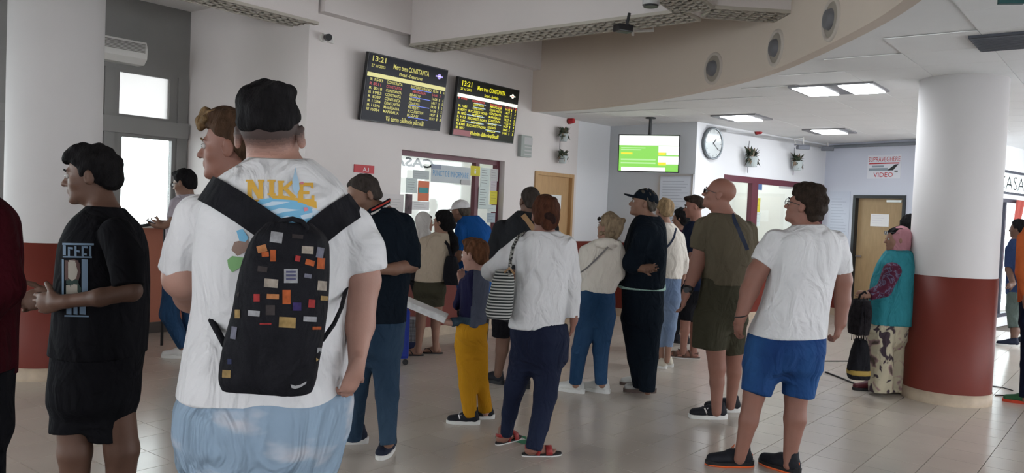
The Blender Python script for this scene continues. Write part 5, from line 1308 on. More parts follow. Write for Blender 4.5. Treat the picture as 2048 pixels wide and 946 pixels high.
s.body((541, 270), 1.06, (-6, 4, -3), tor+[(860, 372, 672, .23), (930, 375, 650, .20)], [(la, .02), (ra, .02), (lg[0], .02), (lg[1], .02)],
       [hand(s, (712, 735, -.11), (-.30, .05, -1), (-.7, .6, 0), .72, .9, (0, .7, .1)), hand(s, (455, 570, .38), (.5, .8, .2), (0, 0, 1), 1, .7)], (556, 338), .064, fmat=mfade, mats=[SK_FAIR]+[mat('stubble_fade_skin_%d' % i, tuple(a*(1-i/6.6)+b*i/6.6 for a, b in zip((.37, .205, .16), (.03, .025, .025))), .6) for i in range(1, 7)])
s.face(brow=H_BLACK); s.hair(H_BLACK, .008, [(-.14, .006), (-.08, .006), (-.03, .022), (.0, .04), (.03, .05), (.06, .06), (.12, .07)], [(-.015, .03, .118, .060, .06, .03, .02), (.03, -.03, .112, .045, .06, .028, .02), (-.05, -.03, .095, .028, .05, .03, .02)], .003, 90)
sh = s.shirt(C_WHITE, tor, [[(402, 436, .02, 54), (382, 500, .04, 50), (364, 548, .05, 47)], [(700, 458, 0, 47), (720, 500, 0, 45), (730, 542, 0, 42)]], fold=.008, freq=11)
BIGSH = sh
s.bottoms(CLOUD, [(768, 374, 682, .235), (800, 358, 690, .255), (860, 354, 680, .255), (925, 361, 656, .24)], [[(432, 930, 0, 72), (436, 1120, 0, 66), (440, 1420, 0, 52)], [(578, 930, 0, 72), (572, 1120, 0, 62), (562, 1420, 0, 50)]], fold=.014, freq=9, groove=(512, 870, 508, 960, .24))
for x in (440, 562): s.shoe(gp(s, (x, 1440)), -8 if x < 500 else 8, SHO_W, RUB_W)
# back print
tr_ = surf(sh); e_x = nrm(RR*[1, 0, 1]); e_x = nrm(np.array([math.cos(ROL), 0, -math.sin(ROL)])); e_y = np.array([math.sin(ROL), 0, math.cos(ROL)]); dd = np.array([0, 1., 0]); D0 = 2.16; k = D0/F; o3 = P(560, 420, D0)
def pp(x, y): return (x, y)
YLP = mat('mustard_print', (.62, .36, .06), .8); BLU2 = mat('sky_blue_print', (.17, .42, .62), .8); LBL = mat('light_blue_print', (.5, .62, .72), .8); PNK = mat('coral_print', (.6, .2, .25), .8); GRN2 = mat('leaf_green_print', (.18, .35, .15), .8); TAUP = mat('taupe_print', (.25, .17, .14), .8)
# slab lettering NIKE, drawn as shapes (arched baseline, chunky serifs)
V = []; FC = []
def quad(a, b, c, d):
    n = len(V); V.extend([pp(*a), pp(*b), pp(*c), pp(*d)]); FC.append((n, n+1, n+2, n+3))
def bar(x0, y0, x1, y1, w): quad((x0-w/2, y0), (x0+w/2, y0), (x1+w/2, y1), (x1-w/2, y1))
def letter(x0, x1, yt, yb, kind):
    s_ = 4.
    if kind == 'N':
        for x in (x0+6, x1-7): bar(x, yt, x, yb, 9)
        quad((x0+1, yt), (x0+12, yt), (x1-3, yb), (x1-13, yb)); quad((x0-2, yt), (x0+12, yt), (x0+12, yt+s_), (x0-2, yt+s_)); quad((x1-13, yt), (x1, yt), (x1, yt+s_), (x1-13, yt+s_)); quad((x0-2, yb-s_), (x0+13, yb-s_), (x0+13, yb), (x0-2, yb))
    if kind == 'I':
        xm = (x0+x1)/2; bar(xm, yt, xm, yb, 9); quad((x0, yt), (x1, yt), (x1, yt+s_), (x0, yt+s_)); quad((x0, yb-s_), (x1, yb-s_), (x1, yb), (x0, yb))
    if kind == 'K':
        bar(x0+6, yt, x0+6, yb, 9); ym = (yt+yb)/2; quad((x1-10, yt), (x1, yt), (x0+14, ym+3), (x0+8, ym-1)); quad((x0+10, ym-2), (x0+17, ym-4), (x1+2, yb), (x1-10, yb)); quad((x0, yb-s_), (x0+13, yb-s_), (x0+13, yb), (x0, yb)); quad((x0, yt), (x0+13, yt), (x0+13, yt+s_), (x0, yt+s_))
    if kind == 'E':
        bar(x0+6, yt, x0+6, yb, 10); quad((x0, yt), (x1, yt), (x1, yt+6), (x0, yt+6)); ym = (yt+yb)/2; quad((x0+8, ym-3), (x1-8, ym-3), (x1-8, ym+3), (x0+8, ym+3)); quad((x0, yb-7), (x1+2, yb-7), (x1+2, yb), (x0, yb)); quad((x1-5, yt), (x1, yt), (x1, yt+12), (x1-5, yt+10)); quad((x1-4, yb-14), (x1+2, yb-14), (x1+2, yb), (x1-4, yb))
letter(494, 529, 361, 398, 'N'); letter(535, 551, 361, 392, 'I'); letter(555, 592, 363, 396, 'K'); letter(595, 626, 367, 406, 'E')
quad((490, 400), (520, 400), (512, 408), (492, 408)); quad((572, 393), (632, 404), (633, 418), (590, 402)); quad((540, 392), (575, 393), (592, 402), (545, 398))
drape_px('mustard_lettering', [[V[i] for i in f] for f in FC], tr_, YLP, sh, .0035, 9.)
def blob(name, poly_, m, off): drape_px(name, [poly_], tr_, m, sh, off, 9.)
wave = [(505, 408), (520, 400), (545, 396), (575, 398), (600, 404), (625, 418), (640, 432), (634, 450), (612, 470), (560, 472), (520, 455), (508, 430)]
blob('blue_wave', wave, BLU2, .003)
for nm, pl in (('wave_foam', [(520, 412), (545, 404), (580, 405), (560, 410), (535, 414)]), ('wave_foam', [(530, 426), (560, 417), (600, 421), (568, 425), (545, 431)]), ('wave_foam', [(600, 432), (628, 425), (622, 436), (604, 440)]), ('wave_foam', [(545, 442), (575, 432), (590, 440), (560, 448)])): blob(nm, pl, LBL, .005)
blob('blue_spire', [(587, 352), (590, 336), (593, 352), (597, 364), (599, 380), (592, 392), (585, 380), (584, 364)], mat('pale_sky_print', (.36, .52, .66), .8), .0045); blob('pink_dots', [(606, 416), (614, 416), (616, 422), (608, 424)], PNK, .0055); blob('pink_dots', [(600, 366), (606, 366), (606, 371), (600, 371)], PNK, .0055)
blob('light_splash', [(622, 418), (652, 428), (650, 450), (632, 452), (628, 436)], LBL, .004)
blob('blue_splash', [(474, 462), (486, 458), (498, 476), (492, 484), (480, 482)], BLU2, .004); blob('green_leaves', [(456, 520), (466, 512), (490, 516), (486, 532), (466, 545), (458, 534)], GRN2, .004); blob('taupe_smudge', [(470, 484), (496, 478), (500, 500), (476, 512), (464, 500)], TAUP, .0035)

# ---- backpack
bp_ = thing('backpack', P(545, 780, 2.0), 'black backpack with small coloured patches and a top loop, on the heavy man in white', 'backpack')
BK = cloth('backpack_canvas', (.012, .012, .015), .75, .1, 30., .3, 400.)
rws = [(446, 543, 612, .045), (456, 526, 638, .07), (480, 508, 655, .085), (540, 490, 657, .095), (610, 470, 655, .10), (680, 452, 646, .105), (730, 444, 638, .105), (765, 442, 634, .095), (779, 452, 626, .07)]
st = [];
for y, a, b, d in rws:
    q = P((a+b)/2, y, 2.03+.0*d); st.append((q[0], q[1], q[2], (b-a)/2*2.0/F, d))
prs = [(stack(st, 3.2, yaw=math.radians(5)), 0)]
fld = Field(np.min([p[0][0] for p in prs], 0)-.03, np.max([p[0][1] for p in prs], 0)+.03, .006)
for pr, kk in prs: fld.add(pr, kk)
fld.add(ell(P(550, 590, 1.95), (.075, .05, .14)), .05)
pv, qv = fld.mesh(); pv = folds(pv, qv, .003, 20, 5); bpo = mk('bag_body', pv, qv, BK, bp_, True); TRI[0] += 2*len(qv)
MB().tube([P(x, y, 1.985) for x, y in ((556, 462), (557, 450), (566, 441), (585, 438), (604, 443), (614, 454), (612, 466))], .0065, 8).build('top_loop', BK, bp_, True)
bt = surf(sh)
def on_shirt(x, y, off, tree=bt):
    r = Vector(ray(x, y)).normalized(); h_ = tree.ray_cast(Vector((0, 0, CH)), r); return None if h_[0] is None else np.array(h_[0])-np.array(r)*off
def strap(name, pts, w, tree=bt, off=.008, th=.012, m=BK, parent=bp_, sub=5):
    out = []; 
    for i in range(len(pts)-1):
        for t in np.linspace(0, 1, sub, endpoint=False):
            out.append((pts[i][0]*(1-t)+pts[i+1][0]*t, pts[i][1]*(1-t)+pts[i+1][1]*t))
    out.append(pts[-1]); P3 = []
    for x, y in out:
        q = on_shirt(x, y, off, tree)
        if q is not None: P3.append(q)
    if len(P3) < 2: return
    P3 = np.array(P3); 
    for _ in range(3): P3[1:-1] = (P3[:-2]+P3[1:-1]*2+P3[2:])/4
    # width direction: across the path, in the plane facing the camera
    view = nrm(P3.mean(0)-np.array([0, 0, CH])); d = nrm(P3[-1]-P3[0]); return MB().ribbon(list(P3), np.cross(d, view), w, th).build(name, m, parent, False)
strap('shoulder_strap', [(404, 374), (430, 385), (480, 415), (530, 450), (575, 478)], .075, th=.014)
strap('shoulder_strap', [(714, 408), (698, 418), (670, 436), (635, 464), (608, 488)], .075, th=.014)
MB().tube([P(x, y, d) for x, y, d in ((404, 556, 2.27), (408, 590, 2.21), (420, 635, 2.16), (450, 690, 2.06))], .009, 8).build('lower_strap', BK, bp_, True)
MB().tube([P(x, y, d) for x, y, d in ((694, 570, 2.32), (683, 615, 2.2), (668, 648, 2.12), (645, 680, 2.06))], .006, 8).build('lower_strap', BK, bp_, True)
tb = surf(bpo)
pc = {'ivory': (.50, .43, .36), 'orange': (.55, .13, .04), 'red': (.45, .05, .05), 'grey': (.22, .22, .28), 'gold': (.45, .30, .12), 'violet': (.06, .04, .16), 'white': (.45, .45, .47), 'peach': (.60, .25, .10), 'dim': (.06, .05, .05), 'blue': (.04, .05, .12)}
patches = [(541, 465, 565, 486, 'white', 8), (584, 470, 606, 478, 'dim', 5), (515, 491, 534, 505, 'peach', -15), (524, 504, 538, 514, 'orange', -5), (541, 500, 552, 523, 'orange', 0), (590, 512, 600, 523, 'red', 10), (603, 493, 626, 508, 'ivory', 3), (610, 520, 628, 531, 'orange', 15),
           (633, 516, 648, 538, 'orange', 5), (632, 495, 646, 516, 'grey', 10), (568, 538, 595, 566, 'white', 0), (516, 533, 535, 544, 'dim', 8), (529, 558, 556, 575, 'ivory', 5), (608, 548, 622, 556, 'grey', 10), (634, 562, 652, 581, 'ivory', 5), (508, 588, 520, 603, 'red', 0), (534, 588, 558, 598, 'peach', 2), (565, 580, 581, 608, 'orange', 0),
           (585, 605, 602, 621, 'violet', 0), (616, 599, 629, 615, 'red', 5), (640, 592, 654, 601, 'gold', 5), (532, 610, 550, 630, 'dim', 0), (497, 621, 520, 632, 'white', 5), (558, 634, 591, 655, 'gold', 3), (606, 633, 632, 643, 'white', 3), (471, 619, 481, 636, 'gold', 0), (463, 653, 474, 678, 'grey', 8), (520, 646, 543, 649, 'red', 0), (624, 653, 641, 659, 'orange', 0), (633, 695, 642, 706, 'white', 0), (631, 715, 641, 723, 'gold', 0), (446, 740, 462, 755, 'gold', 3), (456, 718, 464, 728, 'blue', 0), (468, 583, 479, 594, 'dim', 10)]
for x0, y0, x1, y1, c, an in patches:
    cx, cy = (x0+x1)/2, (y0+y1)/2; a_ = math.radians(an); pts = []
    for x, y in ((x0, y1), (x1, y1), (x1, y0), (x0, y0)):
        dx, dy = x-cx, y-cy; pts.append(pp(cx+dx*math.cos(a_)-dy*math.sin(a_), cy+dx*math.sin(a_)+dy*math.cos(a_)))
    drape_px('patch', [pts], tb, mat('patch_'+c, [v*.6 for v in pc[c]], .75, .15, .25, 60.), bpo, .002, 12.)
inner = []; fi = []
for a in ((572, 542, 591, 546), (572, 549, 591, 553), (572, 556, 591, 560)): n = len(inner); inner += [pp(a[0], a[3]), pp(a[2], a[3]), pp(a[2], a[1]), pp(a[0], a[1])]; fi.append((n, n+1, n+2, n+3))
drape_px('patch_print', [[inner[i] for i in f] for f in fi], tb, mat('patch_ink', (.06, .06, .12), .8), bpo, .0035, 12.)
# small white curved tick mark low on the bag
tick = [(581, 768), (590, 771), (600, 769), (612, 762), (611, 767), (600, 774), (590, 777), (583, 775)]
drape_px('tick_mark', [tick], tb, mat('tick_white', (.35, .35, .36), .7), bpo, .002, 12.)

# ---- 4 young man with blond quiff behind him
s = Person('young man with dark blond quiff, half hidden behind the heavy man', 3.0, P(490, 700, 3.0), SK_RED)
tor = [(378, 462, 520, .08), (398, 445, 545, .14), (430, 425, 565, .18), (560, 420, 570, .19), (720, 425, 570, .18)]
lg = [[(465, 820, 0, 42), (463, 1000, 0, 30), (462, 1190, 0, 17)], [(535, 820, 0, 42), (537, 1000, 0, 30), (538, 1190, 0, 17)]]
ar = [[(440, 440, .02, 24), (448, 570, .0, 20), (470, 660, -.05, 13)], [(560, 440, .05, 24), (565, 570, .1, 20), (560, 680, .1, 13)]]
s.body((462, 296), 1.02, (-92, 0, 0), tor+[(830, 428, 565, .16)], [(a, .02) for a in lg+ar], [hand(s, (470, 660, -.05), (.2, 0, -1), (0, 1, 0), 1, .7), hand(s, (560, 680, .1), (0, 0, -1), (-1, 0, 0), 1, .7)], (482, 388), .058)
s.face(brow=H_BLOND); s.hair(H_BROWN, .012, [(-.13, -.05), (-.06, -.05), (-.03, -.01), (.0, .022), (.03, .04), (.06, .062), (.12, .075)], [(0, .03, .112, .055, .06, .030, .02), (0, -.04, .108, .058, .06, .026, .02)], .0045, 75)
s.solid('quiff', [(ell(s.loc(x, y, z), np.array([a_, b_, c_])*s.hs, s.R), .012) for x, y, z, a_, b_, c_ in ((0, .085, .095, .050, .028, .030), (.0, .110, .090, .036, .020, .026), (-.02, .112, .074, .02, .014, .018), (.02, .09, .118, .03, .024, .016), (0, .06, .122, .045, .03, .016))], H_BLOND, fold=.008, freq=70, h=.005)
s.shirt(cloth('cotton_grey', (.2, .2, .2)), tor, [[(440, 440, .02, 31), (446, 540, .0, 27)], [(560, 440, .05, 31), (564, 540, .1, 27)]]); s.bottoms(D_NAVY, [(705, 424, 572, .18), (830, 424, 572, .17)], [[(465, 820, 0, 48), (463, 1000, 0, 36), (462, 1215, 0, 26)], [(535, 820, 0, 48), (537, 1000, 0, 36), (538, 1215, 0, 26)]])
for x in (462, 538): s.shoe(gp(s, (x, 1190)), -80, SHO_W, RUB_W)

# ---- 5 man with a phone by the left window
s = Person('man in pale T-shirt and jeans looking at a phone by the left window', 7.8, P(368, 600, 7.8), SK_TAN)
tor = [(388, 358, 388, .07), (396, 346, 396, .12), (412, 339, 402, .17), (450, 336, 404, .18), (500, 337, 402, .17), (556, 334, 400, .16)]
ar = [[(352, 410, -.13, 10), (345, 446, -.2, 8.5), (322, 452, -.22, 5.5)], [(380, 412, .12, 10), (360, 455, .1, 8), (326, 446, -.05, 5)]]
lg = [[(348, 575, -.08, 17), (338, 628, -.12, 13), (366, 697, -.02, 8)], [(378, 575, .08, 17), (384, 640, .08, 12), (390, 700, .1, 8)]]
s.body((368, 367), 1.03, (-80, -12, 0), tor+[(580, 332, 396, .14)], [(a, .02) for a in ar+lg], [hand(s, (322, 452, -.22), (-1, .2, .25), (.1, 1, .3), 1, .7, (0, 0, 1)), hand(s, (326, 446, -.05), (-1, -.4, -.1), (0, -.6, .8), 1, .7)], (374, 392), .056)
s.face(brow=H_BLACK); s.hair(H_BLACK, .013, extra=[(0, .05, .10, .05, .05, .03, .02)]); s.glasses()
s.shirt(C_GREYL, tor, [[(353, 408, -.13, 14), (346, 438, -.19, 12)], [(378, 410, .12, 14), (366, 440, .12, 12)]]); s.bottoms(D_BLUE, [(548, 334, 402, .16), (580, 326, 400, .16)], [[(350, 572, -.08, 23), (338, 628, -.12, 18), (368, 692, -.02, 12)], [(378, 575, .08, 22), (384, 640, .08, 16), (390, 695, .1, 12)]])
s.shoe(GP(366, 716), -95, SHO_W, RUB_W); s.shoe(gp(s, (390, 705, .1)), -95, SHO_W, RUB_W)
c = P(311, 446, 7.6); ph = thing('mobile_phone', c, 'dark mobile phone held up by the man at the left window', 'phone')
mb = MB(c, nrm([.9, .3, -.3]), nrm([.3, 0, .9])); mb.box((0, 0, 0), (.075, .038, .005), bev=.003); mb.build('case', BLACK, ph); mb = MB(c, nrm([.9, .3, -.3]), nrm([.3, 0, .9])); mb.box((0, 0, .0055), (.069, .033, .0005)); mb.build('display', glow('phone_glow', (.8, .85, 1), .5), ph)

# ---- 6 man in the navy polo looking down
s = Person('grey-haired man in navy polo shirt and jeans, looking down', 5.0, P(752, 700, 5.0), SK_TAN)
tor = [(416, 742, 786, .09), (428, 728, 806, .13), (448, 712, 824, .165), (490, 706, 830, .175), (540, 712, 822, .17), (600, 708, 815, .165), (641, 706, 812, .165)]
ar = [[(808, 462, 0, 19), (822, 530, -.06, 15), (790, 538, -.2, 12), (742, 540, -.30, 9)], [(722, 460, -.02, 19), (712, 530, -.1, 15), (740, 545, -.33, 9)]]
lg = [[(726, 690, 0, 23), (712, 785, 0, 17), (705, 872, .05, 11)], [(772, 690, -.03, 25), (777, 790, -.05, 17), (777, 885, -.08, 12)]]
s.body((726, 392), 1.0, (-122, -20, 4), tor+[(700, 708, 806, .13)], [(a, .02) for a in ar+lg], [hand(s, (742, 540, -.30), (-1, -.2, -.1), (0, .4, 1), 1.02, .7), hand(s, (740, 545, -.33), (.2, -1, -.2), (0, 0, 1), 1, .7)], (762, 428), .062)
s.face(brow=H_GREY); s.hair(hairm('hair_iron_grey', (.055, .045, .04)), .009, [(-.13, -.05), (-.05, -.05), (-.02, -.02), (.0, .012), (.03, .035), (.055, .068), (.08, .09), (.12, .1)], disp=.003)
sh = s.shirt(C_DNAVY, tor, [[(806, 452, 0, 25), (820, 495, -.03, 22), (822, 536, -.08, 20)], [(724, 452, -.02, 25), (714, 520, -.08, 21)]], fold=.005)
mb = MB(); cq = [s.p(q) for q in ((742, 424, -.14), (766, 412, -.08), (779, 404, .0), (776, 410, .07), (757, 412, .09))]; mb.ribbon(cq, np.array([0, 0, 1.]), .045, .008); mb.build('collar', C_DNAVY, s.root)
for i, (m_, of) in enumerate(((mat('collar_red', (.35, .03, .02), .8), .012), (C_WHITE2, -.012))):
    mb = MB(); mb.ribbon([q+np.array([.004, -.008, of]) for q in cq], np.array([0, 0, 1.]), .010, .007); mb.build('collar_stripe', m_, s.root)
s.bottoms(D_MID, [(632, 708, 811, .155), (665, 706, 806, .155), (700, 704, 800, .14)], [[(725, 690, 0, 26), (712, 782, 0, 21), (705, 878, .05, 17)], [(771, 690, -.03, 30), (776, 790, -.05, 22), (777, 890, -.08, 17)]], fold=.006)
s.shoe(GP(712, 886), -100, SHO_N, RUB_W, laces=BLACK); s.shoe(GP(778, 902), -172, SHO_N, RUB_W, laces=BLACK)

# ---- 7 woman with ponytail
s = Person('woman with a black ponytail in a beige T-shirt and dark shorts, holding a child', 8.35, P(862, 600, 8.35), SK_MID)
tor = [(465, 870, 896, .065), (472, 856, 904, .10), (488, 842, 908, .13), (520, 838, 904, .13), (562, 829, 893, .14)]
ar = [[(850, 488, -.03, 9.5), (838, 522, -.05, 8), (850, 505, .2, 5)], [(896, 490, .05, 9.5), (900, 530, .1, 8), (870, 520, .25, 5)]]
lg = [[(846, 590, 0, 15), (841, 650, 0, 9.5), (836, 703, 0, 5.5)], [(874, 590, .05, 15), (871, 650, .05, 9), (871, 700, .05, 5.5)]]
s.body((885, 445), .95, (-60, 3, 0), tor+[(585, 832, 890, .12)], [(a, .02) for a in ar+lg], [hand(s, (850, 505, .2), (.3, .3, .9), (0, -1, 0), .9, .6), hand(s, (870, 520, .25), (-1, 0, .2), (0, -1, 0), .9, .6)], (884, 468), .048,
       feet=[(GP(834, 711), -95, .92), (GP(872, 707), -95, .92)])
s.face(brow=H_BLACK); s.hair(H_BLACK, .018, [(-.14, -.10), (-.05, -.09), (-.02, -.05), (.01, .0), (.04, .04), (.07, .07), (.12, .09)], extra=[(.02, -.10, -.01, .05, .05, .06, .02)]); s.glasses()
ptp = [s.p(q) for q in ((900, 462, .02), (906, 478, -.02), (908, 496, -.05), (904, 511, -.07))]
s.solid('ponytail', [(cone(ptp[i], ptp[i+1], (.03, .05, .045)[i], (.05, .045, .02)[i]), .01) for i in range(3)], H_BLACK, fold=.006, freq=60)
MB().tube([ptp[0]+np.array([math.cos(a)*.03, 0, math.sin(a)*.03]) for a in np.linspace(0, 2*math.pi, 11)[:-1]], .009, 6, closed=True).build('hair_tie', C_WHITE2, s.root, True)
s.shirt(C_BEIGE, tor, [[(851, 486, -.03, 13), (842, 509, -.05, 11)], [(894, 488, .05, 12), (900, 512, .08, 10)]]); s.bottoms(C_OLIVED, [(556, 830, 891, .135), (585, 827, 890, .14)], [[(845, 580, 0, 18), (843, 612, 0, 17)], [(874, 580, .05, 17), (873, 612, .05, 16)]], name='shorts')
for q, y in ((GP(834, 711), -95), (GP(872, 707), -95)): s.sandal(q, y, RUB_B, RUB_B, .92, True, th=.014)
HB = thing('shoulder_bag', s.p((903, 565, -.1)), 'black shoulder bag hanging at the side of the woman with the ponytail', 'bag')
st = [s.p((903, y, -.08)) for y in (512, 530, 555, 570)]
s2 = s.solid('bag_body', [(stack([(q[0], q[1], q[2], a, .05) for q, a in zip(st, (.05, .075, .085, .07))], 3.), 0)], BK, parent=HB, fold=.003)
MB().ribbon([s.p(q) for q in ((880, 470, -.05), (896, 490, -.12), (904, 515, -.11))], np.array([1, 0, 0.]), .03, .006).build('strap', BK, HB)

# ---- 8 the child in her arms
s = Person('small child in a pale hood held by the woman with the ponytail', 8.55, P(845, 520, 8.55), SK_MID)
tor = [(464, 838, 860, .06), (474, 830, 868, .09), (500, 828, 868, .1), (528, 830, 866, .1)]
s.body((851, 446), .78, (65, 0, 0), tor, [([(832, 480, 0, 7), (828, 505, 0, 6), (840, 515, 0, 5)], .02), ([(866, 480, -.05, 7), (880, 482, -.08, 5)], .02), ([(838, 525, 0, 9), (828, 560, .05, 7), (834, 590, .05, 5)], .02), ([(860, 525, 0, 9), (868, 560, .1, 7), (860, 590, .1, 5)], .02)],
       [hand(s, (840, 515, 0), (1, 0, 0), (0, 1, 0), .6, .7), hand(s, (880, 482, -.08), (1, 0, 0), (0, 1, 0), .6, .7)], (850, 468), .038)
s.face(); s.hair(H_DARK, .008)
hd = s.solid('hood', [(ell(s.loc(0, -.03, .03), np.array([.105, .115, .125])*.78, s.R), 0), (stack([(*s.p((846, y, 0)), a, b) for y, a, b in ((455, .07, .07), (475, .11, .10), (500, .115, .11))], 2.), .03)], C_WHITE2, carve=[(ell(s.loc(0, .10, -.01), np.array([.075, .09, .095])*.78, s.R), .005)], fold=.003)
s.shirt(C_WHITE2, tor, [[(832, 480, 0, 9), (828, 505, 0, 8), (838, 514, 0, 7)], [(866, 480, -.05, 9), (878, 482, -.08, 7)]]); s.bottoms(C_CHAR, [(522, 830, 866, .1), (535, 831, 866, .1)], [[(838, 528, 0, 10), (828, 560, .05, 9), (834, 590, .05, 7)], [(860, 528, 0, 10), (868, 560, .1, 9), (860, 590, .1, 7)]])

# ---- 9 man in white cap at the enquiry window
s = Person('man in a white cap and blue T-shirt leaning at the enquiry window', 8.95, P(945, 600, 8.95), SK_TAN)
tor = [(432, 924, 954, .08), (440, 916, 966, .12), (458, 911, 978, .165), (490, 912, 985, .18), (540, 914, 985, .175), (602, 915, 980, .165)]
ar = [[(924, 462, -.1, 11), (920, 512, -.12, 9), (928, 545, .1, 6)], [(970, 462, .1, 11), (978, 515, .1, 9), (960, 540, .3, 6)]]
lg = [[(932, 625, 0, 15), (932, 665, 0, 9), (932, 690, 0, 6.5)], [(964, 625, 0, 15), (964, 665, 0, 9), (964, 690, 0, 6.5)]]
s.body((920, 424), 1.02, (-60, -5, 0), tor+[(630, 916, 978, .14)], [(a, .02) for a in ar+lg], [hand(s, (928, 545, .1), (-.2, 1, -.1), (0, 0, -1), 1, .5), hand(s, (960, 540, .3), (-.2, 1, 0), (0, 0, -1), 1, .5)], (932, 440), .058)
s.face(brow=H_GREY); s.hair(H_GREY, .006, [(-.13, -.05), (-.06, -.05), (-.03, 0), (0, .03), (.04, .06), (.12, .1)]); s.cap(C_WHITE, -4)
s.shirt(C_BLUE, tor, [[(923, 460, -.1, 14), (918, 502, -.12, 11.5)], [(970, 460, .1, 14), (978, 500, .1, 12)]], fold=.006); s.bottoms(C_CHAR, [(594, 916, 979, .155), (630, 916, 979, .15)], [[(932, 625, 0, 17), (932, 660, 0, 13), (932, 690, 0, 11)], [(964, 625, 0, 17), (964, 660, 0, 13), (964, 690, 0, 11)]])
for x in (932, 964): s.shoe(gp(s, (x, 690)), -30, SHO_B, RUB_W)

# ---- 10 boy
s = Person('ginger boy in a navy and grey sweater and mustard trousers', 5.85, P(945, 700, 5.85), SK_FAIR)
tor = [(540, 942, 966, .055), (548, 930, 975, .085), (562, 921, 980, .105), (600, 918, 980, .11), (653, 914, 974, .105)]
ar = [[(928, 566, .06, 9.5), (917, 612, .12, 8), (923, 565, .16, 6)], [(968, 568, -.02, 10), (955, 622, -.05, 8.5), (925, 642, -.05, 7.5), (897, 645, -.08, 6)]]
lg = [[(929, 700, 0, 14), (935, 770, 0, 10), (941, 838, -.02, 7)], [(957, 700, .03, 14), (965, 770, .05, 10), (971, 826, .08, 7)]]
s.body((949, 511), .97, (-58, -3, 0), tor+[(700, 914, 972, .09)], [(a, .018) for a in ar+lg], [hand(s, (923, 562, .16), (-.1, -.2, 1), (.3, -1, 0), .78, .9), hand(s, (897, 645, -.08), (-1, .1, .15), (0, 0, 1), .78, .8, (0, -1, .3))], (953, 545), .043)
s.face(brow=H_GINGER); s.hair(H_GINGER, .007, extra=[(0, .05, .10, .055, .05, .03, .02)])
BG = cloth('cotton_blue_grey', (.075, .085, .12)); BN = cloth('cotton_ink_navy', (.014, .014, .042)); BT = cloth('cotton_grey_teal', (.04, .065, .09))
x_c = s.p((946, 600))[0]
def bsplit(p, q):
    c = p[q].mean(1); zt = s.p((946, 632))[2]; return np.where(c[:, 0] > x_c+.0+(c[:, 2]-1.)*.03, 0, np.where(c[:, 2] < zt, 2, 1)).astype(np.int32)
s.shirt(BG, tor, [[(928, 566, .06, 12), (918, 610, .12, 11), (921, 590, .16, 9)], [(968, 568, -.02, 13), (955, 622, -.05, 11.5), (926, 641, -.05, 11), (903, 645, -.08, 9.5)]], mats=[BG, BN, BT], fmat=bsplit)
s.bottoms(C_MUST, [(646, 912, 976, .105), (675, 910, 975, .11), (690, 911, 975, .10)], [[(929, 700, 0, 18.5), (936, 770, 0, 15), (941, 834, -.02, 13.5)], [(957, 700, .03, 18.5), (965, 770, .05, 14), (970, 822, .08, 12.5)]], fold=.006, freq=20)
s.shoe(GP(941, 848), -88, SHO_B, RUB_W, .86, stripes=C_WHITE); s.shoe(GP(971, 837), -95, SHO_B, RUB_W, .86)
a = P(792, 594, 5.75); b = P(893, 637, 5.75); bx = thing('flat_box', (a+b)/2, 'long flat silvery box held out by the ginger boy', 'box')
d = nrm(b-a); mb = MB((a+b)/2, d, nrm(np.cross(np.cross(d, (0, 0, 1)), d))); mb.box((0, 0, 0), (np.linalg.norm(b-a)/2, .11, .022), bev=.004); mb.build('carton', mat('silvery_carton', (.62, .62, .62), .3, .5, .15, 30.), bx)
mb = MB((a+b)/2, d, nrm(np.cross(np.cross(d, (0, 0, 1)), d))); mb.box((0, 0, .0225), (np.linalg.norm(b-a)/2-.02, .095, .001)); mb.build('label_sheet', PAPER, bx)

# ---- 11 man with tan strap
s = Person('man with cropped hair in black T-shirt and shorts with a tan strap', 7.1, P(1035, 650, 7.1), SK_BROWN)
tor = [(424, 1040, 1076, .085), (432, 1022, 1092, .125), (450, 1004, 1104, .165), (490, 996, 1106, .18), (560, 994, 1098, .17), (642, 990, 1092, .165)]
ar = [[(1004, 462, 0, 15), (990, 525, .02, 12), (1010, 575, .22, 8)], [(1098, 462, .05, 15), (1104, 525, .1, 12), (1085, 575, .25, 8)]]
lg = [[(1008, 650, 0, 18), (1004, 700, 0, 12.5), (996, 748, 0, 8)], [(1062, 650, .03, 18), (1056, 700, .03, 12.5), (1050, 755, .03, 8)]]
s.body((1059, 403), 1.02, (-22, 3, 0), tor+[(650, 992, 1090, .15)], [(a, .02) for a in ar+lg], [hand(s, (1010, 575, .22), (.5, .8, .1), (0, 0, 1), 1, .6), hand(s, (1085, 575, .25), (-.5, .8, 0), (0, 0, 1), 1, .6)], (1058, 432), .062)
s.face(); s.hair(H_BUZZ, .005, [(-.14, -.06), (-.06, -.055), (-.03, .0), (0, .03), (.04, .045), (.08, .075), (.12, .1)], disp=.001)
sh = s.shirt(C_CHAR, tor, [[(1006, 458, 0, 20), (994, 492, .01, 18), (989, 520, .02, 16)], [(1098, 458, .05, 20), (1104, 520, .1, 16)]]); s.bottoms(C_BLACK, [(632, 990, 1092, .16), (650, 988, 1090, .16)], [[(1006, 640, 0, 22), (1002, 675, 0, 19)], [(1062, 640, .03, 22), (1060, 690, .03, 19)]], name='shorts')
s.shoe(GP(994, 767), -50, SHO_B, RUB_B); s.shoe(GP(1048, 775), -30, SHO_B, RUB_B)
sb = thing('shoulder_bag', s.p((1000, 560, .25)), 'tan shoulder strap with small bag, worn by the man in black T-shirt', 'bag'); TANM = mat('tan_leather', (.30, .18, .09), .5)
t_ = surf(sh); strap('strap', [(1046, 430), (1060, 448), (1076, 470), (1090, 510)], .045, t_, .006, .005, TANM, sb)
mb = MB(s.p((1088, 540, -.16))); mb.box((0, 0, 0), (.09, .03, .07), bev=.012); mb.build('bag_body', TANM, sb)

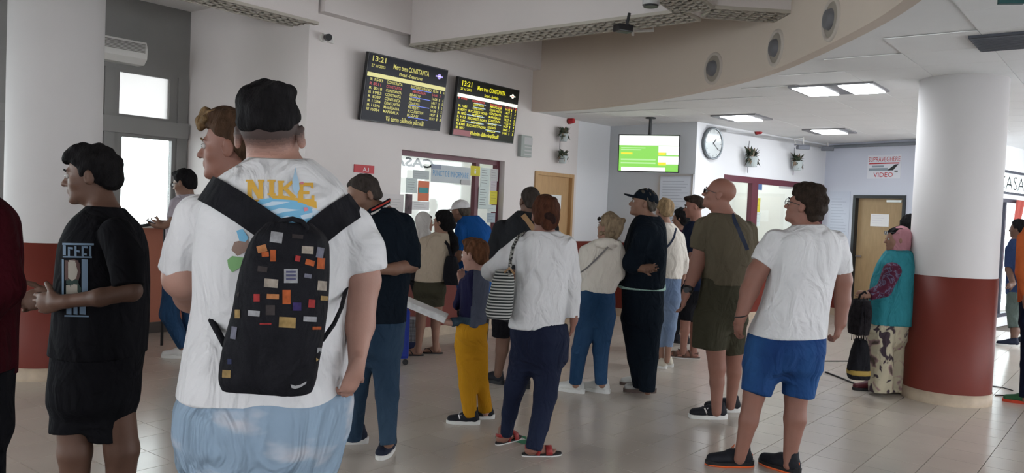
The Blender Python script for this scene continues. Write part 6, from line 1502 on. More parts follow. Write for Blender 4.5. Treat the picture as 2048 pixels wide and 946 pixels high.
# ---- 12 woman in white sweater with striped bag
s = Person('woman with pinned auburn hair in white sweater, navy trousers and red sandals', 5.2, P(1072, 700, 5.2), SK_RED)
tor = [(461, 1062, 1114, .065), (468, 1046, 1128, .095), (482, 1034, 1142, .12), (510, 1030, 1143, .13), (560, 1029, 1136, .125), (620, 1022, 1132, .135), (656, 1017, 1130, .14)]
ar = [[(1042, 492, 0, 14), (984, 540, .02, 12), (1008, 566, .2, 8)], [(1134, 494, 0, 14), (1147, 560, 0, 12), (1148, 640, -.02, 8)]]
lg = [[(1044, 720, .03, 24), (1029, 775, .08, 16), (1011, 872, .17, 9)], [(1096, 720, 0, 27), (1089, 790, -.03, 18), (1066, 898, -.1, 10)]]
s.body((1090, 432), .96, (-14, 4, 0), tor+[(715, 1022, 1138, .125)], [(a, .02) for a in ar+lg], [hand(s, (1148, 640, -.02), (-.12, .1, -1), (-1, .3, 0), .82, .55, (0, 1, 0)), hand(s, (1008, 566, .2), (.6, .6, .5), (0, -.3, 1), .85, .9)], (1090, 468), .052,
       feet=[(GP(1006, 886), 38, .92), (GP(1066, 911), 76, .92)])
s.face(brow=H_AUBURN); s.hair(H_AUBURN, .014, [(-.15, -.075), (-.06, -.07), (-.03, -.045), (0, -.01), (.03, .03), (.07, .07), (.12, .1)], extra=[(0, -.10, -.03, .055, .03, .05, .02), (0, -.03, .115, .06, .07, .025, .02), (-.055, -.04, .0, .028, .05, .05, .02), (.055, -.04, .0, .028, .05, .05, .02)], disp=.006, freq=60)
s.solid('hair_bun', [(ell(s.loc(0, -.128, .0), np.array([.032, .02, .022])), 0), (ell(s.loc(.02, -.122, -.018), np.array([.02, .02, .02])), .01), (ell(s.loc(-.018, -.126, .012), np.array([.022, .018, .018])), .01)], hairm('hair_bun_brown', (.03, .015, .012)), fold=.005, freq=70, h=.005)  # bun in a darker brown than the rest of the hair
sh = s.shirt(C_WHITE, tor, [[(1044, 490, 0, 20), (1012, 516, .01, 19), (980, 543, .02, 17), (1006, 566, .18, 12)], [(1131, 492, 0, 20), (1145, 560, 0, 17), (1147, 600, 0, 15), (1147, 637, -.01, 14)]], fold=.006, freq=14)
s.bottoms(D_NAVY, [(645, 1020, 1134, .13), (675, 1019, 1140, .15), (718, 1022, 1138, .135)], [[(1045, 720, .03, 27), (1029, 775, .08, 20), (1019, 825, .12, 15.5), (1012, 870, .17, 13)], [(1097, 720, 0, 31), (1090, 790, -.03, 24), (1078, 850, -.07, 18), (1067, 898, -.1, 15)]], fold=.005, groove=(1078, 675, 1068, 735, .145))
s.sandal(GP(1006, 886), 38, RED_L, RUB_B, .95); s.sandal(GP(1066, 911), 76, RED_L, RUB_B, .95)
# striped shopper
STR = mat('striped_canvas', (.03, .035, .035), .8); nt = STR.node_tree; N = nt.nodes; L = nt.links
tc = N.new('ShaderNodeTexCoord'); wv = N.new('ShaderNodeTexWave'); wv.bands_direction = 'Z'; wv.inputs['Scale'].default_value = 17.; wv.inputs['Distortion'].default_value = .0; r = N.new('ShaderNodeValToRGB'); r.color_ramp.elements[0].position = .5; r.color_ramp.elements[1].position = .58
r.color_ramp.elements[0].color = (.02, .025, .025, 1); r.color_ramp.elements[1].color = (.42, .42, .40, 1); L.new(tc.outputs['Object'], wv.inputs[0]); L.new(wv.outputs['Fac'], r.inputs[0]); L.new(r.outputs[0], N['Principled BSDF'].inputs['Base Color'])
sb = thing('shopping_bag', P(1000, 640, 5.05), 'black and white striped shopping bag under the left arm of the woman in white', 'bag')
st = []
for y, a, b, d in ((541, 993, 1026, .04), (560, 985, 1030, .065), (590, 978, 1029, .085), (622, 971, 1026, .095), (636, 974, 1021, .09)):
    q = P((a+b)/2, y, 5.08); st.append((q[0], q[1], q[2], (b-a)/2*5.08/F, d))
s.solid('bag_body', [(stack(st, 3.5), 0)], STR, parent=sb, fold=.003, freq=20)
mb = MB(); mb.ribbon([P(1013, 541, 5.02), P(1019, 536, 5.0), P(1025, 543, 5.02)], np.array([0, 1., 0]), .06, .012); mb.build('leather_tab', TANM, sb)
HND = ramp_mat('braided_handle', [(.45, (.02, .02, .02)), (.55, (.3, .3, .28))], 90., 0, .6)
MB().tube([P(x, y, d) for x, y, d in ((1019, 552, 5.0), (1021, 520, 5.04), (1026, 494, 5.06), (1037, 473, 5.1), (1050, 466, 5.2), (1040, 480, 5.34))], .011, 8).build('handle', HND, sb, True)

# ---- 13 woman in cream hoodie
s = Person('woman with short curly grey-blond hair in a cream hoodie, jeans and white sneakers', 6.9, P(1190, 680, 6.9), SK_MID)
tor = [(479, 1192, 1240, .07), (487, 1174, 1244, .11), (506, 1160, 1247, .13), (545, 1156, 1246, .14), (572, 1157, 1234, .135), (584, 1158, 1229, .13)]
ar = [[(1170, 508, 0, 12), (1162, 558, .05, 10), (1175, 580, .22, 7)], [(1234, 508, 0, 12), (1240, 548, .02, 10), (1215, 572, .2, 7)]]
lg = [[(1174, 640, 0, 18), (1159, 700, 0, 12), (1151, 770, 0, 7)], [(1210, 640, 0, 18), (1203, 700, 0, 12), (1204, 770, 0, 7)]]
s.body((1217, 456), .94, (-48, 14, 0), tor+[(630, 1156, 1229, .12)], [(a, .02) for a in ar+lg], [hand(s, (1175, 580, .22), (.6, .5, .4), (0, 0, 1), .85, .7), hand(s, (1215, 572, .2), (-.7, .5, .2), (0, 0, 1), .85, .7)], (1214, 480), .05)
s.face(brow=H_CURL)
rr = random.Random(5); cur = [(rr.uniform(-.07, .07), rr.uniform(-.10, .03), rr.uniform(-.06, .11), .024, .024, .024, .006) for _ in range(34)]
cur = [(x*1.0, y, z, a, b, c, k) for x, y, z, a, b, c, k in cur]
s.hair(H_CURL, .018, [(-.17, -.10), (-.05, -.09), (-.02, -.05), (.01, .0), (.04, .04), (.07, .07), (.12, .09)], extra=cur, disp=.008, freq=50)
s.glasses(up=.055, dark=True)
sh = s.shirt(C_CREAM, tor, [[(1172, 504, 0, 15), (1163, 556, .04, 13.5), (1174, 578, .2, 10)], [(1232, 504, 0, 16), (1237, 548, .02, 13.5), (1216, 572, .18, 10)]], extra=[(ell(s.p((1214, 487, -.12)), (.11, .05, .05)), .02)], fold=.005)
s.bottoms(D_BLUE, [(577, 1160, 1228, .125), (605, 1155, 1229, .14), (630, 1157, 1228, .125)], [[(1174, 638, 0, 20), (1159, 700, 0, 16), (1151, 768, 0, 12)], [(1210, 638, 0, 19.5), (1202, 700, 0, 15.5), (1203, 768, 0, 12)]], fold=.006, groove=(1196, 600, 1192, 650, .13))
s.shoe(GP(1152, 785), -60, SHO_W, RUB_W, 1.02, laces=C_WHITE); s.shoe(GP(1203, 785), -55, SHO_W, RUB_W, 1.02, laces=C_WHITE)
sb = thing('crossbody_bag', s.p((1150, 560, .1)), 'thin grey crossbody strap and small bag worn over the cream hoodie', 'bag'); GRS = mat('grey_strap', (.16, .15, .15), .5)
strap('strap', [(1216, 494), (1195, 516), (1175, 535), (1160, 546)], .014, surf(sh), .005, .004, GRS, sb); mb = MB(s.p((1163, 566, .17))); mb.box((0, 0, 0), (.08, .03, .06), bev=.01); mb.build('bag_body', GRS, sb)

# ---- 14 old man in navy cap
s = Person('elderly man in a dark cap and navy jacket with hands clasped behind his back', 7.0, P(1288, 680, 7.0), SK_TAN)
tor = [(430, 1276, 1320, .085), (439, 1266, 1328, .13), (456, 1258, 1332, .17), (490, 1249, 1335, .195), (530, 1244, 1333, .195), (560, 1238, 1331, .19), (574, 1236, 1330, .19)]
ar = [[(1298, 468, -.15, 15), (1264, 528, -.17, 12), (1284, 537, -.21, 8)], [(1296, 465, .15, 15), (1290, 520, .12, 12), (1305, 535, -.1, 8)]]
lg = [[(1268, 650, .05, 20), (1277, 715, .05, 13), (1281, 772, .08, 8)], [(1302, 650, -.04, 20), (1299, 715, -.04, 13), (1295, 782, -.04, 8)]]
s.body((1286, 407), 1.0, (-84, 10, 0), tor+[(640, 1244, 1328, .15)], [(a, .02) for a in ar+lg], [hand(s, (1284, 537, -.22), (1, -.1, .1), (0, -1, .3), .95, .7), hand(s, (1300, 535, -.16), (-.2, -.8, -.3), (0, 0, 1), .9, .7)], (1296, 440), .062)
s.face(brow=H_GREY); s.hair(H_GREY, .008, [(-.13, -.05), (-.06, -.05), (-.03, 0), (0, .03), (.04, .06), (.12, .1)]); s.cap(C_DNAVY, 3)
s.shirt(C_DNAVY, tor, [[(1298, 464, -.13, 21), (1264, 526, -.16, 18), (1280, 537, -.19, 13)], [(1296, 462, .13, 21), (1290, 520, .1, 17)]], name='jacket', fold=.006)
s.shirt(cloth('mint_hem', (.35, .52, .46)), [(560, 1240, 1329, .18), (578, 1237, 1331, .18)], [], name='shirt_hem', fold=.002)
s.bottoms(C_DNAVY, [(565, 1243, 1326, .165), (600, 1243, 1327, .17), (640, 1244, 1324, .15)], [[(1270, 640, .05, 27), (1277, 715, .05, 21), (1283, 772, .08, 16)], [(1300, 640, -.04, 25), (1298, 715, -.04, 19), (1295, 782, -.04, 16)]], fold=.006)
s.shoe(GP(1284, 771), -88, SHO_G, RUB_BR, 1.0); s.shoe(GP(1294, 785), -86, SHO_G, RUB_BR, 1.02)

# ---- 15 woman with short blond hair
s = Person('woman with short straight blond hair in white sweater and light cropped jeans', 8.25, P(1338, 640, 8.25), SK_MID)
tor = [(447, 1318, 1344, .065), (454, 1310, 1356, .10), (472, 1306, 1366, .125), (510, 1308, 1368, .13), (556, 1309, 1363, .13)]
ar = [[(1360, 478, 0, 9), (1368, 520, 0, 8), (1366, 552, .03, 5.5)], [(1314, 478, 0, 9), (1310, 520, .1, 8), (1322, 545, .25, 5.5)]]
lg = [[(1324, 600, .05, 14), (1322, 650, .05, 9), (1322, 720, .05, 5.5)], [(1346, 600, 0, 14), (1341, 655, 0, 9), (1334, 722, 0, 5.5)]]
s.body((1328, 421), .95, (-22, 3, 0), tor+[(590, 1312, 1360, .11)], [(a, .02) for a in ar+lg], [hand(s, (1366, 552, .03), (0, .2, -1), (-1, 0, 0), .85, .6), hand(s, (1322, 545, .25), (.5, .5, .3), (0, 0, 1), .85, .6)], (1331, 448), .047)
s.face(); s.hair(hairm('hair_light_blond', (.36, .25, .14)), .012, [(-.15, -.06), (-.06, -.06), (-.03, -.035), (0, 0), (.03, .03), (.07, .07), (.12, .1)])
sh = s.shirt(C_CREAM, tor, [[(1358, 476, 0, 13), (1367, 520, 0, 11.5), (1367, 546, .02, 10.5)], [(1316, 476, 0, 13), (1310, 520, .1, 11), (1321, 544, .23, 8)]])
s.bottoms(D_LIGHT, [(551, 1313, 1362, .12), (580, 1311, 1361, .13), (600, 1312, 1360, .12)], [[(1325, 600, .05, 16), (1322, 650, .05, 12), (1322, 694, .05, 10)], [(1346, 600, 0, 16), (1341, 655, 0, 12.5), (1337, 694, 0, 10)]])
s.shoe(GP(1334, 733), -60, SHO_C, RUB_W, .88); s.shoe(gp(s, (1322, 725, .05)), -60, SHO_C, RUB_W, .88)
sb = thing('crossbody_bag', s.p((1318, 540, .1)), 'navy crossbody strap and small bag on the short-haired blond woman', 'bag'); NVS = mat('navy_strap', (.02, .03, .06), .5)
strap('strap', [(1352, 456), (1348, 475), (1340, 488), (1328, 500)], .02, surf(sh), .005, .004, NVS, sb); mb = MB(s.p((1312, 530, .16))); mb.box((0, 0, 0), (.07, .03, .06), bev=.01); mb.build('bag_body', NVS, sb)

# ---- 16 young man in dark T-shirt
s = Person('young man in a dark T-shirt and sandals facing left, behind the bald man', 8.9, P(1385, 640, 8.9), SK_RED)
tor = [(442, 1380, 1404, .075), (450, 1370, 1410, .12), (470, 1364, 1412, .165), (520, 1363, 1408, .16), (580, 1362, 1404, .15)]
ar = [[(1388, 472, -.13, 9), (1384, 520, -.15, 7.5), (1368, 555, -.1, 5)], [(1386, 472, .13, 9), (1378, 520, .12, 7.5), (1366, 550, .0, 5)]]
lg = [[(1372, 610, -.06, 13), (1370, 660, -.06, 9), (1366, 705, -.06, 5.5)], [(1390, 610, .06, 13), (1388, 660, .06, 9), (1386, 708, .04, 5.5)]]
s.body((1388, 414), 1.0, (-82, -5, 0), tor+[(600, 1362, 1404, .13)], [(a, .02) for a in ar+lg], [hand(s, (1368, 555, -.1), (-.8, .2, -.4), (0, 0, 1), 1, .6), hand(s, (1366, 550, 0), (-1, -.2, -.2), (0, 0, 1), 1, .6)], (1393, 440), .054,
       feet=[(GP(1366, 714), -95, 1.), (GP(1386, 717), -85, 1.)])
s.face(brow=H_DARK); s.hair(H_DARK, .010, [(-.14, -.03), (-.06, -.02), (-.03, .0), (0, .03), (.04, .045), (.08, .06), (.12, .07)], extra=[(0, .06, .095, .05, .045, .028, .02)])
s.shirt(C_NAVY, tor, [[(1387, 468, -.12, 12), (1385, 505, -.14, 10.5)], [(1386, 468, .12, 12), (1380, 505, .12, 10.5)]]); s.bottoms(C_BLACK, [(572, 1362, 1406, .15), (600, 1358, 1404, .15)], [[(1374, 600, -.06, 17), (1371, 640, -.06, 15)], [(1390, 600, .06, 17), (1389, 640, .06, 15)]], name='shorts')
s.sandal(GP(1366, 714), -95, BRN, RUB_BR, 1., False); s.sandal(GP(1386, 717), -85, BRN, RUB_BR, 1., False)

# ---- 17 dark-haired woman behind
s = Person('dark-haired woman in dark clothes, mostly hidden beside the short-haired blond woman', 10.0, P(1360, 640, 10.), SK_MID)
tor = [(458, 1352, 1372, .06), (466, 1344, 1378, .1), (490, 1342, 1380, .12), (540, 1346, 1378, .12), (580, 1342, 1380, .12)]
lg = [[(1354, 600, 0, 10), (1352, 640, 0, 7), (1352, 672, 0, 5)], [(1370, 600, 0, 10), (1370, 640, 0, 7), (1370, 672, 0, 5)]]
ar = [[(1346, 475, 0, 7), (1344, 515, 0, 6), (1350, 540, -.1, 4.5)], [(1376, 475, 0, 7), (1380, 515, 0, 6), (1372, 540, -.1, 4.5)]]
s.body((1361, 437), .95, (-60, 0, 0), tor+[(600, 1343, 1380, .1)], [(a, .02) for a in ar+lg], [hand(s, (1350, 540, -.1), (1, 0, 0), (0, 1, 0), .85, .6), hand(s, (1372, 540, -.1), (-1, 0, 0), (0, 1, 0), .85, .6)], (1362, 460), .045)
s.face(); s.hair(H_BLACK, .018, [(-.15, -.12), (-.05, -.11), (-.02, -.08), (.01, -.04), (.04, .03), (.07, .07), (.12, .09)])
s.shirt(cloth('cotton_plum', (.05, .012, .03)), tor, [[(1347, 474, 0, 9), (1344, 515, 0, 8), (1349, 538, -.08, 6)], [(1375, 474, 0, 9), (1380, 515, 0, 8), (1373, 538, -.08, 6)]]); s.bottoms(C_BLACK, [(575, 1343, 1380, .115), (600, 1342, 1380, .11)], [[(1354, 600, 0, 11), (1352, 640, 0, 9), (1352, 672, 0, 7)], [(1370, 600, 0, 11), (1370, 640, 0, 9), (1370, 672, 0, 7)]])
for x in (1352, 1370): s.shoe(gp(s, (x, 675)), -40, SHO_B, RUB_B, .9)

# ---- 18 bald man in olive
s = Person('bald man in an olive T-shirt and dark olive shorts with a black watch', 6.2, P(1445, 640, 6.2), SK_RED)
tor = [(428, 1422, 1474, .09), (438, 1410, 1492, .13), (458, 1402, 1504, .17), (490, 1404, 1506, .18), (535, 1407, 1500, .175), (568, 1404, 1497, .175)]
ar = [[(1410, 466, 0, 17), (1398, 520, 0, 16), (1388, 550, -.01, 13), (1371, 590, -.04, 8.5)], [(1494, 468, .06, 16), (1500, 540, .1, 13), (1488, 600, .08, 8.5)]]
lg = [[(1430, 680, -.02, 22), (1434, 735, -.02, 16.5), (1434, 765, -.02, 14), (1433, 824, -.04, 9.5)], [(1468, 690, .08, 19), (1468, 745, .1, 14), (1461, 812, .12, 9)]]
s.body((1438, 389), 1.06, (-66, 14, 0), tor+[(640, 1402, 1494, .16)], [(a, .02) for a in ar+lg], [hand(s, (1371, 590, -.04), (-.15, .1, -1), (-.9, .3, 0), .98, .55, (0, 1, 0)), hand(s, (1488, 600, .08), (0, .1, -1), (-1, 0, 0), 1, .6)], (1450, 436), .072)
s.face(brow=H_GREY); s.glasses(up=.0, dark=True)
sh = s.shirt(C_OLIVE, tor, [[(1412, 460, 0, 26), (1404, 480, 0, 23), (1398, 500, 0, 20.5)], [(1492, 462, .05, 23), (1499, 505, .08, 18)]], fold=.005)
s.bottoms(C_OLIVED, [(558, 1404, 1496, .165), (600, 1398, 1497, .18), (645, 1396, 1498, .175)], [[(1424, 640, -.02, 35), (1419, 697, -.02, 33)], [(1466, 640, .07, 30), (1468, 708, .08, 22)]], name='shorts', fold=.006)
for g, y in ((GP(1433, 837), -92), (GP(1461, 823), -88)): o = s.shoe(g, y, SHO_B, RUB_W, 1.08, stripes=C_WHITE2)
w0, w1 = s.p((1378, 573, -.03)), s.p((1374, 585, -.04)); d_ = nrm(w1-w0); MB().cyl(w0, w1, .039, .037, 18).build('wristwatch_strap', BLACK, s.root, True, 'black watch strap'); mb = MB(); mb.cyl(w0*.5+w1*.5+np.array([-.02, -.036, 0]), w0*.5+w1*.5+np.array([-.022, -.05, 0]), .022, n=16); mb.build('watch_face', DARK, s.root)
sb = thing('crossbody_bag', s.p((1500, 540, .1)), 'dark blue crossbody strap and bag worn over the olive T-shirt', 'bag'); strap('strap', [(1462, 424), (1470, 445), (1482, 470), (1494, 500)], .035, surf(sh), .006, .005, NVS, sb); mb = MB(s.p((1470, 530, .22))); mb.box((0, 0, 0), (.08, .03, .06), bev=.01); mb.build('bag_body', NVS, sb)

# ---- 19 man in white T-shirt and blue shorts
s = Person('dark-haired man in white T-shirt, blue denim shorts and black and orange shoes', 5.05, P(1560, 760, 5.05), SK_RED)
tor = [(448, 1588, 1640, .085), (458, 1566, 1660, .13), (476, 1548, 1678, .17), (510, 1541, 1676, .185), (560, 1535, 1664, .175), (610, 1520, 1656, .17), (650, 1502, 1653, .185), (671, 1494, 1651, .195)]
ar = [[(1548, 492, 0, 20), (1514, 545, 0, 20), (1499, 582, -.01, 18), (1481, 636, -.04, 11.5)], [(1676, 494, 0, 19), (1685, 560, 0, 18), (1685, 602, 0, 15), (1681, 646, -.02, 11.5)]]
lg = [[(1518, 745, 0, 27), (1508, 790, -.01, 21), (1497, 842, -.02, 18.5), (1479, 918, -.02, 11)], [(1600, 745, 0, 28), (1592, 795, 0, 22), (1590, 838, -.02, 21.5), (1577, 930, -.05, 11)]]
s.body((1609, 413), 1.03, (-52, 14, 0), tor+[(730, 1494, 1640, .16)], [(a, .02) for a in ar+lg], [hand(s, (1481, 636, -.04), (-.12, .1, -1), (.9, .4, 0), .95, .7, (0, 1, 0)), hand(s, (1681, 646, -.02), (-.25, -.05, -1), (-.8, .5, 0), .98, 1.1, (0, 1, 0))], (1613, 454), .068)
s.face(brow=H_BLACK); s.hair(H_DARK, .017, [(-.15, -.07), (-.06, -.065), (-.03, -.02), (0, .02), (.03, .03), (.06, .05), (.12, .075)], extra=[(0, .05, .10, .055, .05, .03, .02), (0, -.02, .118, .062, .07, .026, .02)], disp=.006); s.glasses(up=.0)
s.shirt(C_WHITE, tor, [[(1552, 482, 0, 27), (1534, 506, 0, 25), (1521, 527, 0, 23.5)], [(1668, 486, 0, 26), (1679, 515, 0, 21), (1685, 545, 0, 18.5)]], fold=.007, freq=13)
s.bottoms(D_SHORT, [(656, 1501, 1645, .165), (700, 1492, 1646, .185), (735, 1489, 1642, .17)], [[(1523, 740, 0, 36), (1512, 785, -.02, 28.5)], [(1604, 740, 0, 37), (1597, 792, 0, 32.5)]], name='shorts', fold=.007, groove=(1570, 690, 1560, 760, .18))
for g_, y_ in ((GP(1480, 932), -90), (GP(1577, 944), -35)):
    o = s.shoe(g_, y_, SHO_B, RUB_B, 1.08, laces=ORA); R_ = rot(y_); g3 = np.array([*g_, 0.]); MB().ribbon([g3+R_@np.array([-.03, -.045, .05]), g3+R_@np.array([0, -.074, .055]), g3+R_@np.array([.03, -.045, .05])], np.array([0, 0, 1.]), .05, .006).build('heel_tab', ORA, o); MB().tube([g3+R_@np.array([.052*math.sin(a)*(1.1 if math.cos(a) > 0 else .9), .066+.152*math.cos(a), .006]) for a in np.linspace(0, 2*math.pi, 25)[:-1]], .006, 6, closed=True).build('orange_edge', ORA, o)
w0 = s.p((1482, 632, -.04)); MB().tube([w0+np.array([math.cos(a)*.036, math.sin(a)*.036, .008*math.cos(a)]) for a in np.linspace(0, 2*math.pi, 21)[:-1]], .004, 6, closed=True).build('bracelet', BLACK, s.root, True)

# ---- 20 woman in teal vest
s = Person('woman in a pink headscarf, teal vest and printed trousers beside the right column', 7.5, P(1775, 700, 7.5), SK_MID)
tor = [(500, 1778, 1820, .08), (508, 1768, 1824, .12), (530, 1756, 1827, .165), (570, 1744, 1828, .175), (615, 1738, 1826, .175), (648, 1736, 1822, .175)]
ar = [[(1786, 545, -.14, 11), (1766, 584, -.19, 9.5), (1737, 590, -.20, 6)], [(1792, 540, .14, 11), (1778, 580, .14, 9), (1745, 590, .05, 6)]]
lg = [[(1762, 670, -.05, 17), (1760, 730, -.05, 12), (1758, 775, -.05, 7)], [(1795, 670, .05, 17), (1794, 730, .05, 12), (1792, 775, .05, 7)]]
s.body((1793, 479), .93, (-82, 0, 0), tor+[(660, 1738, 1818, .14)], [(a, .02) for a in ar+lg], [hand(s, (1737, 590, -.20), (-.9, .1, .1), (0, 1, -.3), .85, .9), hand(s, (1745, 590, .05), (-1, 0, 0), (0, 0, -1), .85, .9)], (1800, 504), .05)
s.face(); s.hair(H_BLACK, .006, [(-.14, 0), (.0, .03), (.04, .04), (.08, .06), (.12, .07)])
s.solid('headscarf', [(ell(s.loc(0, -.025, .03), np.array([.095, .112, .108])*.93, s.R), 0), (ell(s.loc(0, -.05, -.05), np.array([.085, .09, .09])*.93, s.R), .03), (cone(s.loc(0, -.02, -.08), s.p((1797, 505, 0)), .075, .10), .03)], C_PINK, carve=[(ell(s.loc(0, .10, .01), np.array([.065, .075, .105])*.93, s.R), .008)], fold=.005, freq=24)
s.glasses(up=.06, dark=True)
s.shirt(C_TEAL, tor, [], name='vest', fold=.008, freq=22, extra=[(ell(s.p((1797, 508, 0)), (.125, .12, .05)), .02)])
s.solid('sleeve', [(cone(*[s.p(q) for q in ((1784, 542, -.15), (1768, 580, -.19))], .078, .062), 0), (cone(*[s.p(q) for q in ((1768, 580, -.19), (1739, 590, -.20))], .062, .045, cut=True), .015)], FLORAL, fold=.004)
s.solid('sleeve', [(cone(*[s.p(q) for q in ((1792, 540, .15), (1778, 580, .15))], .07, .06), 0), (cone(*[s.p(q) for q in ((1778, 580, .15), (1748, 590, .05))], .06, .045, cut=True), .015)], FLORAL, fold=.004)
s.bottoms(CAMO, [(640, 1740, 1818, .165), (680, 1739, 1816, .165)], [[(1762, 668, -.06, 24), (1760, 783, -.06, 24)], [(1793, 668, .06, 23), (1790, 781, .06, 22)]], fold=.007, freq=14)
MSH = mat('maroon_shoe', (.08, .01, .015), .5)
s.shoe(GP(1745, 781), -92, MSH, RUB_B, .95); s.shoe(GP(1798, 778), -90, MSH, RUB_B, .95)
b1 = thing('handbag', s.p((1720, 670, -.2)), 'black fringed handbag held by the woman in the teal vest, upper of her two bags', 'bag'); FRB = cloth('black_fringed_cloth', (.014, .012, .014), .8, .5, 30, .6, 90)
s.solid('bag_body', [(stack([(*s.p((x, y, -.2)), a*.00457, .09) for x, y, a in ((1724, 600, 12), (1722, 625, 18), (1719, 655, 20), (1718, 668, 17))], 2.6), 0)], FRB, parent=b1, fold=.010, freq=40)
MB().tube([s.p(q) for q in ((1716, 604, -.2), (1720, 590, -.21), (1730, 583, -.22), (1735, 592, -.2), (1733, 604, -.2))], .010, 8).build('handle', FRB, b1, True)
mb = MB()
for i in range(9): mb.tube([s.p((1704+3.4*i, 664, -.27)), s.p((1704+3.4*i+(i % 3-1), 680, -.27))], .004, 5)
tag(mb.build('fringe', FRB, b1), kind='stuff')
b2 = thing('shopping_bag', s.p((1718, 757, -.2)), 'black bag with a gold band at the bottom, hanging low by the printed trousers', 'bag')
q_ = [(*s.p((x, y, -.2)), a*.00457, .075) for x, y, a in ((1722, 679, 8), (1720, 700, 15), (1717, 735, 20), (1717, 752, 20.5), (1718, 758, 18))]
s.solid('bag_body', [(stack(q_, 3.), 0)], BK, parent=b2, fold=.004); gz = s.p((1717, 742, -.2))[2]
s.solid('gold_band', [(stack([(*s.p((1717, y, -.2)), .0975, .081) for y in (739, 750)], 3.), 0)], mat('gold_fabric', (.30, .20, .04), .5), parent=b2)
MB().tube([s.p(q) for q in ((1716, 684, -.2), (1722, 640, -.31), (1728, 594, -.26), (1730, 640, -.31), (1727, 684, -.2))], .006, 6).build('handle', BK, b2, True)

# ---- 21 person behind her
s = Person('dark-haired person in pale patterned top, mostly hidden behind the teal vest', 8.5, P(1825, 680, 8.5), SK_MID)
tor = [(474, 1820, 1848, .065), (482, 1812, 1856, .1), (505, 1810, 1860, .13), (560, 1812, 1858, .13), (605, 1810, 1860, .13)]
ar = [[(1809, 492, 0, 10), (1807, 540, .05, 8.5), (1823, 570, .15, 5.5)], [(1849, 492, 0, 10), (1855, 540, .05, 8.5), (1843, 570, .15, 5.5)]]
lg = [[(1815, 640, 0, 13), (1814, 690, 0, 9), (1813, 740, 0, 6)], [(1841, 640, 0, 13), (1841, 690, 0, 9), (1841, 740, 0, 6)]]
s.body((1821, 454), .96, (60, 0, 0), tor+[(640, 1811, 1858, .12)], [(a, .02) for a in ar+lg], [hand(s, (1823, 570, .15), (.6, .5, 0), (0, 0, 1), .9, .6), hand(s, (1843, 570, .15), (-.6, .5, 0), (0, 0, 1), .9, .6)], (1826, 476), .05)
s.face(brow=H_BLACK); s.hair(H_BLACK, .017, extra=[(0, .04, .11, .055, .055, .03, .02)])
s.shirt(ramp_mat('pale_patterned_cotton', [(.45, (.5, .48, .5)), (.55, (.2, .15, .2))], 40., 2), tor, [[(1811, 490, 0, 13), (1808, 535, .04, 11)], [(1847, 490, 0, 13), (1854, 535, .04, 11)]]); s.bottoms(cloth('dusty_maroon', (.09, .03, .04)), [(598, 1811, 1859, .13), (640, 1810, 1860, .13)], [[(1816, 630, 0, 16), (1814, 690, 0, 13), (1813, 742, 0, 11)], [(1840, 630, 0, 16), (1841, 690, 0, 13), (1841, 742, 0, 11)]])
for x in (1813, 1848): s.shoe(gp(s, (x, 742)), 60, SHO_B, RUB_W)

# ---- 22, 23 people at the right edge
s = Person('person in a blue top and grey-green shorts walking beyond the right column', 11.0, P(2032, 620, 11.), SK_BROWN)
tor = [(478, 2024, 2046, .07), (486, 2018, 2052, .12), (505, 2016, 2056, .15), (550, 2017, 2054, .15), (590, 2017, 2054, .15)]
ar = [[(2020, 500, 0, 8), (2018, 540, 0, 7), (2026, 568, -.15, 5)], [(2052, 500, 0, 8), (2056, 540, 0, 7), (2050, 575, 0, 5)]]
lg = [[(2028, 630, 0, 11), (2030, 662, -.05, 8), (2026, 688, -.1, 5)], [(2046, 630, 0, 11), (2048, 662, .1, 8), (2050, 685, .15, 5)]]
s.body((2036, 458), 1.0, (-40, 0, 0), tor+[(620, 2018, 2053, .13)], [(a, .02) for a in ar+lg], [hand(s, (2026, 568, -.15), (-.6, -.3, -.2), (0, 1, 0), 1, .7), hand(s, (2050, 575, 0), (0, 0, -1), (-1, 0, 0), 1, .6)], (2035, 480), .058)
s.face(); s.hair(H_BLACK, .014); s.shirt(cloth('cotton_dusk_blue', (.03, .05, .12)), tor, [[(2021, 498, 0, 11), (2018, 535, 0, 9)], [(2051, 498, 0, 11), (2055, 535, 0, 9)]]); s.bottoms(cloth('cotton_grey_green', (.10, .13, .12)), [(584, 2017, 2054, .145), (620, 2016, 2054, .15)], [[(2028, 620, 0, 13), (2030, 656, -.04, 12)], [(2045, 620, 0, 13), (2048, 655, .08, 12)]], name='shorts')
s.shoe(gp(s, (2026, 690, -.1)), -70, SHO_N, RUB_W); s.shoe(gp(s, (2050, 690, .15)), -60, SHO_N, RUB_W)
s = Person('person in an orange top and dark trousers, at the right edge of the picture', 7.3, P(2078, 640, 7.3), SK_MID)
tor = [(444, 2064, 2098, .075), (455, 2052, 2112, .12), (480, 2046, 2120, .16), (540, 2044, 2120, .16), (608, 2042, 2118, .16)]
ar = [[(2050, 482, 0, 11), (2046, 550, 0, 10), (2054, 610, -.03, 7)], [(2116, 482, 0, 11), (2122, 550, 0, 10), (2118, 610, -.03, 7)]]
lg = [[(2062, 670, 0, 15), (2058, 730, 0, 11), (2052, 800, -.02, 7)], [(2098, 670, 0, 15), (2098, 730, 0, 11), (2096, 800, 0, 7)]]
s.body((2082, 416), 1.0, (-30, 0, 0), tor+[(660, 2044, 2116, .13)], [(a, .02) for a in ar+lg], [hand(s, (2054, 610, -.03), (0, 0, -1), (1, 0, 0), 1, .6), hand(s, (2118, 610, -.03), (0, 0, -1), (-1, 0, 0), 1, .6)], (2081, 448), .058)
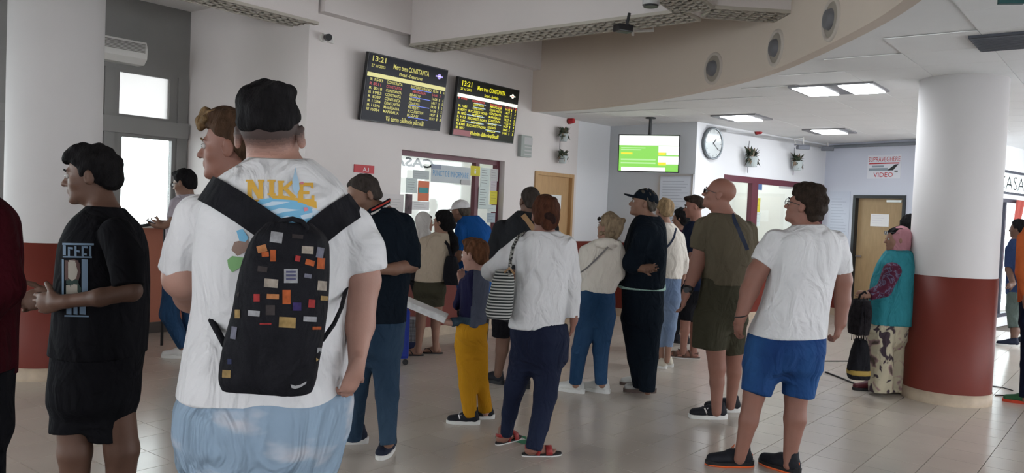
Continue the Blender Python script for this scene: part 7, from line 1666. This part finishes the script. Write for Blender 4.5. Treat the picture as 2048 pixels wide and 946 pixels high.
s.face(); s.hair(H_DARK, .012); s.shirt(C_ORANGE, tor, [[(2052, 478, 0, 15), (2046, 545, 0, 13), (2052, 600, -.02, 10)], [(2114, 478, 0, 15), (2121, 545, 0, 13), (2118, 600, -.02, 10)]]); s.bottoms(C_NAVY, [(600, 2043, 2117, .15), (650, 2042, 2116, .15)], [[(2062, 650, 0, 18), (2058, 730, 0, 14), (2053, 795, -.02, 12)], [(2098, 650, 0, 18), (2098, 730, 0, 14), (2096, 800, 0, 12)]])
s.shoe(GP(2054, 808), -60, mat('green_shoe', (.02, .10, .04), .6), RUB_R, .95); s.shoe(GP(2096, 812), -50, MATS['green_shoe'], RUB_R, .95)

# ---- luggage behind the ponytail woman's legs
lg0 = thing('suitcase', P(803, 700, 8.0), 'blue suitcase standing behind the man in the navy polo', 'suitcase')
c = P(797, 655, 8.0); mb = MB((c[0], c[1], 0), nrm([1, .2, 0])); mb.box((0, 0, .30), (.10, .15, .24), bev=.03); mb.build('shell', mat('blue_shell', (.01, .03, .25), .35), lg0)
for x in (-.07, .07):
    mb = MB((c[0], c[1], 0), nrm([1, .2, 0])); mb.cyl((x, -.12, .028), (x, -.10, .028), .028, n=14); mb.build('wheel', BLACK, lg0)
MB((c[0], c[1], 0), nrm([1, .2, 0])).tube([(-.05, 0, .53), (-.05, 0, .72), (.05, 0, .72), (.05, 0, .53)], .008, 6).build('handle', DARK, lg0)
lg1 = thing('wire_basket', P(820, 690, 8.7), 'pale mesh-sided trolley bag by the bare legs of the woman with the ponytail', 'bag')
c = P(818, 650, 8.8); mb = MB((c[0], c[1], 0), nrm([1, .2, 0])); mb.box((0, 0, .2), (.09, .09, .14), bev=.02); mb.build('inner', mat('pale_mesh', (.4, .4, .42), .6), lg1)
mb = MB((c[0], c[1], 0), nrm([1, .2, 0]))
for i in range(-6, 7): mb.box((i*.014, -.093, .2), (.0015, .002, .13))
for i in range(-9, 10): mb.box((0, -.094, .2+i*.014), (.085, .002, .0015))
tag(mb.build('mesh', DARK, lg1), kind='stuff'); mb = MB((c[0], c[1], 0), nrm([1, .2, 0])); mb.box((0, 0, .05), (.1, .1, .04), bev=.01); mb.build('base', mat('blue_black_base', (.01, .015, .05), .5), lg1)
print('TRIS', TRI[0], 'T', round(time.time()-T0, 1))
